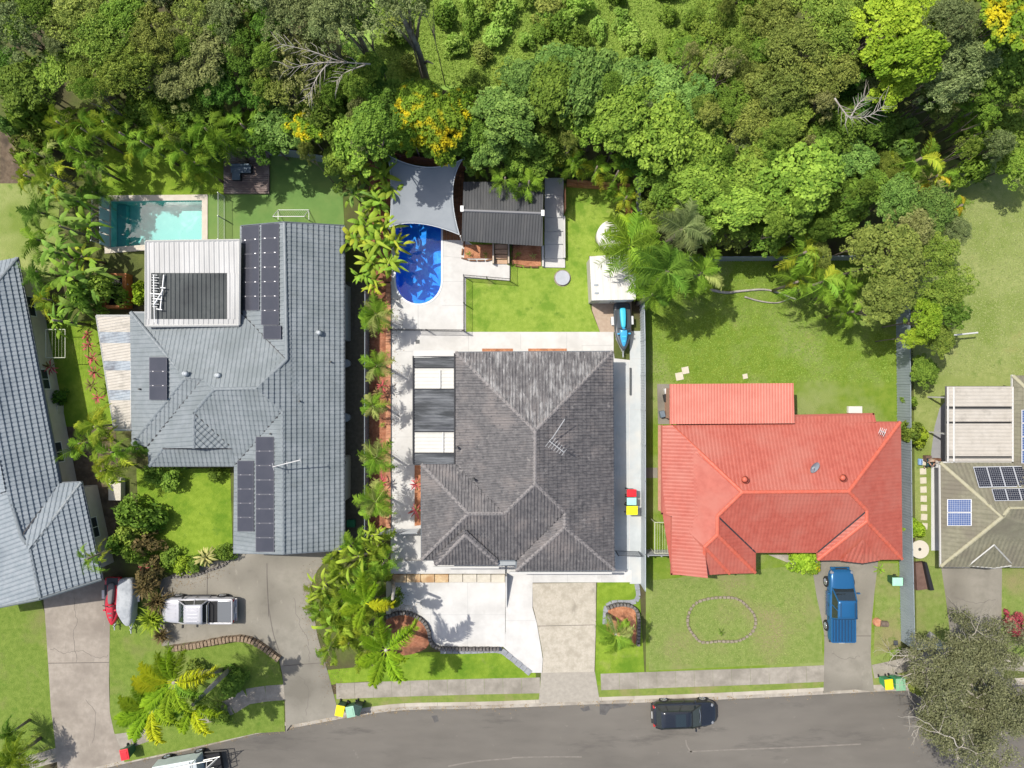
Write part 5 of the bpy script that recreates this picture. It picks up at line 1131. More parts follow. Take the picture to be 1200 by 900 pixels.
# ================================================================= VEHICLES, PERSON
tyre_m = M('tyre', (0.02, 0.02, 0.02), rough=0.9); rim_m = M('rim', (0.45, 0.46, 0.48), rough=0.3, metal=0.6)
glass_car = M('car_glass', (0.02, 0.03, 0.035), rough=0.05, spec=0.9, coat=0.5)
lamp_w = M('headlight_glass', (0.22, 0.23, 0.25), rough=0.2); lamp_r = M('tail_light', (0.45, 0.02, 0.02), rough=0.15); plast = M('black_plastic', (0.03, 0.03, 0.032), rough=0.6); plate_m = M('plate_white', (0.7, 0.7, 0.68), rough=0.5); chrome = M('chrome', (0.6, 0.6, 0.62), rough=0.2, metal=0.9)
def loft(stations, sub=1, name='body', mat=None, par=None, close=True):
    """stations: x, half width, bottom, shoulder, top"""
    b = B(); v = []; K_ = 0
    for x, w, zb, zs, zt in stations:
        half = [(w * .86, zb), (w, zb + .10), (w, (zb + zs) / 2), (w * .985, zs), (w * .90, zt), (w * .5, zt + .02)]
        ring = [(x, y, z) for y, z in half] + [(x, 0, zt + .03)] + [(x, -y, z) for y, z in half[::-1]]
        K_ = len(ring); v += ring
    f = []; n = len(stations)
    for i in range(n - 1):
        for k in range(K_):
            k2 = (k + 1) % K_; f.append((i * K_ + k, i * K_ + k2, (i + 1) * K_ + k2, (i + 1) * K_ + k))
    f.append(tuple(range(K_ - 1, -1, -1))); f.append(tuple((n - 1) * K_ + k for k in range(K_)))
    if stations[0][0] > stations[-1][0]: f = [q[::-1] for q in f]
    o = b.add(v, f).build(name, mat, par, True, local=True)
    bm = bmesh.new(); bm.from_mesh(o.data); bmesh.ops.recalc_face_normals(bm, faces=bm.faces); bm.to_mesh(o.data); bm.free()
    m = o.modifiers.new('s', 'SUBSURF'); m.levels = m.render_levels = sub; return o
def wheel(par, x, y, r=0.37, w=0.24):
    t = B(); n = 24; s = 1 if y > 0 else -1
    t.tube([(x, y - w / 2, r), (x, y - w * .35, r), (x, y + w * .35, r), (x, y + w / 2, r)], [r * .93, r, r, r * .93], n)
    tt = t.build('wheel', tyre_m, par, local=True)
    rb_ = B().tube([(x, y + s * (w / 2 - .01), r), (x, y + s * (w / 2 + .012), r)], [r * .66, r * .60], 18); rb_.build('rim', rim_m, tt, local=True)
    h = B()
    for k in range(5):
        a = k * 2 * math.pi / 5; h.tube([(x, y + s * (w / 2 + .02), r), (x + r * .55 * math.cos(a), y + s * (w / 2 + .02), r + r * .55 * math.sin(a))], 0.03, 4)
    h.build('spokes', chrome, tt, local=True, kind='stuff')
def cabin(par, lo, up, zl, zu, wl, wu, paint, pillars=(0.5,), crown=0.04):
    """glass house: lo/up = (rear x, front x) at belt and roof height"""
    (a0, a1), (b0, b1) = lo, up
    v = [(a0, -wl, zl), (a1, -wl * .96, zl), (a1, wl * .96, zl), (a0, wl, zl), (b0, -wu, zu), (b1, -wu * .96, zu), (b1, wu * .96, zu), (b0, wu, zu)]
    g = B().add(v, [(0, 1, 5, 4), (1, 2, 6, 5), (2, 3, 7, 6), (3, 0, 4, 7), (4, 5, 6, 7)]).build('windows', glass_car, par, local=True)
    # roof skin, slightly domed
    rb_ = B(); nx, ny = 6, 6; vv = []
    for i in range(nx + 1):
        for j in range(ny + 1):
            x = b0 - .03 + (b1 - b0 + .08) * i / nx; t = 2 * j / ny - 1; y = t * (wu + .02) * (1 - .04 * i / nx)
            vv.append((x, y, zu + .035 + crown * (1 - t * t) * (1 - (2 * i / nx - 1) ** 2 * .5)))
    K_ = ny + 1; m = len(vv); vv += [(p[0], p[1], zu - .01) for p in vv]
    ff = [(i * K_ + j, (i + 1) * K_ + j, (i + 1) * K_ + j + 1, i * K_ + j + 1) for i in range(nx) for j in range(ny)]
    edge = [j for j in range(K_)] + [i * K_ + ny for i in range(1, nx + 1)] + [nx * K_ + j for j in range(ny - 1, -1, -1)] + [i * K_ for i in range(nx - 1, 0, -1)]
    ff += [(edge[k], edge[(k + 1) % len(edge)], m + edge[(k + 1) % len(edge)], m + edge[k]) for k in range(len(edge))]
    rb_.add(vv, ff).build('roof', paint, par, True, local=True)
    pb_ = B()
    for i in (0, 1):
        for s in (-1, 1): pb_.tube([(lo[i], s * wl * (.96 if i else 1), zl), (up[i], s * wu * (.96 if i else 1), zu + .02)], .045, 5)
    for t in pillars:
        for s in (-1, 1): pb_.tube([(lo[0] + (lo[1] - lo[0]) * t, s * wl * .985, zl), (up[0] + (up[1] - up[0]) * t, s * wu * .985, zu + .02)], .04, 5)
    pb_.build('pillars', paint, par, local=True); return g
def gaps(par, xs, w, z0, z1, cross=()):
    """dark shut lines: doors down the sides, bonnet and tailgate across"""
    b = B()
    for x in xs:
        for s in (-1, 1): b.box((x, s * w, z0), (.018, .012, z1 - z0))
    for x, hw, z in cross: b.tube([(x - .06, -hw, z - .05), (x, -hw * .5, z), (x, hw * .5, z), (x - .06, hw, z - .05)], .011, 4)
    b.build('shut_lines', M('black_plastic', (0, 0, 0)), par, local=True, kind='stuff')
    for x in xs[1:]:
        for s in (-1, 1): B().box((x - .12, s * (w + .01), z1 - .12), (.15, .025, .03)).build('door_handle', M('black_plastic', (0, 0, 0)), par, local=True)
def mirrors(par, x, y, z, m):
    for s in (-1, 1):
        b = B(); b.box((x, s * (y + .12), z), (.12, .24, .16), taper=.85); b.build('wing_mirror', m, par, local=True, bevel=.02)
def lights(par, xf, xr, y, zf, zr, wf=.34, wr=.16):
    for s in (-1, 1):
        B().box((xf, s * y, zf), (.26, wf * .8, .14), -s * .45, taper=.6).build('headlight', lamp_w, par, local=True, bevel=.03)
        B().box((xr, s * (y + .04), zr), (.12, wr, .24), taper=.9).build('tail_light', lamp_r, par, local=True, bevel=.02)
# black wagon parked on the street
pb_m = M('paint_black', (0.016, 0.019, 0.026), rough=0.22, coat=0.6, spec=0.6)
r = root('parked_car', P(799.5, 831.5, -0.13), 'black station wagon parked on the street by the kerb', 'car', rz=R(1.5))
loft([(-2.33, .62, .42, .72, .86), (-2.24, .84, .32, .78, .98), (-1.75, .93, .24, .82, 1.02), (-.6, .94, .22, .82, 1.0), (.6, .94, .22, .82, .98), (1.05, .93, .24, .78, .94), (1.7, .91, .28, .72, .85), (2.12, .80, .34, .62, .72), (2.34, .52, .40, .56, .60)], 2, 'body', pb_m, r)
cabin(r, (-2.15, 1.12), (-1.85, .30), .96, 1.55, .80, .62, pb_m, (.22, .58))
for x in (-1.42, 1.40):
    for s in (-1, 1): wheel(r, x, s * .84, .36, .23)
mirrors(r, .72, .90, .92, pb_m); lights(r, 1.98, -2.26, .62, .66, .74)
for s in (-1, 1): B().tube([(-1.75, s * .60, 1.62), (.2, s * .58, 1.62)], .022, 6).build('roof_rail', plast, r, local=True)
B().box((-2.37, 0, .62), (.03, .5, .12)).build('number_plate', plate_m, r, local=True); B().box((-2.28, 0, .36), (.2, 1.5, .2), taper=.9).build('bumper', plast, r, local=True, bevel=.04)
B().tube([(.98, -.66, 1.02), (1.06, 0, 1.06), (.98, .66, 1.02)], .02, 5).build('wiper', chrome, r, local=True); B().box((-.5, 0, 1.615), (.75, .9, .02)).build('sunroof', glass_car, r, local=True, bevel=.03)
gaps(r, (1.0, .05, -.95), .945, .35, .88, ((1.12, .78, .99), (-2.2, .7, .98)))
B().box((2.30, 0, .40), (.12, .9, .14)).build('grille', M('black_plastic', (0, 0, 0)), r, local=True)
# utility vehicles
def ute(label, loc, rz, paint, tray, cover):
    r = root('utility_truck', loc, label, 'ute', rz=rz)
    loft([(-2.62, .84, .50, .84, 1.02), (-2.55, .91, .42, .86, 1.06), (-1.2, .93, .38, .88, 1.06), (-.2, .94, .36, .90, 1.04), (.9, .94, .36, .90, 1.04), (1.15, .93, .38, .90, 1.08), (1.9, .91, .40, .86, 1.04), (2.38, .84, .44, .76, .92), (2.62, .66, .48, .66, .76)], 2, 'body', paint, r)
    cabin(r, (-.85, 1.32), (-.68, .55), 1.04, 1.68, .82, .68, paint, (.45,))
    for x in (-1.60, 1.58):
        for s in (-1, 1): wheel(r, x, s * .86, .39, .25)
    mirrors(r, .95, .93, 1.05, plast if tray == 'dark' else paint); lights(r, 2.36, -2.56, .70, .78, .82)
    B().box((-2.66, 0, .5), (.16, 1.6, .16)).build('rear_bumper', chrome if tray == 'dark' else plast, r, local=True, bevel=.03); B().box((2.62, 0, .5), (.18, 1.45, .18), taper=.9).build('front_bumper', paint, r, local=True, bevel=.05)
    # bed rim and contents
    for s in (-1, 1): B().box((-1.72, s * .84, 1.02), (1.7, .12, .12)).build('tray_side', paint, r, local=True, bevel=.02); B().tube([(-.8, s * .96, .42), (.95, s * .96, .42)], .06, 6).build('side_step', chrome if tray != 'dark' else plast, r, local=True)
    B().box((-2.56, 0, .98), (.09, 1.65, .16)).build('tailgate', paint, r, local=True, bevel=.02)
    if tray == 'dark':
        B().box((-1.22, 0, 1.07), (.62, 1.52, .03)).build('tray_floor', M('tray_black', (0.015, 0.015, 0.017), rough=.8), r, local=True)
        B().box((-2.03, 0, 1.10), (.98, 1.5, .05)).build('tonneau', cover, r, local=True, bevel=.02)
        for s in (-1, 1): B().tube([(-.95, s * .74, 1.1), (-1.0, s * .62, 1.62)], .035, 6).build('sports_bar', chrome, r, local=True)
        B().tube([(-1.0, -.62, 1.62), (-1.0, .62, 1.62)], .04, 6).build('sports_bar', chrome, r, local=True)
        for k in range(5): B().box((.1, -.48 + k * .24, 1.75), (1.0, .045, .02)).build('roof_rib', paint, r, local=True)
        for k in range(4): B().box((1.85, -.42 + k * .28, 1.10), (.7, .04, .02), rot=Matrix.Rotation(R(5), 3, 'Y')).build('bonnet_rib', paint, r, local=True)
    else:
        B().box((-1.74, 0, 1.08), (1.62, 1.56, .04)).build('tray_lid', cover, r, local=True)
        for k in range(7): B().box((-1.74, -.66 + k * .22, 1.12), (1.58, .09, .035), taper=.85).build('lid_rib', paint, r, local=True)
        for k in range(2): B().box((-.05, -.5 + k * 1.0, 1.75), (1.0, .03, .02)).build('roof_channel', plast, r, local=True)
    B().box((1.18, 0, 1.06), (.1, 1.35, .02)).build('wiper_tray', plast, r, local=True)
    B().box((-2.72, 0, .72), (.02, .42, .12)).build('number_plate', plate_m, r, local=True)
    gaps(r, (1.05, .12, -.82), .945, .48, .95, ((1.30, .80, 1.075),)); B().box((2.60, 0, .62), (.10, .8, .16)).build('grille', plast, r, local=True)
    return r
ute('silver dual-cab ute with dark open tray parked on the grey driveway', P(238, 711), R(180), M('paint_silver', (0.47, 0.47, 0.50), (0.52, 0.52, 0.55), 1, rough=0.3, metal=0.25, coat=0.4), 'dark', M('tonneau_grey', (0.13, 0.14, 0.155), rough=.6))
ute('bright blue dual-cab ute with ribbed tray lid parked below the red house', P(980, 705), R(90), M('paint_blue', (0.02, 0.115, 0.27), rough=0.25, metal=0.2, coat=0.5), 'rib', M('lid_navy', (0.012, 0.05, 0.12), rough=.5))
# jet skis on trailers
def trailer(label, loc, rz, dark=False):
    r = root('boat_trailer', loc, label, 'trailer', rz=rz); m = M('galvanised', (0.42, 0.44, 0.46), rough=.4, metal=.4)
    for s in (-1, 1):
        B().tube([(-1.5, s * .45, .38), (.9, s * .45, .38), (1.9, 0, .40)], .04, 5).build('rail', m, r, local=True); B().box((-.4, s * .70, .58), (.62, .22, .04)).build('mudguard', wt, r, local=True, bevel=.02); wheel(r, -.4, s * .70, .26, .15)
    for x in (-1.4, -.4, .7): B().tube([(x, -.45, .36), (x, .45, .36)], .035, 5).build('crossbar', m, r, local=True)
    B().tube([(1.9, 0, .40), (2.25, 0, .40)], .05, 6).build('drawbar', m, r, local=True); B().tube([(1.95, 0, .1), (1.95, 0, .55)], .04, 6).build('jockey_stand', m, r, local=True); return r
def jetski(label, loc, rz, hull, seat, trim, cover=None):
    r = root('jet_ski', loc, label, 'jet ski', rz=rz); r.scale = (1.06, 1.15, 1); z = .42
    if cover:
        o = loft([(-1.62, .36, z, z + .35, z + .5), (-1.4, .52, z, z + .38, z + .62), (-.3, .56, z, z + .4, z + .72), (.3, .56, z, z + .42, z + .95), (.7, .52, z, z + .4, z + .85), (1.3, .34, z, z + .36, z + .6), (1.7, .10, z + .1, z + .34, z + .45)], 2, 'cover', cover, r); return r
    loft([(-1.60, .46, z, z + .26, z + .34), (-1.5, .54, z - .05, z + .28, z + .36), (-.4, .56, z - .08, z + .30, z + .38), (.5, .52, z - .08, z + .34, z + .42), (1.1, .36, z - .02, z + .36, z + .46), (1.5, .16, z + .1, z + .40, z + .48), (1.66, .04, z + .22, z + .42, z + .46)], 2, 'hull', hull, r)
    loft([(.15, .20, z + .4, z + .62, z + .74), (.5, .26, z + .38, z + .6, z + .78), (1.0, .20, z + .36, z + .52, z + .62), (1.45, .07, z + .36, z + .44, z + .5)], 2, 'cowl', seat, r)
    loft([(-1.25, .17, z + .34, z + .5, z + .56), (-1.0, .20, z + .34, z + .56, z + .64), (-.2, .16, z + .34, z + .60, z + .70), (.2, .12, z + .4, z + .64, z + .72)], 2, 'seat', trim, r)
    B().box((-1.3, 0, z + .36), (.5, .7, .03)).build('rear_deck', M('mat_dark', (0.05, 0.055, 0.06), rough=.8), r, local=True)
    for s in (-1, 1): B().box((-.4, s * .40, z + .37), (1.4, .16, .03)).build('footwell', M('mat_dark', (0, 0, 0)), r, local=True); B().box((.55, s * .34, z + .62), (.1, .14, .1)).build('mirror', seat, r, local=True)
    B().tube([(.18, -.36, z + .84), (.3, 0, z + .82), (.18, .36, z + .84)], .03, 6).build('handlebar', plast, r, local=True)
    for k in range(2): B().box((.75 + k * .3, 0, z + .70 - k * .09), (.12, .3 - k * .1, .04), taper=.8).build('vent_stripe', trim, r, local=True)
    return r
trailer('galvanised trailer under the red jet ski by the tan driveway', P(138, 700), R(-90))
jetski('red and black jet ski on a trailer at the corner of the tan driveway', P(139, 700), R(-90), M('ski_red', (0.42, 0.015, 0.03), rough=.25, coat=.5), M('ski_red2', (0.5, 0.03, 0.05), rough=.25, coat=.5), M('seat_grey', (0.16, 0.15, 0.15), rough=.7))
trailer('galvanised trailer under the grey covered jet ski on the grass', P(156, 704), R(-88))
jetski('jet ski under a wrinkled light grey cover next to the red one', P(156, 701), R(-88), None, None, None, M('cover_grey', (0.36, 0.38, 0.40), (0.44, 0.46, 0.48), 3, (0.25, 0.27, 0.29), 1.5, rough=.8, bump=.8, bs=5))
trailer('galvanised trailer with white mudguards under the blue jet ski by the white shed', P(728, 383), R(-88))
jetski('bright blue and black jet ski on a trailer below the white shed', P(728, 383), R(-88), M('ski_black', (0.05, 0.065, 0.08), rough=.3, coat=.4), M('ski_blue', (0.06, 0.36, 0.62), rough=.25, coat=.5), M('ski_cyan', (0.05, 0.48, 0.66), rough=.5))
# tradesman's ute with a ladder rack at the lower edge
r = root('work_truck', P(219, 889, -0.13), 'pale grey work truck with ladder rack and empty steel frame at the lower edge', 'truck', rz=R(10)); pg = M('paint_palegrey', (0.40, 0.45, 0.47), (0.47, 0.52, 0.54), 1.5, rough=.4)
B().box((-.1, -.45, .55), (3.3, 2.05, 1.05), taper=.97).build('canopy', pg, r, local=True, bevel=.05); B().box((-1.3, -.45, 1.61), (.5, 1.7, .03)).build('hatch', glass_car, r, local=True)
B().box((.1, -.45, 1.61), (1.9, 1.85, .04)).build('roof_panel', M('panel_offwhite', (0.52, 0.55, 0.56), rough=.5), r, local=True, bevel=.03)
for s in (-1, 1):
    for x in (-1.2, 1.2): wheel(r, x, -.45 + s * .95, .36, .22)
rk = M('rack_steel', (0.5, 0.5, 0.48), rough=.4, metal=.3); rkd = M('rack_dark', (0.06, 0.055, 0.05), rough=.6)
for y in (-.1, .45): B().tube([(-1.9, y - .1, 2.0), (2.9, y + .05, 2.0)], .035, 5).build('rack_rail', rk, r, local=True)
for x in (-1.7, 1.4): B().tube([(x, -1.4, 2.0), (x, .5, 2.0)], .035, 5).build('rack_bar', rk, r, local=True); B().tube([(x, .5, .9), (x, .5, 2.0)], .03, 5).build('rack_post', rk, r, local=True)
for p, q in (((1.7, -1.3, .6), (3.3, -.9, .6)), ((1.7, .5, .6), (3.3, .35, .6)), ((3.3, -.9, .6), (3.3, .35, .6)), ((1.75, -.4, 1.9), (3.2, .55, 1.9)), ((2.2, .55, 1.9), (3.4, .6, 1.9)), ((2.3, -.1, 1.9), (2.45, .58, 1.9)), ((1.75, -.6, 1.6), (3.3, .6, 1.9))): B().tube([p, q], .035, 5).build('frame_bar', rkd if p[2] < 1 else rk, r, local=True)
B().box((2.25, -.4, .45), (1.1, 1.5, .3)).build('tray', M('tray_black', (0.015, 0.015, 0.017), rough=.8), r, local=True)

# the seated person beside the khaki house
skin = M('skin', (0.50, 0.30, 0.21), rough=.6); tsh = M('shirt_tan', (0.42, 0.32, 0.24), rough=.9); trs = M('trousers_teal', (0.02, 0.06, 0.075), rough=.9); hairm = M('cap_pale', (0.45, 0.40, 0.36), rough=.9); shoe = M('shoe_dark', (0.05, 0.05, 0.055), rough=.7)
def skinned(name, verts, edges, radii, mat, par, rootv=0):
    me = bpy.data.meshes.new(name); me.from_pydata(verts, edges, []); o = bpy.data.objects.new(name, me); COL.objects.link(o); o.parent = par; me.materials.append(mat)
    sk = o.modifiers.new('skin', 'SKIN'); sk.use_smooth_shade = True
    if not me.skin_vertices: bpy.context.view_layer.objects.active = o
    for i, rr in enumerate(radii): me.skin_vertices[0].data[i].radius = (rr, rr); me.skin_vertices[0].data[i].use_root = (i == rootv)
    s = o.modifiers.new('sub', 'SUBSURF'); s.levels = s.render_levels = 1; return o
pr = root('person', P(1084.5, 537.5), 'person in tan shirt and dark teal trousers seated on a box by the carport corner', 'person', rz=R(-90))
# local frame: +X forward (toward the street), seated, hands together in front
V_ = [(0, 0, .52), (.02, 0, .72), (.05, 0, .95), (.06, 0, 1.07), (.07, 0, 1.14), (.08, 0, 1.27), (.08, 0, 1.36),
      (.05, .19, 1.00), (.13, .27, .80), (.33, .12, .80), (.40, .07, .81), (.05, -.19, 1.00), (.13, -.27, .80), (.33, -.12, .80), (.40, -.07, .81),
      (.05, .10, .50), (.44, .13, .52), (.52, .12, .14), (.64, .12, .06), (.05, -.10, .50), (.44, -.13, .52), (.56, -.12, .14), (.68, -.12, .06)]
E_ = [(0, 1), (1, 2), (2, 3), (3, 4), (4, 5), (5, 6), (2, 7), (7, 8), (8, 9), (9, 10), (2, 11), (11, 12), (12, 13), (13, 14), (0, 15), (15, 16), (16, 17), (17, 18), (0, 19), (19, 20), (20, 21), (21, 22)]
rad = [.13, .13, .14, .07, .055, .10, .085, .07, .052, .042, .035, .07, .052, .042, .035, .095, .07, .045, .04, .095, .07, .045, .04]
bd = skinned('body', V_, E_, rad, skin, pr)
skinned('shirt', [(.0, 0, .60), (.02, 0, .74), (.05, 0, .96), (.05, .19, 1.01), (.11, .255, .86), (.05, -.19, 1.01), (.11, -.255, .86)], [(0, 1), (1, 2), (2, 3), (3, 4), (2, 5), (5, 6)], [.155, .155, .16, .088, .07, .088, .07], tsh, pr)
skinned('trousers', [(0, 0, .53), (.05, .10, .50), (.44, .13, .52), (.52, .12, .16), (.05, -.10, .50), (.44, -.13, .52), (.56, -.12, .16)], [(0, 1), (1, 2), (2, 3), (0, 4), (4, 5), (5, 6)], [.155, .115, .088, .06, .115, .088, .06], trs, pr)
for s, x in ((1, .58), (-1, .62)): B().box((x, s * .12, 0), (.28, .1, .09), taper=.8).build('shoe', shoe, pr, local=True, bevel=.03)
hb = B(); n = 12
for zz, rr in ((1.30, .112), (1.36, .11), (1.41, .08)): pass
hb.cyl((.08, 0, 1.31), .108, .07, 16, .10).cyl((.08, 0, 1.38), .10, .05, 16, .05).box((.19, 0, 1.30), (.10, .15, .015)); hb.build('cap', hairm, pr, True, local=True)
for s in (1, -1):
    for k in range(5): B().tube([(.42, s * (.085 - k * .012), .83 - k * .012), (.46, s * (.055 - k * .01), .835 - k * .014), (.455, s * .028, .82 - k * .012)], [.010, .009, .008], 5).build('finger', skin, bd, local=True)
    B().box((.175, s * .035, 1.27), (.012, .026, .014)).build('eye', shoe, bd, local=True)
B().box((.19, 0, 1.225), (.03, .03, .05), taper=.6).build('nose', skin, bd, local=True); B().box((.178, 0, 1.195), (.012, .05, .012)).build('mouth', M('lips', (0.3, 0.12, 0.1), rough=.6), bd, local=True)
tag(B().box(P(1084.5, 537.5, .0) + Vector((0, .05, 0)), (.42, .42, .42)).build('seat_box', M('box_brown', (0, 0, 0)), bevel=.02), 'low brown box the seated person sits on', 'box')
c = P(1084.5, 541) + Vector((-.48, 0, 0)); r = root('sports_bag', c, 'light blue bag on the ground at the seated person\'s right side', 'bag'); B().box((c.x, c.y, .05), (.3, .5, .25), taper=.85).build('bag', M('bag_blue', (0.22, 0.36, 0.60), rough=.8), r, bevel=.06); B().tube([(c.x, c.y - .15, .3), (c.x, c.y, .38), (c.x, c.y + .15, .3)], .015, 5).build('handle', plast, r)
c = P(1099, 538.5); tag(B().box((c.x - .3, c.y, .05), (.6, .25, .35)).build('bench_box', M('timber_dark', (0, 0, 0)), bevel=.02), 'dark brown bench box between the seated person and the carport', 'box')
# ================================================================= PLANTS
def mesh_np(name, v, quads, tint=None, mat=None, smooth=False):
    me = bpy.data.meshes.new(name); n = len(v); q = len(quads)
    me.vertices.add(n); me.vertices.foreach_set('co', np.asarray(v, np.float32).ravel())
    me.loops.add(q * 4); me.loops.foreach_set('vertex_index', np.asarray(quads, np.int32).ravel())
    me.polygons.add(q); me.polygons.foreach_set('loop_start', np.arange(0, q * 4, 4, dtype=np.int32)); me.polygons.foreach_set('loop_total', np.full(q, 4, np.int32))
    if tint is not None: a = me.attributes.new('tint', 'FLOAT', 'FACE'); a.data.foreach_set('value', np.asarray(tint, np.float32))
    me.update(calc_edges=True)
    if mat: me.materials.append(mat)
    return me
def leafquads(pos, nrm, size, asp=0.6, jitter=0.5):
    """diamond leaves lying across the given normals"""
    n = len(pos); nrm = nrm + RNG.normal(0, jitter, (n, 3)); nrm /= np.linalg.norm(nrm, axis=1, keepdims=True)
    t = RNG.normal(0, 1, (n, 3)); t -= nrm * (t * nrm).sum(1, keepdims=True); t /= np.linalg.norm(t, axis=1, keepdims=True)
    b = np.cross(nrm, t); s = (size * RNG.uniform(.5, 1.5, n))[:, None]
    v = np.stack([pos - t * s, pos + b * s * asp - nrm * s * .15, pos + t * s, pos - b * s * asp - nrm * s * .15], 1).reshape(-1, 3)
    return v, np.arange(n * 4).reshape(-1, 4)
def crown(name, clumps, rc, leaves, leaf, asp=.6, flat=.75, lobes=5, jit=.5, hole=0.0):
    """unit crown: clumps of leaves spread over an uneven domed volume"""
    lb = [(RNG.uniform(0, 2 * math.pi), RNG.uniform(.1, .35)) for _ in range(lobes)]; P_, N_, T_ = [], [], []
    for k in range(clumps):
        a = RNG.uniform(0, 2 * math.pi); u = math.sqrt(RNG.uniform(0, 1)) * (.98 if RNG.random() > .22 else 1.32); el = math.sqrt(max(0, 1 - min(1, u) ** 2))
        rad = .78 + sum(w * max(0, math.cos(a - p)) ** 4 for p, w in lb) * .6
        depth = RNG.uniform(.72, 1.0) if RNG.random() > .2 else RNG.uniform(.3, .7)
        c = np.array([math.cos(a) * u * rad * depth, math.sin(a) * u * rad * depth, (el * depth) * flat - .15 * u])
        r_ = rc * RNG.uniform(.65, 1.25); m = int(leaves * RNG.uniform(.7, 1.3))
        d = RNG.normal(0, 1, (m, 3)); d[:, 2] = np.abs(d[:, 2]) * 1.0 - .35; d /= np.linalg.norm(d, axis=1, keepdims=True)
        p = c + d * r_ * RNG.uniform(.72, 1.05, (m, 1)) * np.array([1, 1, .8]); P_.append(p); N_.append(d * .8 + np.array([0, 0, .55])); T_.append(np.clip(RNG.normal(RNG.uniform(.1, .9), .24, m), 0, 1))
    p = np.concatenate(P_); v, q = leafquads(p, np.concatenate(N_), leaf, asp, jit); return mesh_np(name, v, q, np.concatenate(T_))
BROAD = [crown('crown_broad', 105, .19, 80, .048, .65, .6, 7, .55) for _ in range(5)]
FINE = [crown('crown_fine', 125, .16, 95, .034, .45, .65, 8, .8) for _ in range(5)]
DENSE = [crown('crown_dense', 120, .16, 75, .036, .6, .6, 5, .45) for _ in range(3)]
SPARSE = [crown('crown_sparse', 46, .17, 75, .042, .35, .7, 8, .9) for _ in range(3)]
BUSH = [crown('bush', 26, .34, 60, .10, .55, .75, 5) for _ in range(4)]
def spiky(name, n, L, w, up=(0.2, 1.3)):
    v, q, t = [], [], []
    for k in range(n):
        a = RNG.uniform(0, 2 * math.pi); el = RNG.uniform(*up); d = np.array([math.cos(a) * math.cos(el), math.sin(a) * math.cos(el), math.sin(el)]); s = np.array([-math.sin(a), math.cos(a), 0]) * w; l = L * RNG.uniform(.7, 1.1)
        o = np.array([RNG.normal(0, .12), RNG.normal(0, .12), 0]); m = o + d * l * .55; e_ = o + d * l + np.array([0, 0, -.25 * l])
        b = len(v); v += [o - s * .6, o + s * .6, m + s, m - s, e_ + s * .15, e_ - s * .15]; q += [(b, b + 1, b + 2, b + 3), (b + 3, b + 2, b + 4, b + 5)]; tt = RNG.uniform(0, 1); t += [tt, tt]
    return mesh_np(name, v, q, t)
SPIKY = [spiky('spiky_bush', 150, 1.0, .035) for _ in range(2)]
# palm fronds along +X, unit length
def frond(name, n=34, w=.22, droop=.45, plume=False, arch=.25, lw=.014):
    v, q, t = [], [], []
    def rach(s): return np.array([s * (1 - .18 * s * s), 0, arch * math.sin(s * 2.2) - droop * s ** 2.4])
    prev = None
    for k in range(n):   # rachis
        s = k / (n - 1); p = rach(s); hw = .016 * (1 - .8 * s)
        cur = (p + np.array([0, -hw, 0]), p + np.array([0, hw, 0]))
        if prev is not None: b = len(v); v += [prev[0], cur[0], cur[1], prev[1]]; q.append((b, b + 1, b + 2, b + 3)); t.append(.9)
        prev = cur
    for k in range(n):
        s = .14 + .86 * (k + .5) / n; p = rach(s); l = w * (math.sin(min(1, (s - .08) * 1.25) * math.pi) ** .5 if s < .9 else .55) * RNG.uniform(.85, 1.1) + .03
        for side in (-1, 1):
            for rep in range(4 if plume else 1):
                el = RNG.uniform(-.9, 1.1) if plume else RNG.uniform(-.05, .35); sw = RNG.uniform(.55, .95)
                d = np.array([math.cos(sw * 1.0) * .62, side * math.sin(sw * 1.2) * math.cos(el), math.sin(el) * .9 - .05]); d /= np.linalg.norm(d)
                m = p + d * l * .55; e_ = p + d * l + np.array([0, 0, -.28 * l]); wv = np.array([lw, 0, lw * .6]) * (1 if not plume else .9)
                b = len(v); v += [p - wv * .7, p + wv * .7, m + wv, m - wv, e_ + wv * .2, e_ - wv * .2]; tt = float(np.clip(RNG.normal(.35 + .4 * (k / n), .2), 0, 1)); q += [(b, b + 1, b + 2, b + 3), (b + 3, b + 2, b + 4, b + 5)]; t += [tt, tt]
    return mesh_np(name, v, q, t)
FEATHER = [frond('frond', 38, .25, d, False, a, .013) for d, a in ((.45, .25), (.7, .35), (.3, .2))]
CANE = [frond('frond', 32, .25, d, False, a, .016) for d, a in ((.65, .35), (.9, .45), (.5, .3))]
PLUME = [frond('frond', 40, .20, d, True, .22, .014) for d in (.35, .55)]
def paddle(name, wide=.16, droop=.5):
    v, q, t = [], [], []; n = 9; pv = None
    for k in range(n):
        s = k / (n - 1); w = .012 if s < .22 else wide * math.sin(min(1, (s - .2) / .8 * .93 + .07) * math.pi) ** .6; x = s * (1 - .15 * s); z = .35 * math.sin(s * 2.0) - droop * s ** 2.5
        row = [np.array([x, -w, z - w * .25]), np.array([x, 0, z + w * .2]), np.array([x, w, z - w * .25])]
        if pv: b = len(v); v += pv + row; q += [(b, b + 3, b + 4, b + 1), (b + 1, b + 4, b + 5, b + 2)]; tt = .2 + .6 * s; t += [tt, tt + .1]
        pv = row
    return mesh_np(name, v, q, t)
PADDLE = [paddle('leaf', .10, .55), paddle('leaf', .08, .9), paddle('leaf', .12, .35)]
STRAP = [paddle('leaf', .065, .6), paddle('leaf', .08, .35)]

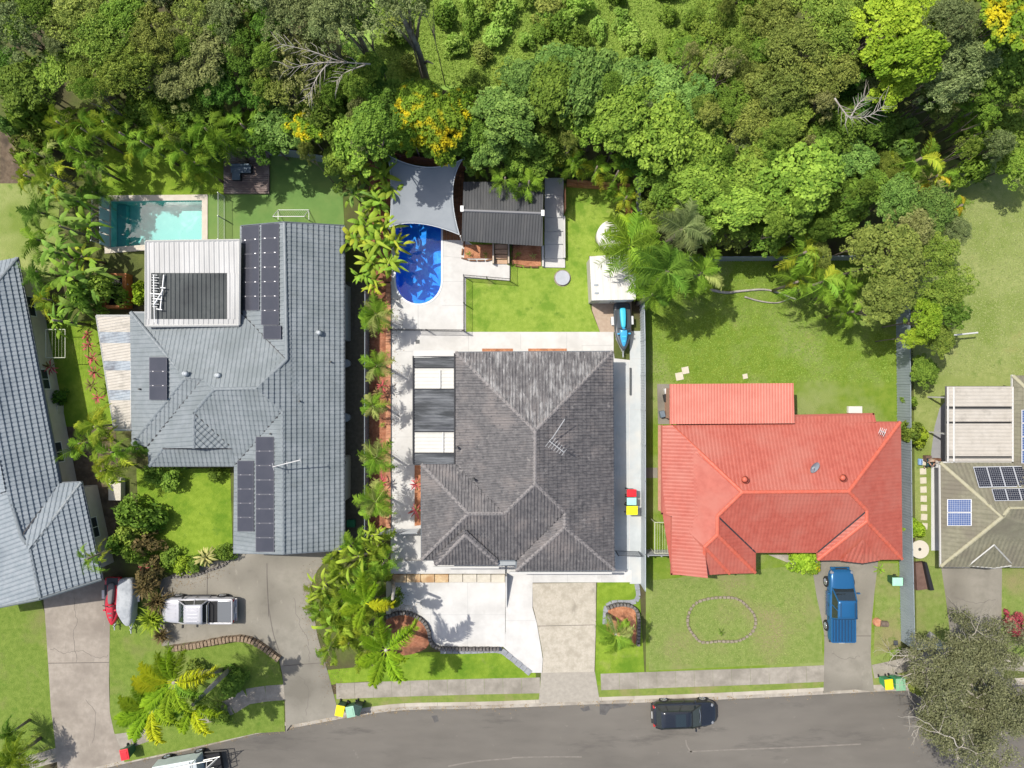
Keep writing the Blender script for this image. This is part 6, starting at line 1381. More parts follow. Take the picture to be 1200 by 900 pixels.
L_ = {
 'green': leafmat('leaf_green', (0.085, 0.165, 0.02), (0.2, 0.32, 0.042)),
 'bright': leafmat('leaf_bright', (0.13, 0.245, 0.03), (0.3, 0.455, 0.062)),
 'mint': leafmat('leaf_mint', (0.11, 0.215, 0.042), (0.25, 0.4, 0.085)),
 'olive': leafmat('leaf_olive', (0.15, 0.205, 0.038), (0.32, 0.38, 0.08)),
 'dry': leafmat('leaf_dry', (0.18, 0.205, 0.06), (0.37, 0.39, 0.14)),
 'grey': leafmat('leaf_greygreen', (0.13, 0.18, 0.06), (0.28, 0.34, 0.13)),
 'lime': leafmat('leaf_lime', (0.19, 0.32, 0.02), (0.39, 0.54, 0.045)),
 'dark': leafmat('leaf_dark', (0.045, 0.115, 0.014), (0.11, 0.235, 0.028)),
 'moss': leafmat('leaf_moss', (0.125, 0.205, 0.028), (0.28, 0.37, 0.058)),
 'yellow': leafmat('leaf_yellowflower', (0.13, 0.25, 0.02), (0.23, 0.38, 0.035), (0.68, 0.6, 0.02)),
 'gold': leafmat('frond_gold', (0.21, 0.31, 0.022), (0.48, 0.52, 0.05)),
 'palm': leafmat('frond_green', (0.13, 0.26, 0.022), (0.28, 0.45, 0.05)),
 'palmd': leafmat('frond_dark', (0.085, 0.19, 0.022), (0.19, 0.34, 0.045)),
 'palmp': leafmat('frond_pale', (0.27, 0.33, 0.08), (0.44, 0.5, 0.16)),
 'plume': leafmat('frond_plume', (0.16, 0.3, 0.015), (0.36, 0.52, 0.03)),
 'plumey': leafmat('frond_plume_yellow', (0.34, 0.44, 0.015), (0.62, 0.64, 0.03)),
 'heli': leafmat('leaf_heliconia', (0.15, 0.26, 0.02), (0.36, 0.46, 0.05)),
 'banana': leafmat('leaf_banana', (0.11, 0.22, 0.03), (0.25, 0.4, 0.07)),
 'red': leafmat('leaf_red', (0.251, 0.029, 0.041), (0.626, 0.145, 0.138)),
 'rust': leafmat('leaf_rust', (0.1, 0.09, 0.03), (0.26, 0.19, 0.08)),
 'agave': leafmat('leaf_agave', (0.207, 0.240, 0.068), (0.544, 0.504, 0.194)),
 'orange': leafmat('frond_orange', (0.42, 0.36, 0.02), (0.62, 0.5, 0.04)),
 'scrub': leafmat('leaf_scrub', (0.22, 0.38, 0.05), (0.38, 0.54, 0.11)),
}
bark = M('bark', (0.16, 0.13, 0.10), (0.25, 0.21, 0.17), 4, rough=.95, space='Object')
trunk_me = None
def trunkmesh(name='trunk', limbs=5, seed=0):
    rnd = random.Random(seed); b = B(); b.tube([(0, 0, 0), (.02, .01, .3), (0, .03, .62)], [.055, .042, .032], 7)
    for k in range(limbs):
        a = k * 2.4 + rnd.random(); b.tube([(0, .02, .45 + .04 * k), (.25 * math.cos(a), .25 * math.sin(a), .68), (.6 * math.cos(a), .6 * math.sin(a), .86)], [.026, .018, .007], 5)
    o = b.build(name, bark, None, True, local=True); me = o.data; bpy.data.objects.remove(o); return me
TRUNK = [trunkmesh(seed=s) for s in range(3)]
BUSHM = dict(broad=BROAD, fine=FINE, dense=DENSE, sparse=SPARSE, bush=BUSH, spiky=SPIKY)
KINDW = {'broad': 'leafy tree', 'fine': 'fine-leaved tree', 'dense': 'dense rounded tree', 'sparse': 'thin gum tree', 'bush': 'bush', 'spiky': 'spiky bush'}
COLW = {'green': 'mid green', 'bright': 'bright green', 'mint': 'bluish green', 'olive': 'olive green', 'dry': 'dry brownish', 'grey': 'grey-green', 'lime': 'lime green', 'dark': 'dark green', 'moss': 'mossy green', 'yellow': 'yellow-flowering', 'scrub': 'straw-green', 'rust': 'rust-brown', 'red': 'red', 'agave': 'pale'}
trees = []
def tree(px, py, rpx, h, kind, col, label=None, group='trees and bushes of the bushland', zs=None):
    """rpx: crown radius in photo pixels; h: height of the crown top"""
    g = P(px, py, h * .85); rr = rpx * (H - h * .85) / (H * PXM)
    bush = kind in ('bush', 'spiky'); nm = ('shrub' if bush else 'tree')
    r = root(nm, (g.x, g.y, 0), label or '?', nm, group); trees.append((px, py, r, kind, col, label))
    me = random.choice(BUSHM[kind]); flat = .75 if not bush else .9; zr = zs or (rr * .9 if not bush else h * .75)
    zr = min(zr, h * .8)
    inst('foliage' if bush else 'crown', me, r, (0, 0, h - zr * .85), (random.uniform(-.12, .12), random.uniform(-.12, .12), random.uniform(0, 6.28)), (rr * random.uniform(.82, 1.22), rr * random.uniform(.82, 1.22), zr * random.uniform(.8, 1.1)), L_[col])
    if not bush: inst('trunk', random.choice(TRUNK), r, (0, 0, 0), (0, 0, random.uniform(0, 6)), (rr * .9, rr * .9, h * .95))
    else: inst('stem', random.choice(TRUNK), r, (0, 0, 0), (0, 0, random.uniform(0, 6)), (rr * .6, rr * .6, h * .7))
    return r
F = [ # px, py, radius px, height, kind, colour
 (18, 30, 42, 9, 'fine', 'grey'), (25, 95, 32, 7, 'broad', 'green'), (5, 75, 25, 6, 'broad', 'dark'), (48, 8, 26, 9, 'fine', 'green'), (92, 25, 40, 9, 'fine', 'olive'), (70, 75, 26, 7.5, 'broad', 'bright'), (122, 45, 38, 9, 'fine', 'moss'), (150, 15, 34, 9, 'fine', 'bright'), (105, 95, 30, 8, 'fine', 'moss'), (150, 85, 34, 9, 'fine', 'moss'),
 (185, 45, 36, 9, 'fine', 'olive'), (225, 18, 34, 9, 'sparse', 'olive'), (238, 60, 34, 8.5, 'fine', 'dry'), (200, 95, 30, 8, 'fine', 'dry'), (262, 25, 30, 8.5, 'fine', 'grey'), (285, 60, 30, 8, 'fine', 'green'), (258, 100, 26, 7, 'broad', 'dark'), (300, 105, 24, 6.5, 'broad', 'dark'), (20, 125, 24, 5, 'bush', 'bright'), (185, 125, 30, 6, 'broad', 'green'), (235, 128, 28, 6, 'broad', 'green'),
 (342, 72, 42, 9, 'sparse', 'dry'), (375, 60, 30, 8, 'sparse', 'olive'), (330, 105, 30, 8, 'sparse', 'olive'), (318, 25, 28, 8, 'broad', 'dark'), (345, 18, 32, 10, 'fine', 'grey'), (405, 12, 36, 13, 'fine', 'grey'), (385, 38, 24, 11, 'fine', 'grey'), (470, 8, 30, 13, 'sparse', 'grey'), (500, 2, 16, 13, 'sparse', 'grey'), (430, 100, 30, 7, 'broad', 'dark'), (395, 95, 28, 7, 'fine', 'moss'), (455, 125, 34, 7, 'broad', 'green'), (375, 132, 32, 6.5, 'broad', 'green'), (335, 145, 30, 6, 'broad', 'mint'), (310, 160, 28, 5.5, 'broad', 'dark'), (358, 150, 20, 6.5, 'broad', 'yellow'), (415, 155, 34, 6.5, 'broad', 'bright'), (445, 165, 24, 5.5, 'broad', 'green'), (400, 188, 26, 5, 'broad', 'bright'),
 (488, 122, 30, 7.5, 'broad', 'yellow'), (512, 140, 34, 7.5, 'broad', 'yellow'), (535, 125, 26, 7, 'broad', 'yellow'), (480, 155, 24, 7, 'broad', 'yellow'), (522, 168, 24, 5.5, 'broad', 'bright'), (560, 100, 24, 6, 'fine', 'moss'), (437, 152, 27, 9.5, 'broad', 'green'), (555, 150, 28, 6.5, 'broad', 'green'), (575, 168, 25, 6, 'broad', 'mint'), (590, 130, 36, 8, 'broad', 'mint'), (612, 92, 32, 8, 'broad', 'mint'), (655, 78, 30, 7.5, 'broad', 'mint'), (690, 95, 38, 8.5, 'broad', 'mint'), (648, 105, 36, 8.5, 'broad', 'green'), (622, 158, 30, 6, 'broad', 'green'), (655, 150, 28, 5.5, 'fine', 'moss'), (604, 188, 19, 4.5, 'broad', 'bright'), (634, 190, 17, 4.5, 'broad', 'bright'), (556, 188, 13, 4, 'broad', 'green'),
 (735, 100, 38, 8.5, 'broad', 'mint'), (700, 140, 34, 7.0, 'broad', 'bright'), (735, 135, 38, 9, 'broad', 'bright'), (775, 105, 34, 8.5, 'broad', 'mint'), (780, 150, 42, 9, 'broad', 'bright'), (815, 120, 32, 8.5, 'broad', 'mint'), (822, 170, 34, 8, 'broad', 'bright'), (806, 58, 18, 4, 'broad', 'green'), (848, 25, 34, 7.5, 'fine', 'moss'), (880, 50, 30, 8, 'fine', 'moss'), (850, 80, 28, 8, 'sparse', 'dry'), (885, 95, 28, 8, 'fine', 'olive'), (880, 140, 30, 8, 'fine', 'olive'), (855, 125, 26, 8, 'fine', 'green'), (862, 165, 28, 7, 'sparse', 'grey'),
 (905, 175, 30, 8, 'broad', 'bright'), (885, 200, 32, 8, 'broad', 'bright'), (945, 205, 40, 9, 'broad', 'bright'), (870, 235, 38, 8, 'broad', 'bright'), (920, 245, 34, 8, 'broad', 'bright'), (905, 25, 38, 9, 'fine', 'olive'), (935, 60, 44, 10, 'fine', 'olive'), (975, 30, 38, 10, 'fine', 'moss'), (975, 85, 36, 9.5, 'fine', 'olive'), (920, 105, 34, 9, 'fine', 'olive'), (925, 140, 30, 8, 'broad', 'moss'), (1045, 20, 44, 11, 'broad', 'lime'), (1065, 65, 38, 11, 'broad', 'lime'), (1085, 15, 26, 10, 'broad', 'lime'), (1045, 100, 26, 9, 'broad', 'lime'), (1105, 30, 34, 11, 'fine', 'grey'), (1125, 70, 40, 10, 'fine', 'grey'), (1110, 100, 28, 9, 'fine', 'grey'), (1185, 12, 38, 12, 'broad', 'yellow'), (1160, 10, 24, 11, 'broad', 'yellow'), (1175, 70, 40, 9, 'broad', 'green'), (1160, 100, 28, 8, 'broad', 'green'), (1200, 100, 30, 8, 'broad', 'bright'),
 (1010, 110, 30, 7, 'broad', 'dark'), (985, 140, 32, 7, 'broad', 'green'), (1025, 150, 26, 6, 'broad', 'green'), (960, 165, 30, 7, 'broad', 'green'), (1000, 185, 30, 6.5, 'broad', 'mint'), (1065, 170, 22, 5, 'bush', 'mint'), (990, 245, 32, 6, 'broad', 'bright'), (950, 264, 27, 5.5, 'broad', 'bright'), (900, 270, 26, 5, 'broad', 'bright'), (860, 274, 20, 4.5, 'fine', 'olive'), (835, 262, 26, 6, 'fine', 'moss'), (1185, 150, 32, 5, 'broad', 'bright'), (1195, 190, 24, 4.5, 'broad', 'bright'), (1155, 195, 20, 4, 'bush', 'green'), (1120, 270, 20, 6, 'fine', 'grey'), (1055, 230, 30, 6.5, 'fine', 'mint'), (1090, 245, 28, 6.5, 'fine', 'mint'), (1075, 270, 28, 7, 'fine', 'dry'), (1055, 300, 44, 8.5, 'dense', 'olive'), (1015, 285, 28, 7, 'dense', 'olive'), (1045, 345, 34, 8, 'dense', 'olive'), (1028, 362, 22, 7, 'dense', 'olive'), (1100, 300, 30, 7, 'fine', 'moss'), (1110, 335, 28, 6.5, 'fine', 'moss'), (1105, 360, 26, 6, 'broad', 'green'), (1088, 375, 26, 6.5, 'dense', 'lime'), (1070, 395, 16, 5.5, 'dense', 'lime'), (1100, 395, 18, 5, 'broad', 'moss'),
 (780, 215, 30, 7, 'broad', 'green'), (760, 185, 26, 6, 'broad', 'dark'), (820, 215, 34, 8, 'broad', 'bright'), (800, 240, 26, 6.5, 'fine', 'moss'), (770, 245, 24, 5.5, 'fine', 'moss'), (815, 275, 20, 5, 'fine', 'moss'), (960, 300, 20, 5, 'fine', 'olive'), (855, 205, 28, 7, 'broad', 'bright'), (1020, 215, 24, 6, 'broad', 'green'), (1040, 195, 18, 5, 'fine', 'moss'),
]
for f_ in F: tree(*f_)
# beyond the frame, so that the bush does not stop at its edge
for x_ in (10, 60, 115, 170, 225, 275, 318, 372, 880, 925, 975, 1030, 1085, 1140, 1195): tree(x_, random.uniform(-30, -18), random.uniform(36, 46), 9, random.choice(['fine', 'broad']), random.choice(['olive', 'moss', 'green', 'grey']))
for k in range(120):   # smaller crowns tangled between the large ones
    x, y = random.uniform(0, 1200), random.uniform(0, 178)
    if 445 < x < 800 and y < 72: continue
    if (1000 < x < 1130 and y > 140) or (x < 300 and y > 125) or (440 < x < 660 and y > 165): continue
    tree(x, y, random.uniform(11, 20), random.uniform(6.0, 9.5), random.choice(['fine', 'fine', 'broad', 'sparse']), random.choice(['green', 'moss', 'bright', 'olive', 'grey', 'dry', 'moss']), zs=random.uniform(.9, 1.8))
for k in range(30):
    x, y = random.uniform(790, 1010), random.uniform(180, 275)
    tree(x, y, random.uniform(10, 18), random.uniform(5.0, 8.5), random.choice(['fine', 'broad', 'broad']), random.choice(['green', 'moss', 'bright', 'bright']), zs=random.uniform(.8, 1.5))
# scrub thickets in the clearing
for k in range(85):
    x, y = random.uniform(450, 900), random.uniform(-20, 100)
    if y > 95 - abs(x - 640) * .12 or (x > 800 and y > 50): continue
    tree(x, y, random.uniform(9, 17), random.uniform(.9, 1.8), 'bush', random.choice(['scrub', 'scrub', 'scrub', 'olive', 'moss', 'green']))
for k in range(90):   # understorey
    x, y = random.uniform(0, 1200), random.uniform(20, 175)
    if 440 < x < 800 and y < 85: continue
    if 1000 < x < 1130 and y > 150: continue
    tree(x, y, random.uniform(13, 24), random.uniform(2.0, 4.2), 'bush', random.choice(['green', 'bright', 'green', 'moss', 'mint', 'olive']))
ORD = ['first', 'second', 'third', 'fourth', 'fifth', 'sixth', 'seventh', 'eighth', 'ninth', 'tenth', 'eleventh', 'twelfth', 'thirteenth', 'fourteenth', 'fifteenth', 'sixteenth', 'seventeenth', 'eighteenth', 'nineteenth', 'twentieth']
def ordw(i): return ORD[i] if i < 20 else (['twenty', 'thirty', 'forty', 'fifty'][i // 10 - 2 + (1 if False else 0)] + '-' + ORD[i % 10])
bands = {}
for px, py, r, kind, col, lb in trees:
    if lb is None:
        rowname = 'at the top edge' if py < 45 else 'amid the bush' if py < 110 else 'near the back fences' if py < 190 else 'at the lower bush rim'
        bands.setdefault((col, kind, rowname), []).append((px, r))
for (col, kind, rowname), lst in bands.items():
    lst.sort(key=lambda t: t[0])
    for i, (px, r) in enumerate(lst):
        if len(lst) == 1: r['label'] = f'the one {COLW[col]} {KINDW[kind]} {rowname}'
        else: r['label'] = f'{COLW[col]} {KINDW[kind]} {rowname}, {ordw(i)} such from the left'
# tall bare gum trunks that stand out of the bush
def gum(label, base, top, r0, limbs):
    a, b_ = P(*base, 0), P(*top); r = root('gum_tree', (a.x, a.y, 0), label, 'gum tree'); pts = [a + (b_ - a) * t + Vector((.25 * math.sin(t * 5), .2 * math.sin(t * 4 + 1), 0)) * t for t in [k / 8 for k in range(9)]]
    bt = B().tube(pts, [r0 * (1 - .65 * k / 8) for k in range(9)], 8).build('trunk', M('bark_gum', (0.20, 0.185, 0.165), (0.34, 0.31, 0.28), 2.5, (0.12, 0.105, 0.09), .8, rough=.9), r, True)
    for i, (t, q) in enumerate(limbs):
        p = pts[int(t * 8)]; e_ = P(*q); m = (p + e_) / 2 + Vector((0, 0, .4)); B().tube([p, m, e_], [r0 * .45, r0 * .3, r0 * .1], 6).build('limb', bark, r, True)
    c = inst('crown', random.choice(SPARSE), r, b_ - r.location + Vector((0, 0, -.8)), (0, 0, i), (2.2, 2.2, 1.8), L_['grey']); return r
gum('leaning grey gum trunk crossing the bush above the artificial turf', (345, 52), (300, -18, 10), .30, [(.5, (330, -5, 9)), (.8, (290, -5, 10.5))])
gum('dark leaning gum trunk left of the pale scrub clearing', (434, 72), (400, 5, 11), .22, [(.5, (395, 30, 9)), (.7, (425, 0, 11))])
gum('tall pale gum trunk with side limbs inside the scrub clearing', (501, 97), (466, -10, 13), .27, [(.25, (508, 75, 4)), (.4, (455, 25, 9)), (.5, (497, 5, 11)), (.7, (480, -5, 12))])
tag(B().tube([P(1072, 122, 1.0), P(1096, 121, 1.0)], .35, 8).build('fallen_log', M('log_grey', (0.09, 0.09, 0.09), (0.14, 0.14, 0.14), 3, rough=.9)), 'short dark grey log in the gap below the lime green trees', 'log')
def deadwood(label, segs, mat=barkg, r0=.055):
    a = P(*segs[0][0]); r = root('dead_branch', (a.x, a.y, 0), label, 'dead branch')
    for s_ in segs:
        pts = smooth_path([P(*q) for q in s_], 4); n = len(pts); b = B().tube(pts, [r0 * (1 - .8 * k / (n - 1)) for k in range(n)], 6)
        for k in range(2, n):
            for s2 in (-1, 1): d_ = (pts[k] - pts[k - 1]).normalized(); sd_ = Vector((-d_.y, d_.x, .15)) * s2; q_ = pts[k] + (d_ * .8 + sd_ * .6) * random.uniform(.5, 1.3); b.tube([pts[k], (pts[k] + q_) / 2 + Vector((random.gauss(0, .08), random.gauss(0, .08), .05)), q_], [.02, .014, .006], 4)
        b.build('branch', mat, r, True)
deadwood('sprawling bare grey branches over the dry gum left of the dark trunk', [[(434, 75, 8), (400, 72, 8.8), (365, 60, 9.3), (330, 52, 9.3)], [(405, 73, 8.8), (370, 74, 9.2), (340, 80, 9.3)], [(388, 70, 8.9), (372, 90, 9), (362, 112, 8.5)], [(428, 76, 8.2), (405, 85, 8.6), (395, 95, 8.4)]])
deadwood('pale forked dead branches in the dark gap right of the middle trees', [[(978, 115, 9), (990, 132, 9), (998, 138, 9), (1018, 136, 9), (1035, 124, 9)], [(997, 137, 9), (1006, 122, 9), (1014, 114, 9)]])

# ---- palms
def palm(px, py, h, rpx, n, fr_, col, label, group, trunk_r=.10, tilt=(.15, .75), name='palm_tree', second=None, spread=0.0, ringm=None, lean=(0, 0)):
    g = P(px, py, h); s = rpx * (H - h) / (H * PXM); r = root(name, (g.x - lean[0], g.y - lean[1], 0), label, 'palm' if 'palm' in name else 'plant', group)
    if h > 1.0: B().tube([(g.x - lean[0], g.y - lean[1], 0), (g.x - lean[0] * .4, g.y - lean[1] * .4, h * .5), (g.x, g.y, h)], [trunk_r * 1.2, trunk_r, trunk_r * .8], 7).build('trunk', ringm or bark, r, True)
    a0 = random.uniform(0, 6.28)
    for k in range(n):
        a = a0 + k * 2.39996; t = (k + .5) / n; el = tilt[1] * (1 - t) + tilt[0] * t * .4 - random.uniform(0, .15)
        if k < 2: el = min(1.1, tilt[1] + .25)
        m = L_[col] if second is None or random.random() > .3 else L_[second]
        off = (random.gauss(0, spread), random.gauss(0, spread))
        inst('frond' if fr_ not in (PADDLE, STRAP) else 'leaf', random.choice(fr_), r, (lean[0] + off[0], lean[1] + off[1], h - random.uniform(0, .15) - (random.uniform(0, h * .35) if spread else 0)), (random.uniform(-.25, .25), -el, a), s * random.uniform(.7, 1.15), m)
    return r
gp = 'feather palms in the terracotta bed'
for i, (x, y, h, rp) in enumerate([(440, 368, 2.8, 25), (442, 428, 3.2, 26), (437, 476, 2.8, 21), (441, 536, 3.2, 28), (440, 588, 3.4, 29)]):
    palm(x, y, h, rp, (17, 12, 10, 14, 18)[i], (FEATHER, FEATHER, CANE, FEATHER, FEATHER)[i], 'palm', ['topmost feather palm of the terracotta bed, below the blue pool', 'second feather palm down the terracotta bed, beside the pergola top', 'third feather palm down the terracotta bed, beside the pergola middle', 'fourth feather palm down the terracotta bed, beside the pergola end', 'lowest feather palm of the terracotta bed, above the slatted fence'][i], gp, .09, second='palmp', tilt=(-.1 - (i % 3) * .12, .55 + (i % 2) * .25), lean=((-.15, .25, -.3, .2, -.1)[i], (.2, -.1, .1, -.25, .15)[i]))
gp = 'big palms over the white shed'
palm(738, 287, 4.6, 44, 18, FEATHER, 'palm', 'large feather palm hanging over the white shed and round tank', gp, .16, (-.3, .55), second='lime')
palm(800, 268, 7.0, 38, 15, FEATHER, 'grey', 'grey-green feather palm behind the upper fence of the red house yard', gp, .16, (-.3, .55))
palm(782, 318, 7.0, 45, 17, FEATHER, 'palmd', 'largest dark feather palm spreading over the corner of the red house yard', gp, .18, (-.35, .5), second='palm')
palm(822, 320, 5.5, 36, 12, FEATHER, 'palm', 'smaller feather palm right of the largest one in the red house yard', gp, .14, (-.3, .5), second='palmp')
palm(765, 345, 5.5, 30, 12, FEATHER, 'palm', 'lowest feather palm at the side fence, below the largest one', gp, .14, (-.3, .5), second='palmd')
gp = 'cane palms along the bush edge'
for i, (x, y, h, rp, c2) in enumerate([(66, 142, 5, 30, 'gold'), (95, 150, 5, 30, 'gold'), (82, 172, 4.5, 26, 'palm'), (120, 142, 5, 26, 'palmd'), (140, 155, 5, 28, 'gold'), (165, 165, 5, 26, 'palmd'), (190, 150, 5.5, 32, 'palmp'), (212, 175, 5, 30, 'palm'), (240, 150, 5.5, 32, 'palm'), (228, 190, 4.5, 26, 'palm'), (258, 162, 5, 30, 'palm'), (282, 145, 5, 28, 'palmd'), (60, 205, 4.5, 24, 'gold'), (40, 178, 4, 24, 'palmp'), (100, 190, 4, 22, 'palmd')]):
    palm(x, y, h, rp, 15, CANE, 'palm' if i % 3 else 'heli', f'arching cane palm above the teal pool, {ordw(i)} from the left clump', gp, .08, (-.4, .8), second=c2, spread=.25)
gp = 'cane palms of the far corner'
for i, (x, y, h, rp, c2, lb) in enumerate([(945, 295, 5.5, 34, 'gold', 'golden arching palm at the fence end right of the red house yard'), (965, 330, 5.5, 34, 'gold', 'drooping yellowed palm below the fence at the olive tree'), (990, 340, 5, 28, 'palmp', 'palm with pale dead fronds touching the olive rounded tree'), (935, 330, 4.5, 26, 'palm', 'leftmost low palm of the group in the red house yard'), (1000, 365, 4, 22, 'palm', 'lowest small palm below the olive rounded tree'), (1080, 185, 5.5, 34, 'gold', 'golden palm at the clearing in the bush near the right edge'), (1100, 205, 4, 24, 'orange', 'orange-tinged palm at the lower rim of the clearing'), (1060, 198, 4, 26, 'gold', 'left golden palm at the lower rim of the clearing'), (1140, 130, 5, 30, 'palmd', 'dark feather palm with pale midribs near the right edge'), (1150, 155, 4.5, 26, 'palmp', 'pale-striped palm below the dark feather palm'), (1128, 240, 4, 18, 'orange', 'small orange-leaved palm at the edge of the pale lawn')]):
    palm(x, y, h, rp, 13, CANE, 'palm', lb, gp, .10, (-.4, .7), second=c2, spread=.12)
gp = 'yellow palms at the paving corner'
for i, (x, y, h, rp, c, lb) in enumerate([(672, 188, 4, 24, 'gold', 'yellowish palm behind the orange sleeper wall, left'), (700, 195, 4, 24, 'gold', 'yellowish palm behind the orange sleeper wall, middle'), (725, 200, 4.5, 26, 'gold', 'yellowish palm behind the orange sleeper wall, right'), (735, 230, 3.6, 20, 'gold', 'small yellow palm beside the upright timber sleepers'), (620, 212, 4.2, 24, 'palm', 'cane palm leaning over the black hut roof, right'), (592, 208, 4.4, 24, 'palm', 'cane palm leaning over the black hut roof, left'), (556, 190, 3.6, 18, 'gold', 'small yellow palm between the shade sail and hut')]):
    palm(x, y, h, rp, 12, CANE, 'palm', lb, gp, .08, (-.4, .8), second=c, spread=.15)
# foxtail palms with bottle-brush fronds
gp = 'foxtail palms near the street'
fox = [((455, 762), 6.0, 54, 9, 'foxtail palm with lime plume fronds over the footpath left of the white driveway', (0.9, 0.3)), ((430, 700), 5.0, 34, 7, 'tall foxtail palm with a yellow frond beside the grey driveway shrubs', (.3, .1))]
fx = palm(452, 762, 6.0, 50, 0, PLUME, 'plume', 'foxtail palm with lime plume fronds over the footpath left of the white driveway', gp, .15, ringm=barkg, lean=(-.44, .84))
for a, l, c in ((40, 1.08, 'plume'), (100, .9, 'plume'), (150, .75, 'plume'), (205, .8, 'plume'), (250, .95, 'plume'), (300, .9, 'plume'), (335, .6, 'plume'), (80, .6, 'palm')):
    inst('frond', PLUME[0], fx, (-.44, .84, 5.9), (0, -.3, R(a)), 2.9 * l, L_[c])
fx = palm(460, 702, 5.2, 26, 0, PLUME, 'plume', 'small foxtail palm with one yellow frond at the left end of the white driveway', gp, .12, ringm=barkg, lean=(.9, .3))
for a, l, c in ((12, .0, 'plumey'), (-2, 1.0, 'plumey'), (200, .9, 'plume'), (150, 1.0, 'plume'), (250, .9, 'plume'), (95, 1.1, 'plume'), (60, .8, 'plume')):
    if l: inst('frond', PLUME[0], fx, (-.9, .0, 5.1), (0, -.25, R(a)), 2.2 * l, L_[c])
for (x, y), h, lean, fr__, lb in (((203, 800), 6.5, (-.5, 1.9), ((95, 1.0, 'plume'), (72, 1.0, 'plume'), (118, .9, 'plume'), (150, 1.0, 'plumey'), (175, 1.05, 'plumey'), (15, 1.2, 'plumey'), (220, 1.0, 'plume'), (262, .95, 'plume'), (300, .9, 'plume'), (195, .8, 'plume'), (335, .8, 'palm')), 'upper foxtail palm with yellow plume fronds on the verge near the work truck'),
                          ((178, 828), 5.5, (0.0, .6), ((120, .9, 'plume'), (165, .9, 'plume'), (200, 1.0, 'plume'), (240, 1.0, 'plume'), (285, 1.0, 'plumey'), (330, .9, 'plume'), (20, .8, 'palm'), (75, .8, 'palm')), 'lower foxtail palm on the verge reaching the red-lidded bin'),
                          ((226, 826), 5.0, (-.4, -.3), ((30, .7, 'palm'), (80, .6, 'plume'), (250, .8, 'plume'), (300, .9, 'plumey'), (340, .8, 'plume'), (200, .7, 'palm')), 'right-hand smaller foxtail palm right above the pale work truck')):
    fx = palm(x, y, h, 40, 0, PLUME, 'plume', lb, gp, .16, ringm=barkg, lean=lean)
    for a, l, c in fr__: inst('frond', PLUME[0], fx, (*lean, h - .1), (0, -.28, R(a)), 2.75 * l, L_[c])
palm(722, 744, 4.2, 26, 14, FEATHER, 'palm', 'feather palm over the small terracotta bed right of the driveway', 'palms of the front gardens', .13, (-.4, .5), second='palmp', ringm=barkg)
palm(22, 884, 2.2, 30, 20, CANE, 'heli', 'spiky long-leaved palm in the lower left corner', 'palms of the front gardens', .12, (-.3, .9))
palm(14, 858, 1.8, 20, 16, CANE, 'palmd', 'darker spiky plant above the corner palm', 'palms of the front gardens', .1, (-.3, .9))
gp = 'palms between the two left houses'
for i, (x, y, h, rp, c, lb) in enumerate([(110, 500, 4.2, 30, 'heli', 'yellow-green cane palm below the cream awning, upper'), (92, 520, 4.0, 26, 'palm', 'cane palm reaching over the left-edge house roof'), (130, 530, 4.2, 28, 'palm', 'cane palm between the awning end and the front lawn'), (118, 552, 4.0, 28, 'heli', 'lowest yellow-green cane palm beside the pale bench slab'), (160, 526, 2.8, 16, 'palmd', 'small dark palm touching the blue-grey roof corner'), (102, 655, 4.5, 18, 'palm', 'small palm overlapping the lower corner of the left-edge roof')]):
    palm(x, y, h, rp, 14, CANE, c, lb, gp, .08, (-.4, .8), second='gold', spread=.2)
# banana and heliconia clumps
gp = 'banana plants between the pool and the left lawn'
k_ = 0
for (x, y, rp) in [(28, 205, 26), (60, 225, 26), (90, 235, 24), (45, 248, 28), (100, 262, 24), (70, 265, 28), (40, 280, 24), (62, 295, 28), (95, 300, 28), (42, 318, 26), (75, 325, 30), (105, 330, 26), (50, 350, 24), (88, 358, 26), (62, 375, 20), (112, 225, 22)]:
    palm(x, y, (3.2 if x < 80 else 2.0) + (k_ % 3) * .4, rp, 16, PADDLE if k_ % 3 else CANE, 'banana' if k_ % 2 else 'palm', f'large-leaved banana plant left of the teal pool, {ordw(k_)} counting down from the top', gp, .09, (-.3, .9), 'banana_plant', second='gold' if k_ % 4 == 0 else 'palmd', spread=.2); k_ += 1
gp = 'heliconia clumps left of the blue pool'; k_ = 0
for (x, y, rp, c) in [(420, 200, 24, 'heli'), (448, 205, 24, 'heli'), (412, 225, 18, 'mint'), (440, 235, 24, 'palm'), (456, 222, 20, 'heli'), (425, 262, 26, 'heli'), (450, 262, 22, 'heli'), (415, 282, 22, 'gold'), (440, 285, 26, 'heli'), (462, 285, 22, 'gold'), (435, 308, 24, 'heli'), (455, 310, 22, 'heli'), (437, 332, 16, 'heli'), (425, 322, 18, 'palm')]:
    palm(x, y, 2.4 + (k_ % 3) * .3, rp, 19, PADDLE, c, f'broad-leaved yellow-green heliconia left of the blue pool, {ordw(k_)} counting down', gp, .05, (-.2, 1.0), 'heliconia', second='gold' if k_ % 3 == 0 else 'palm', spread=.15); k_ += 1
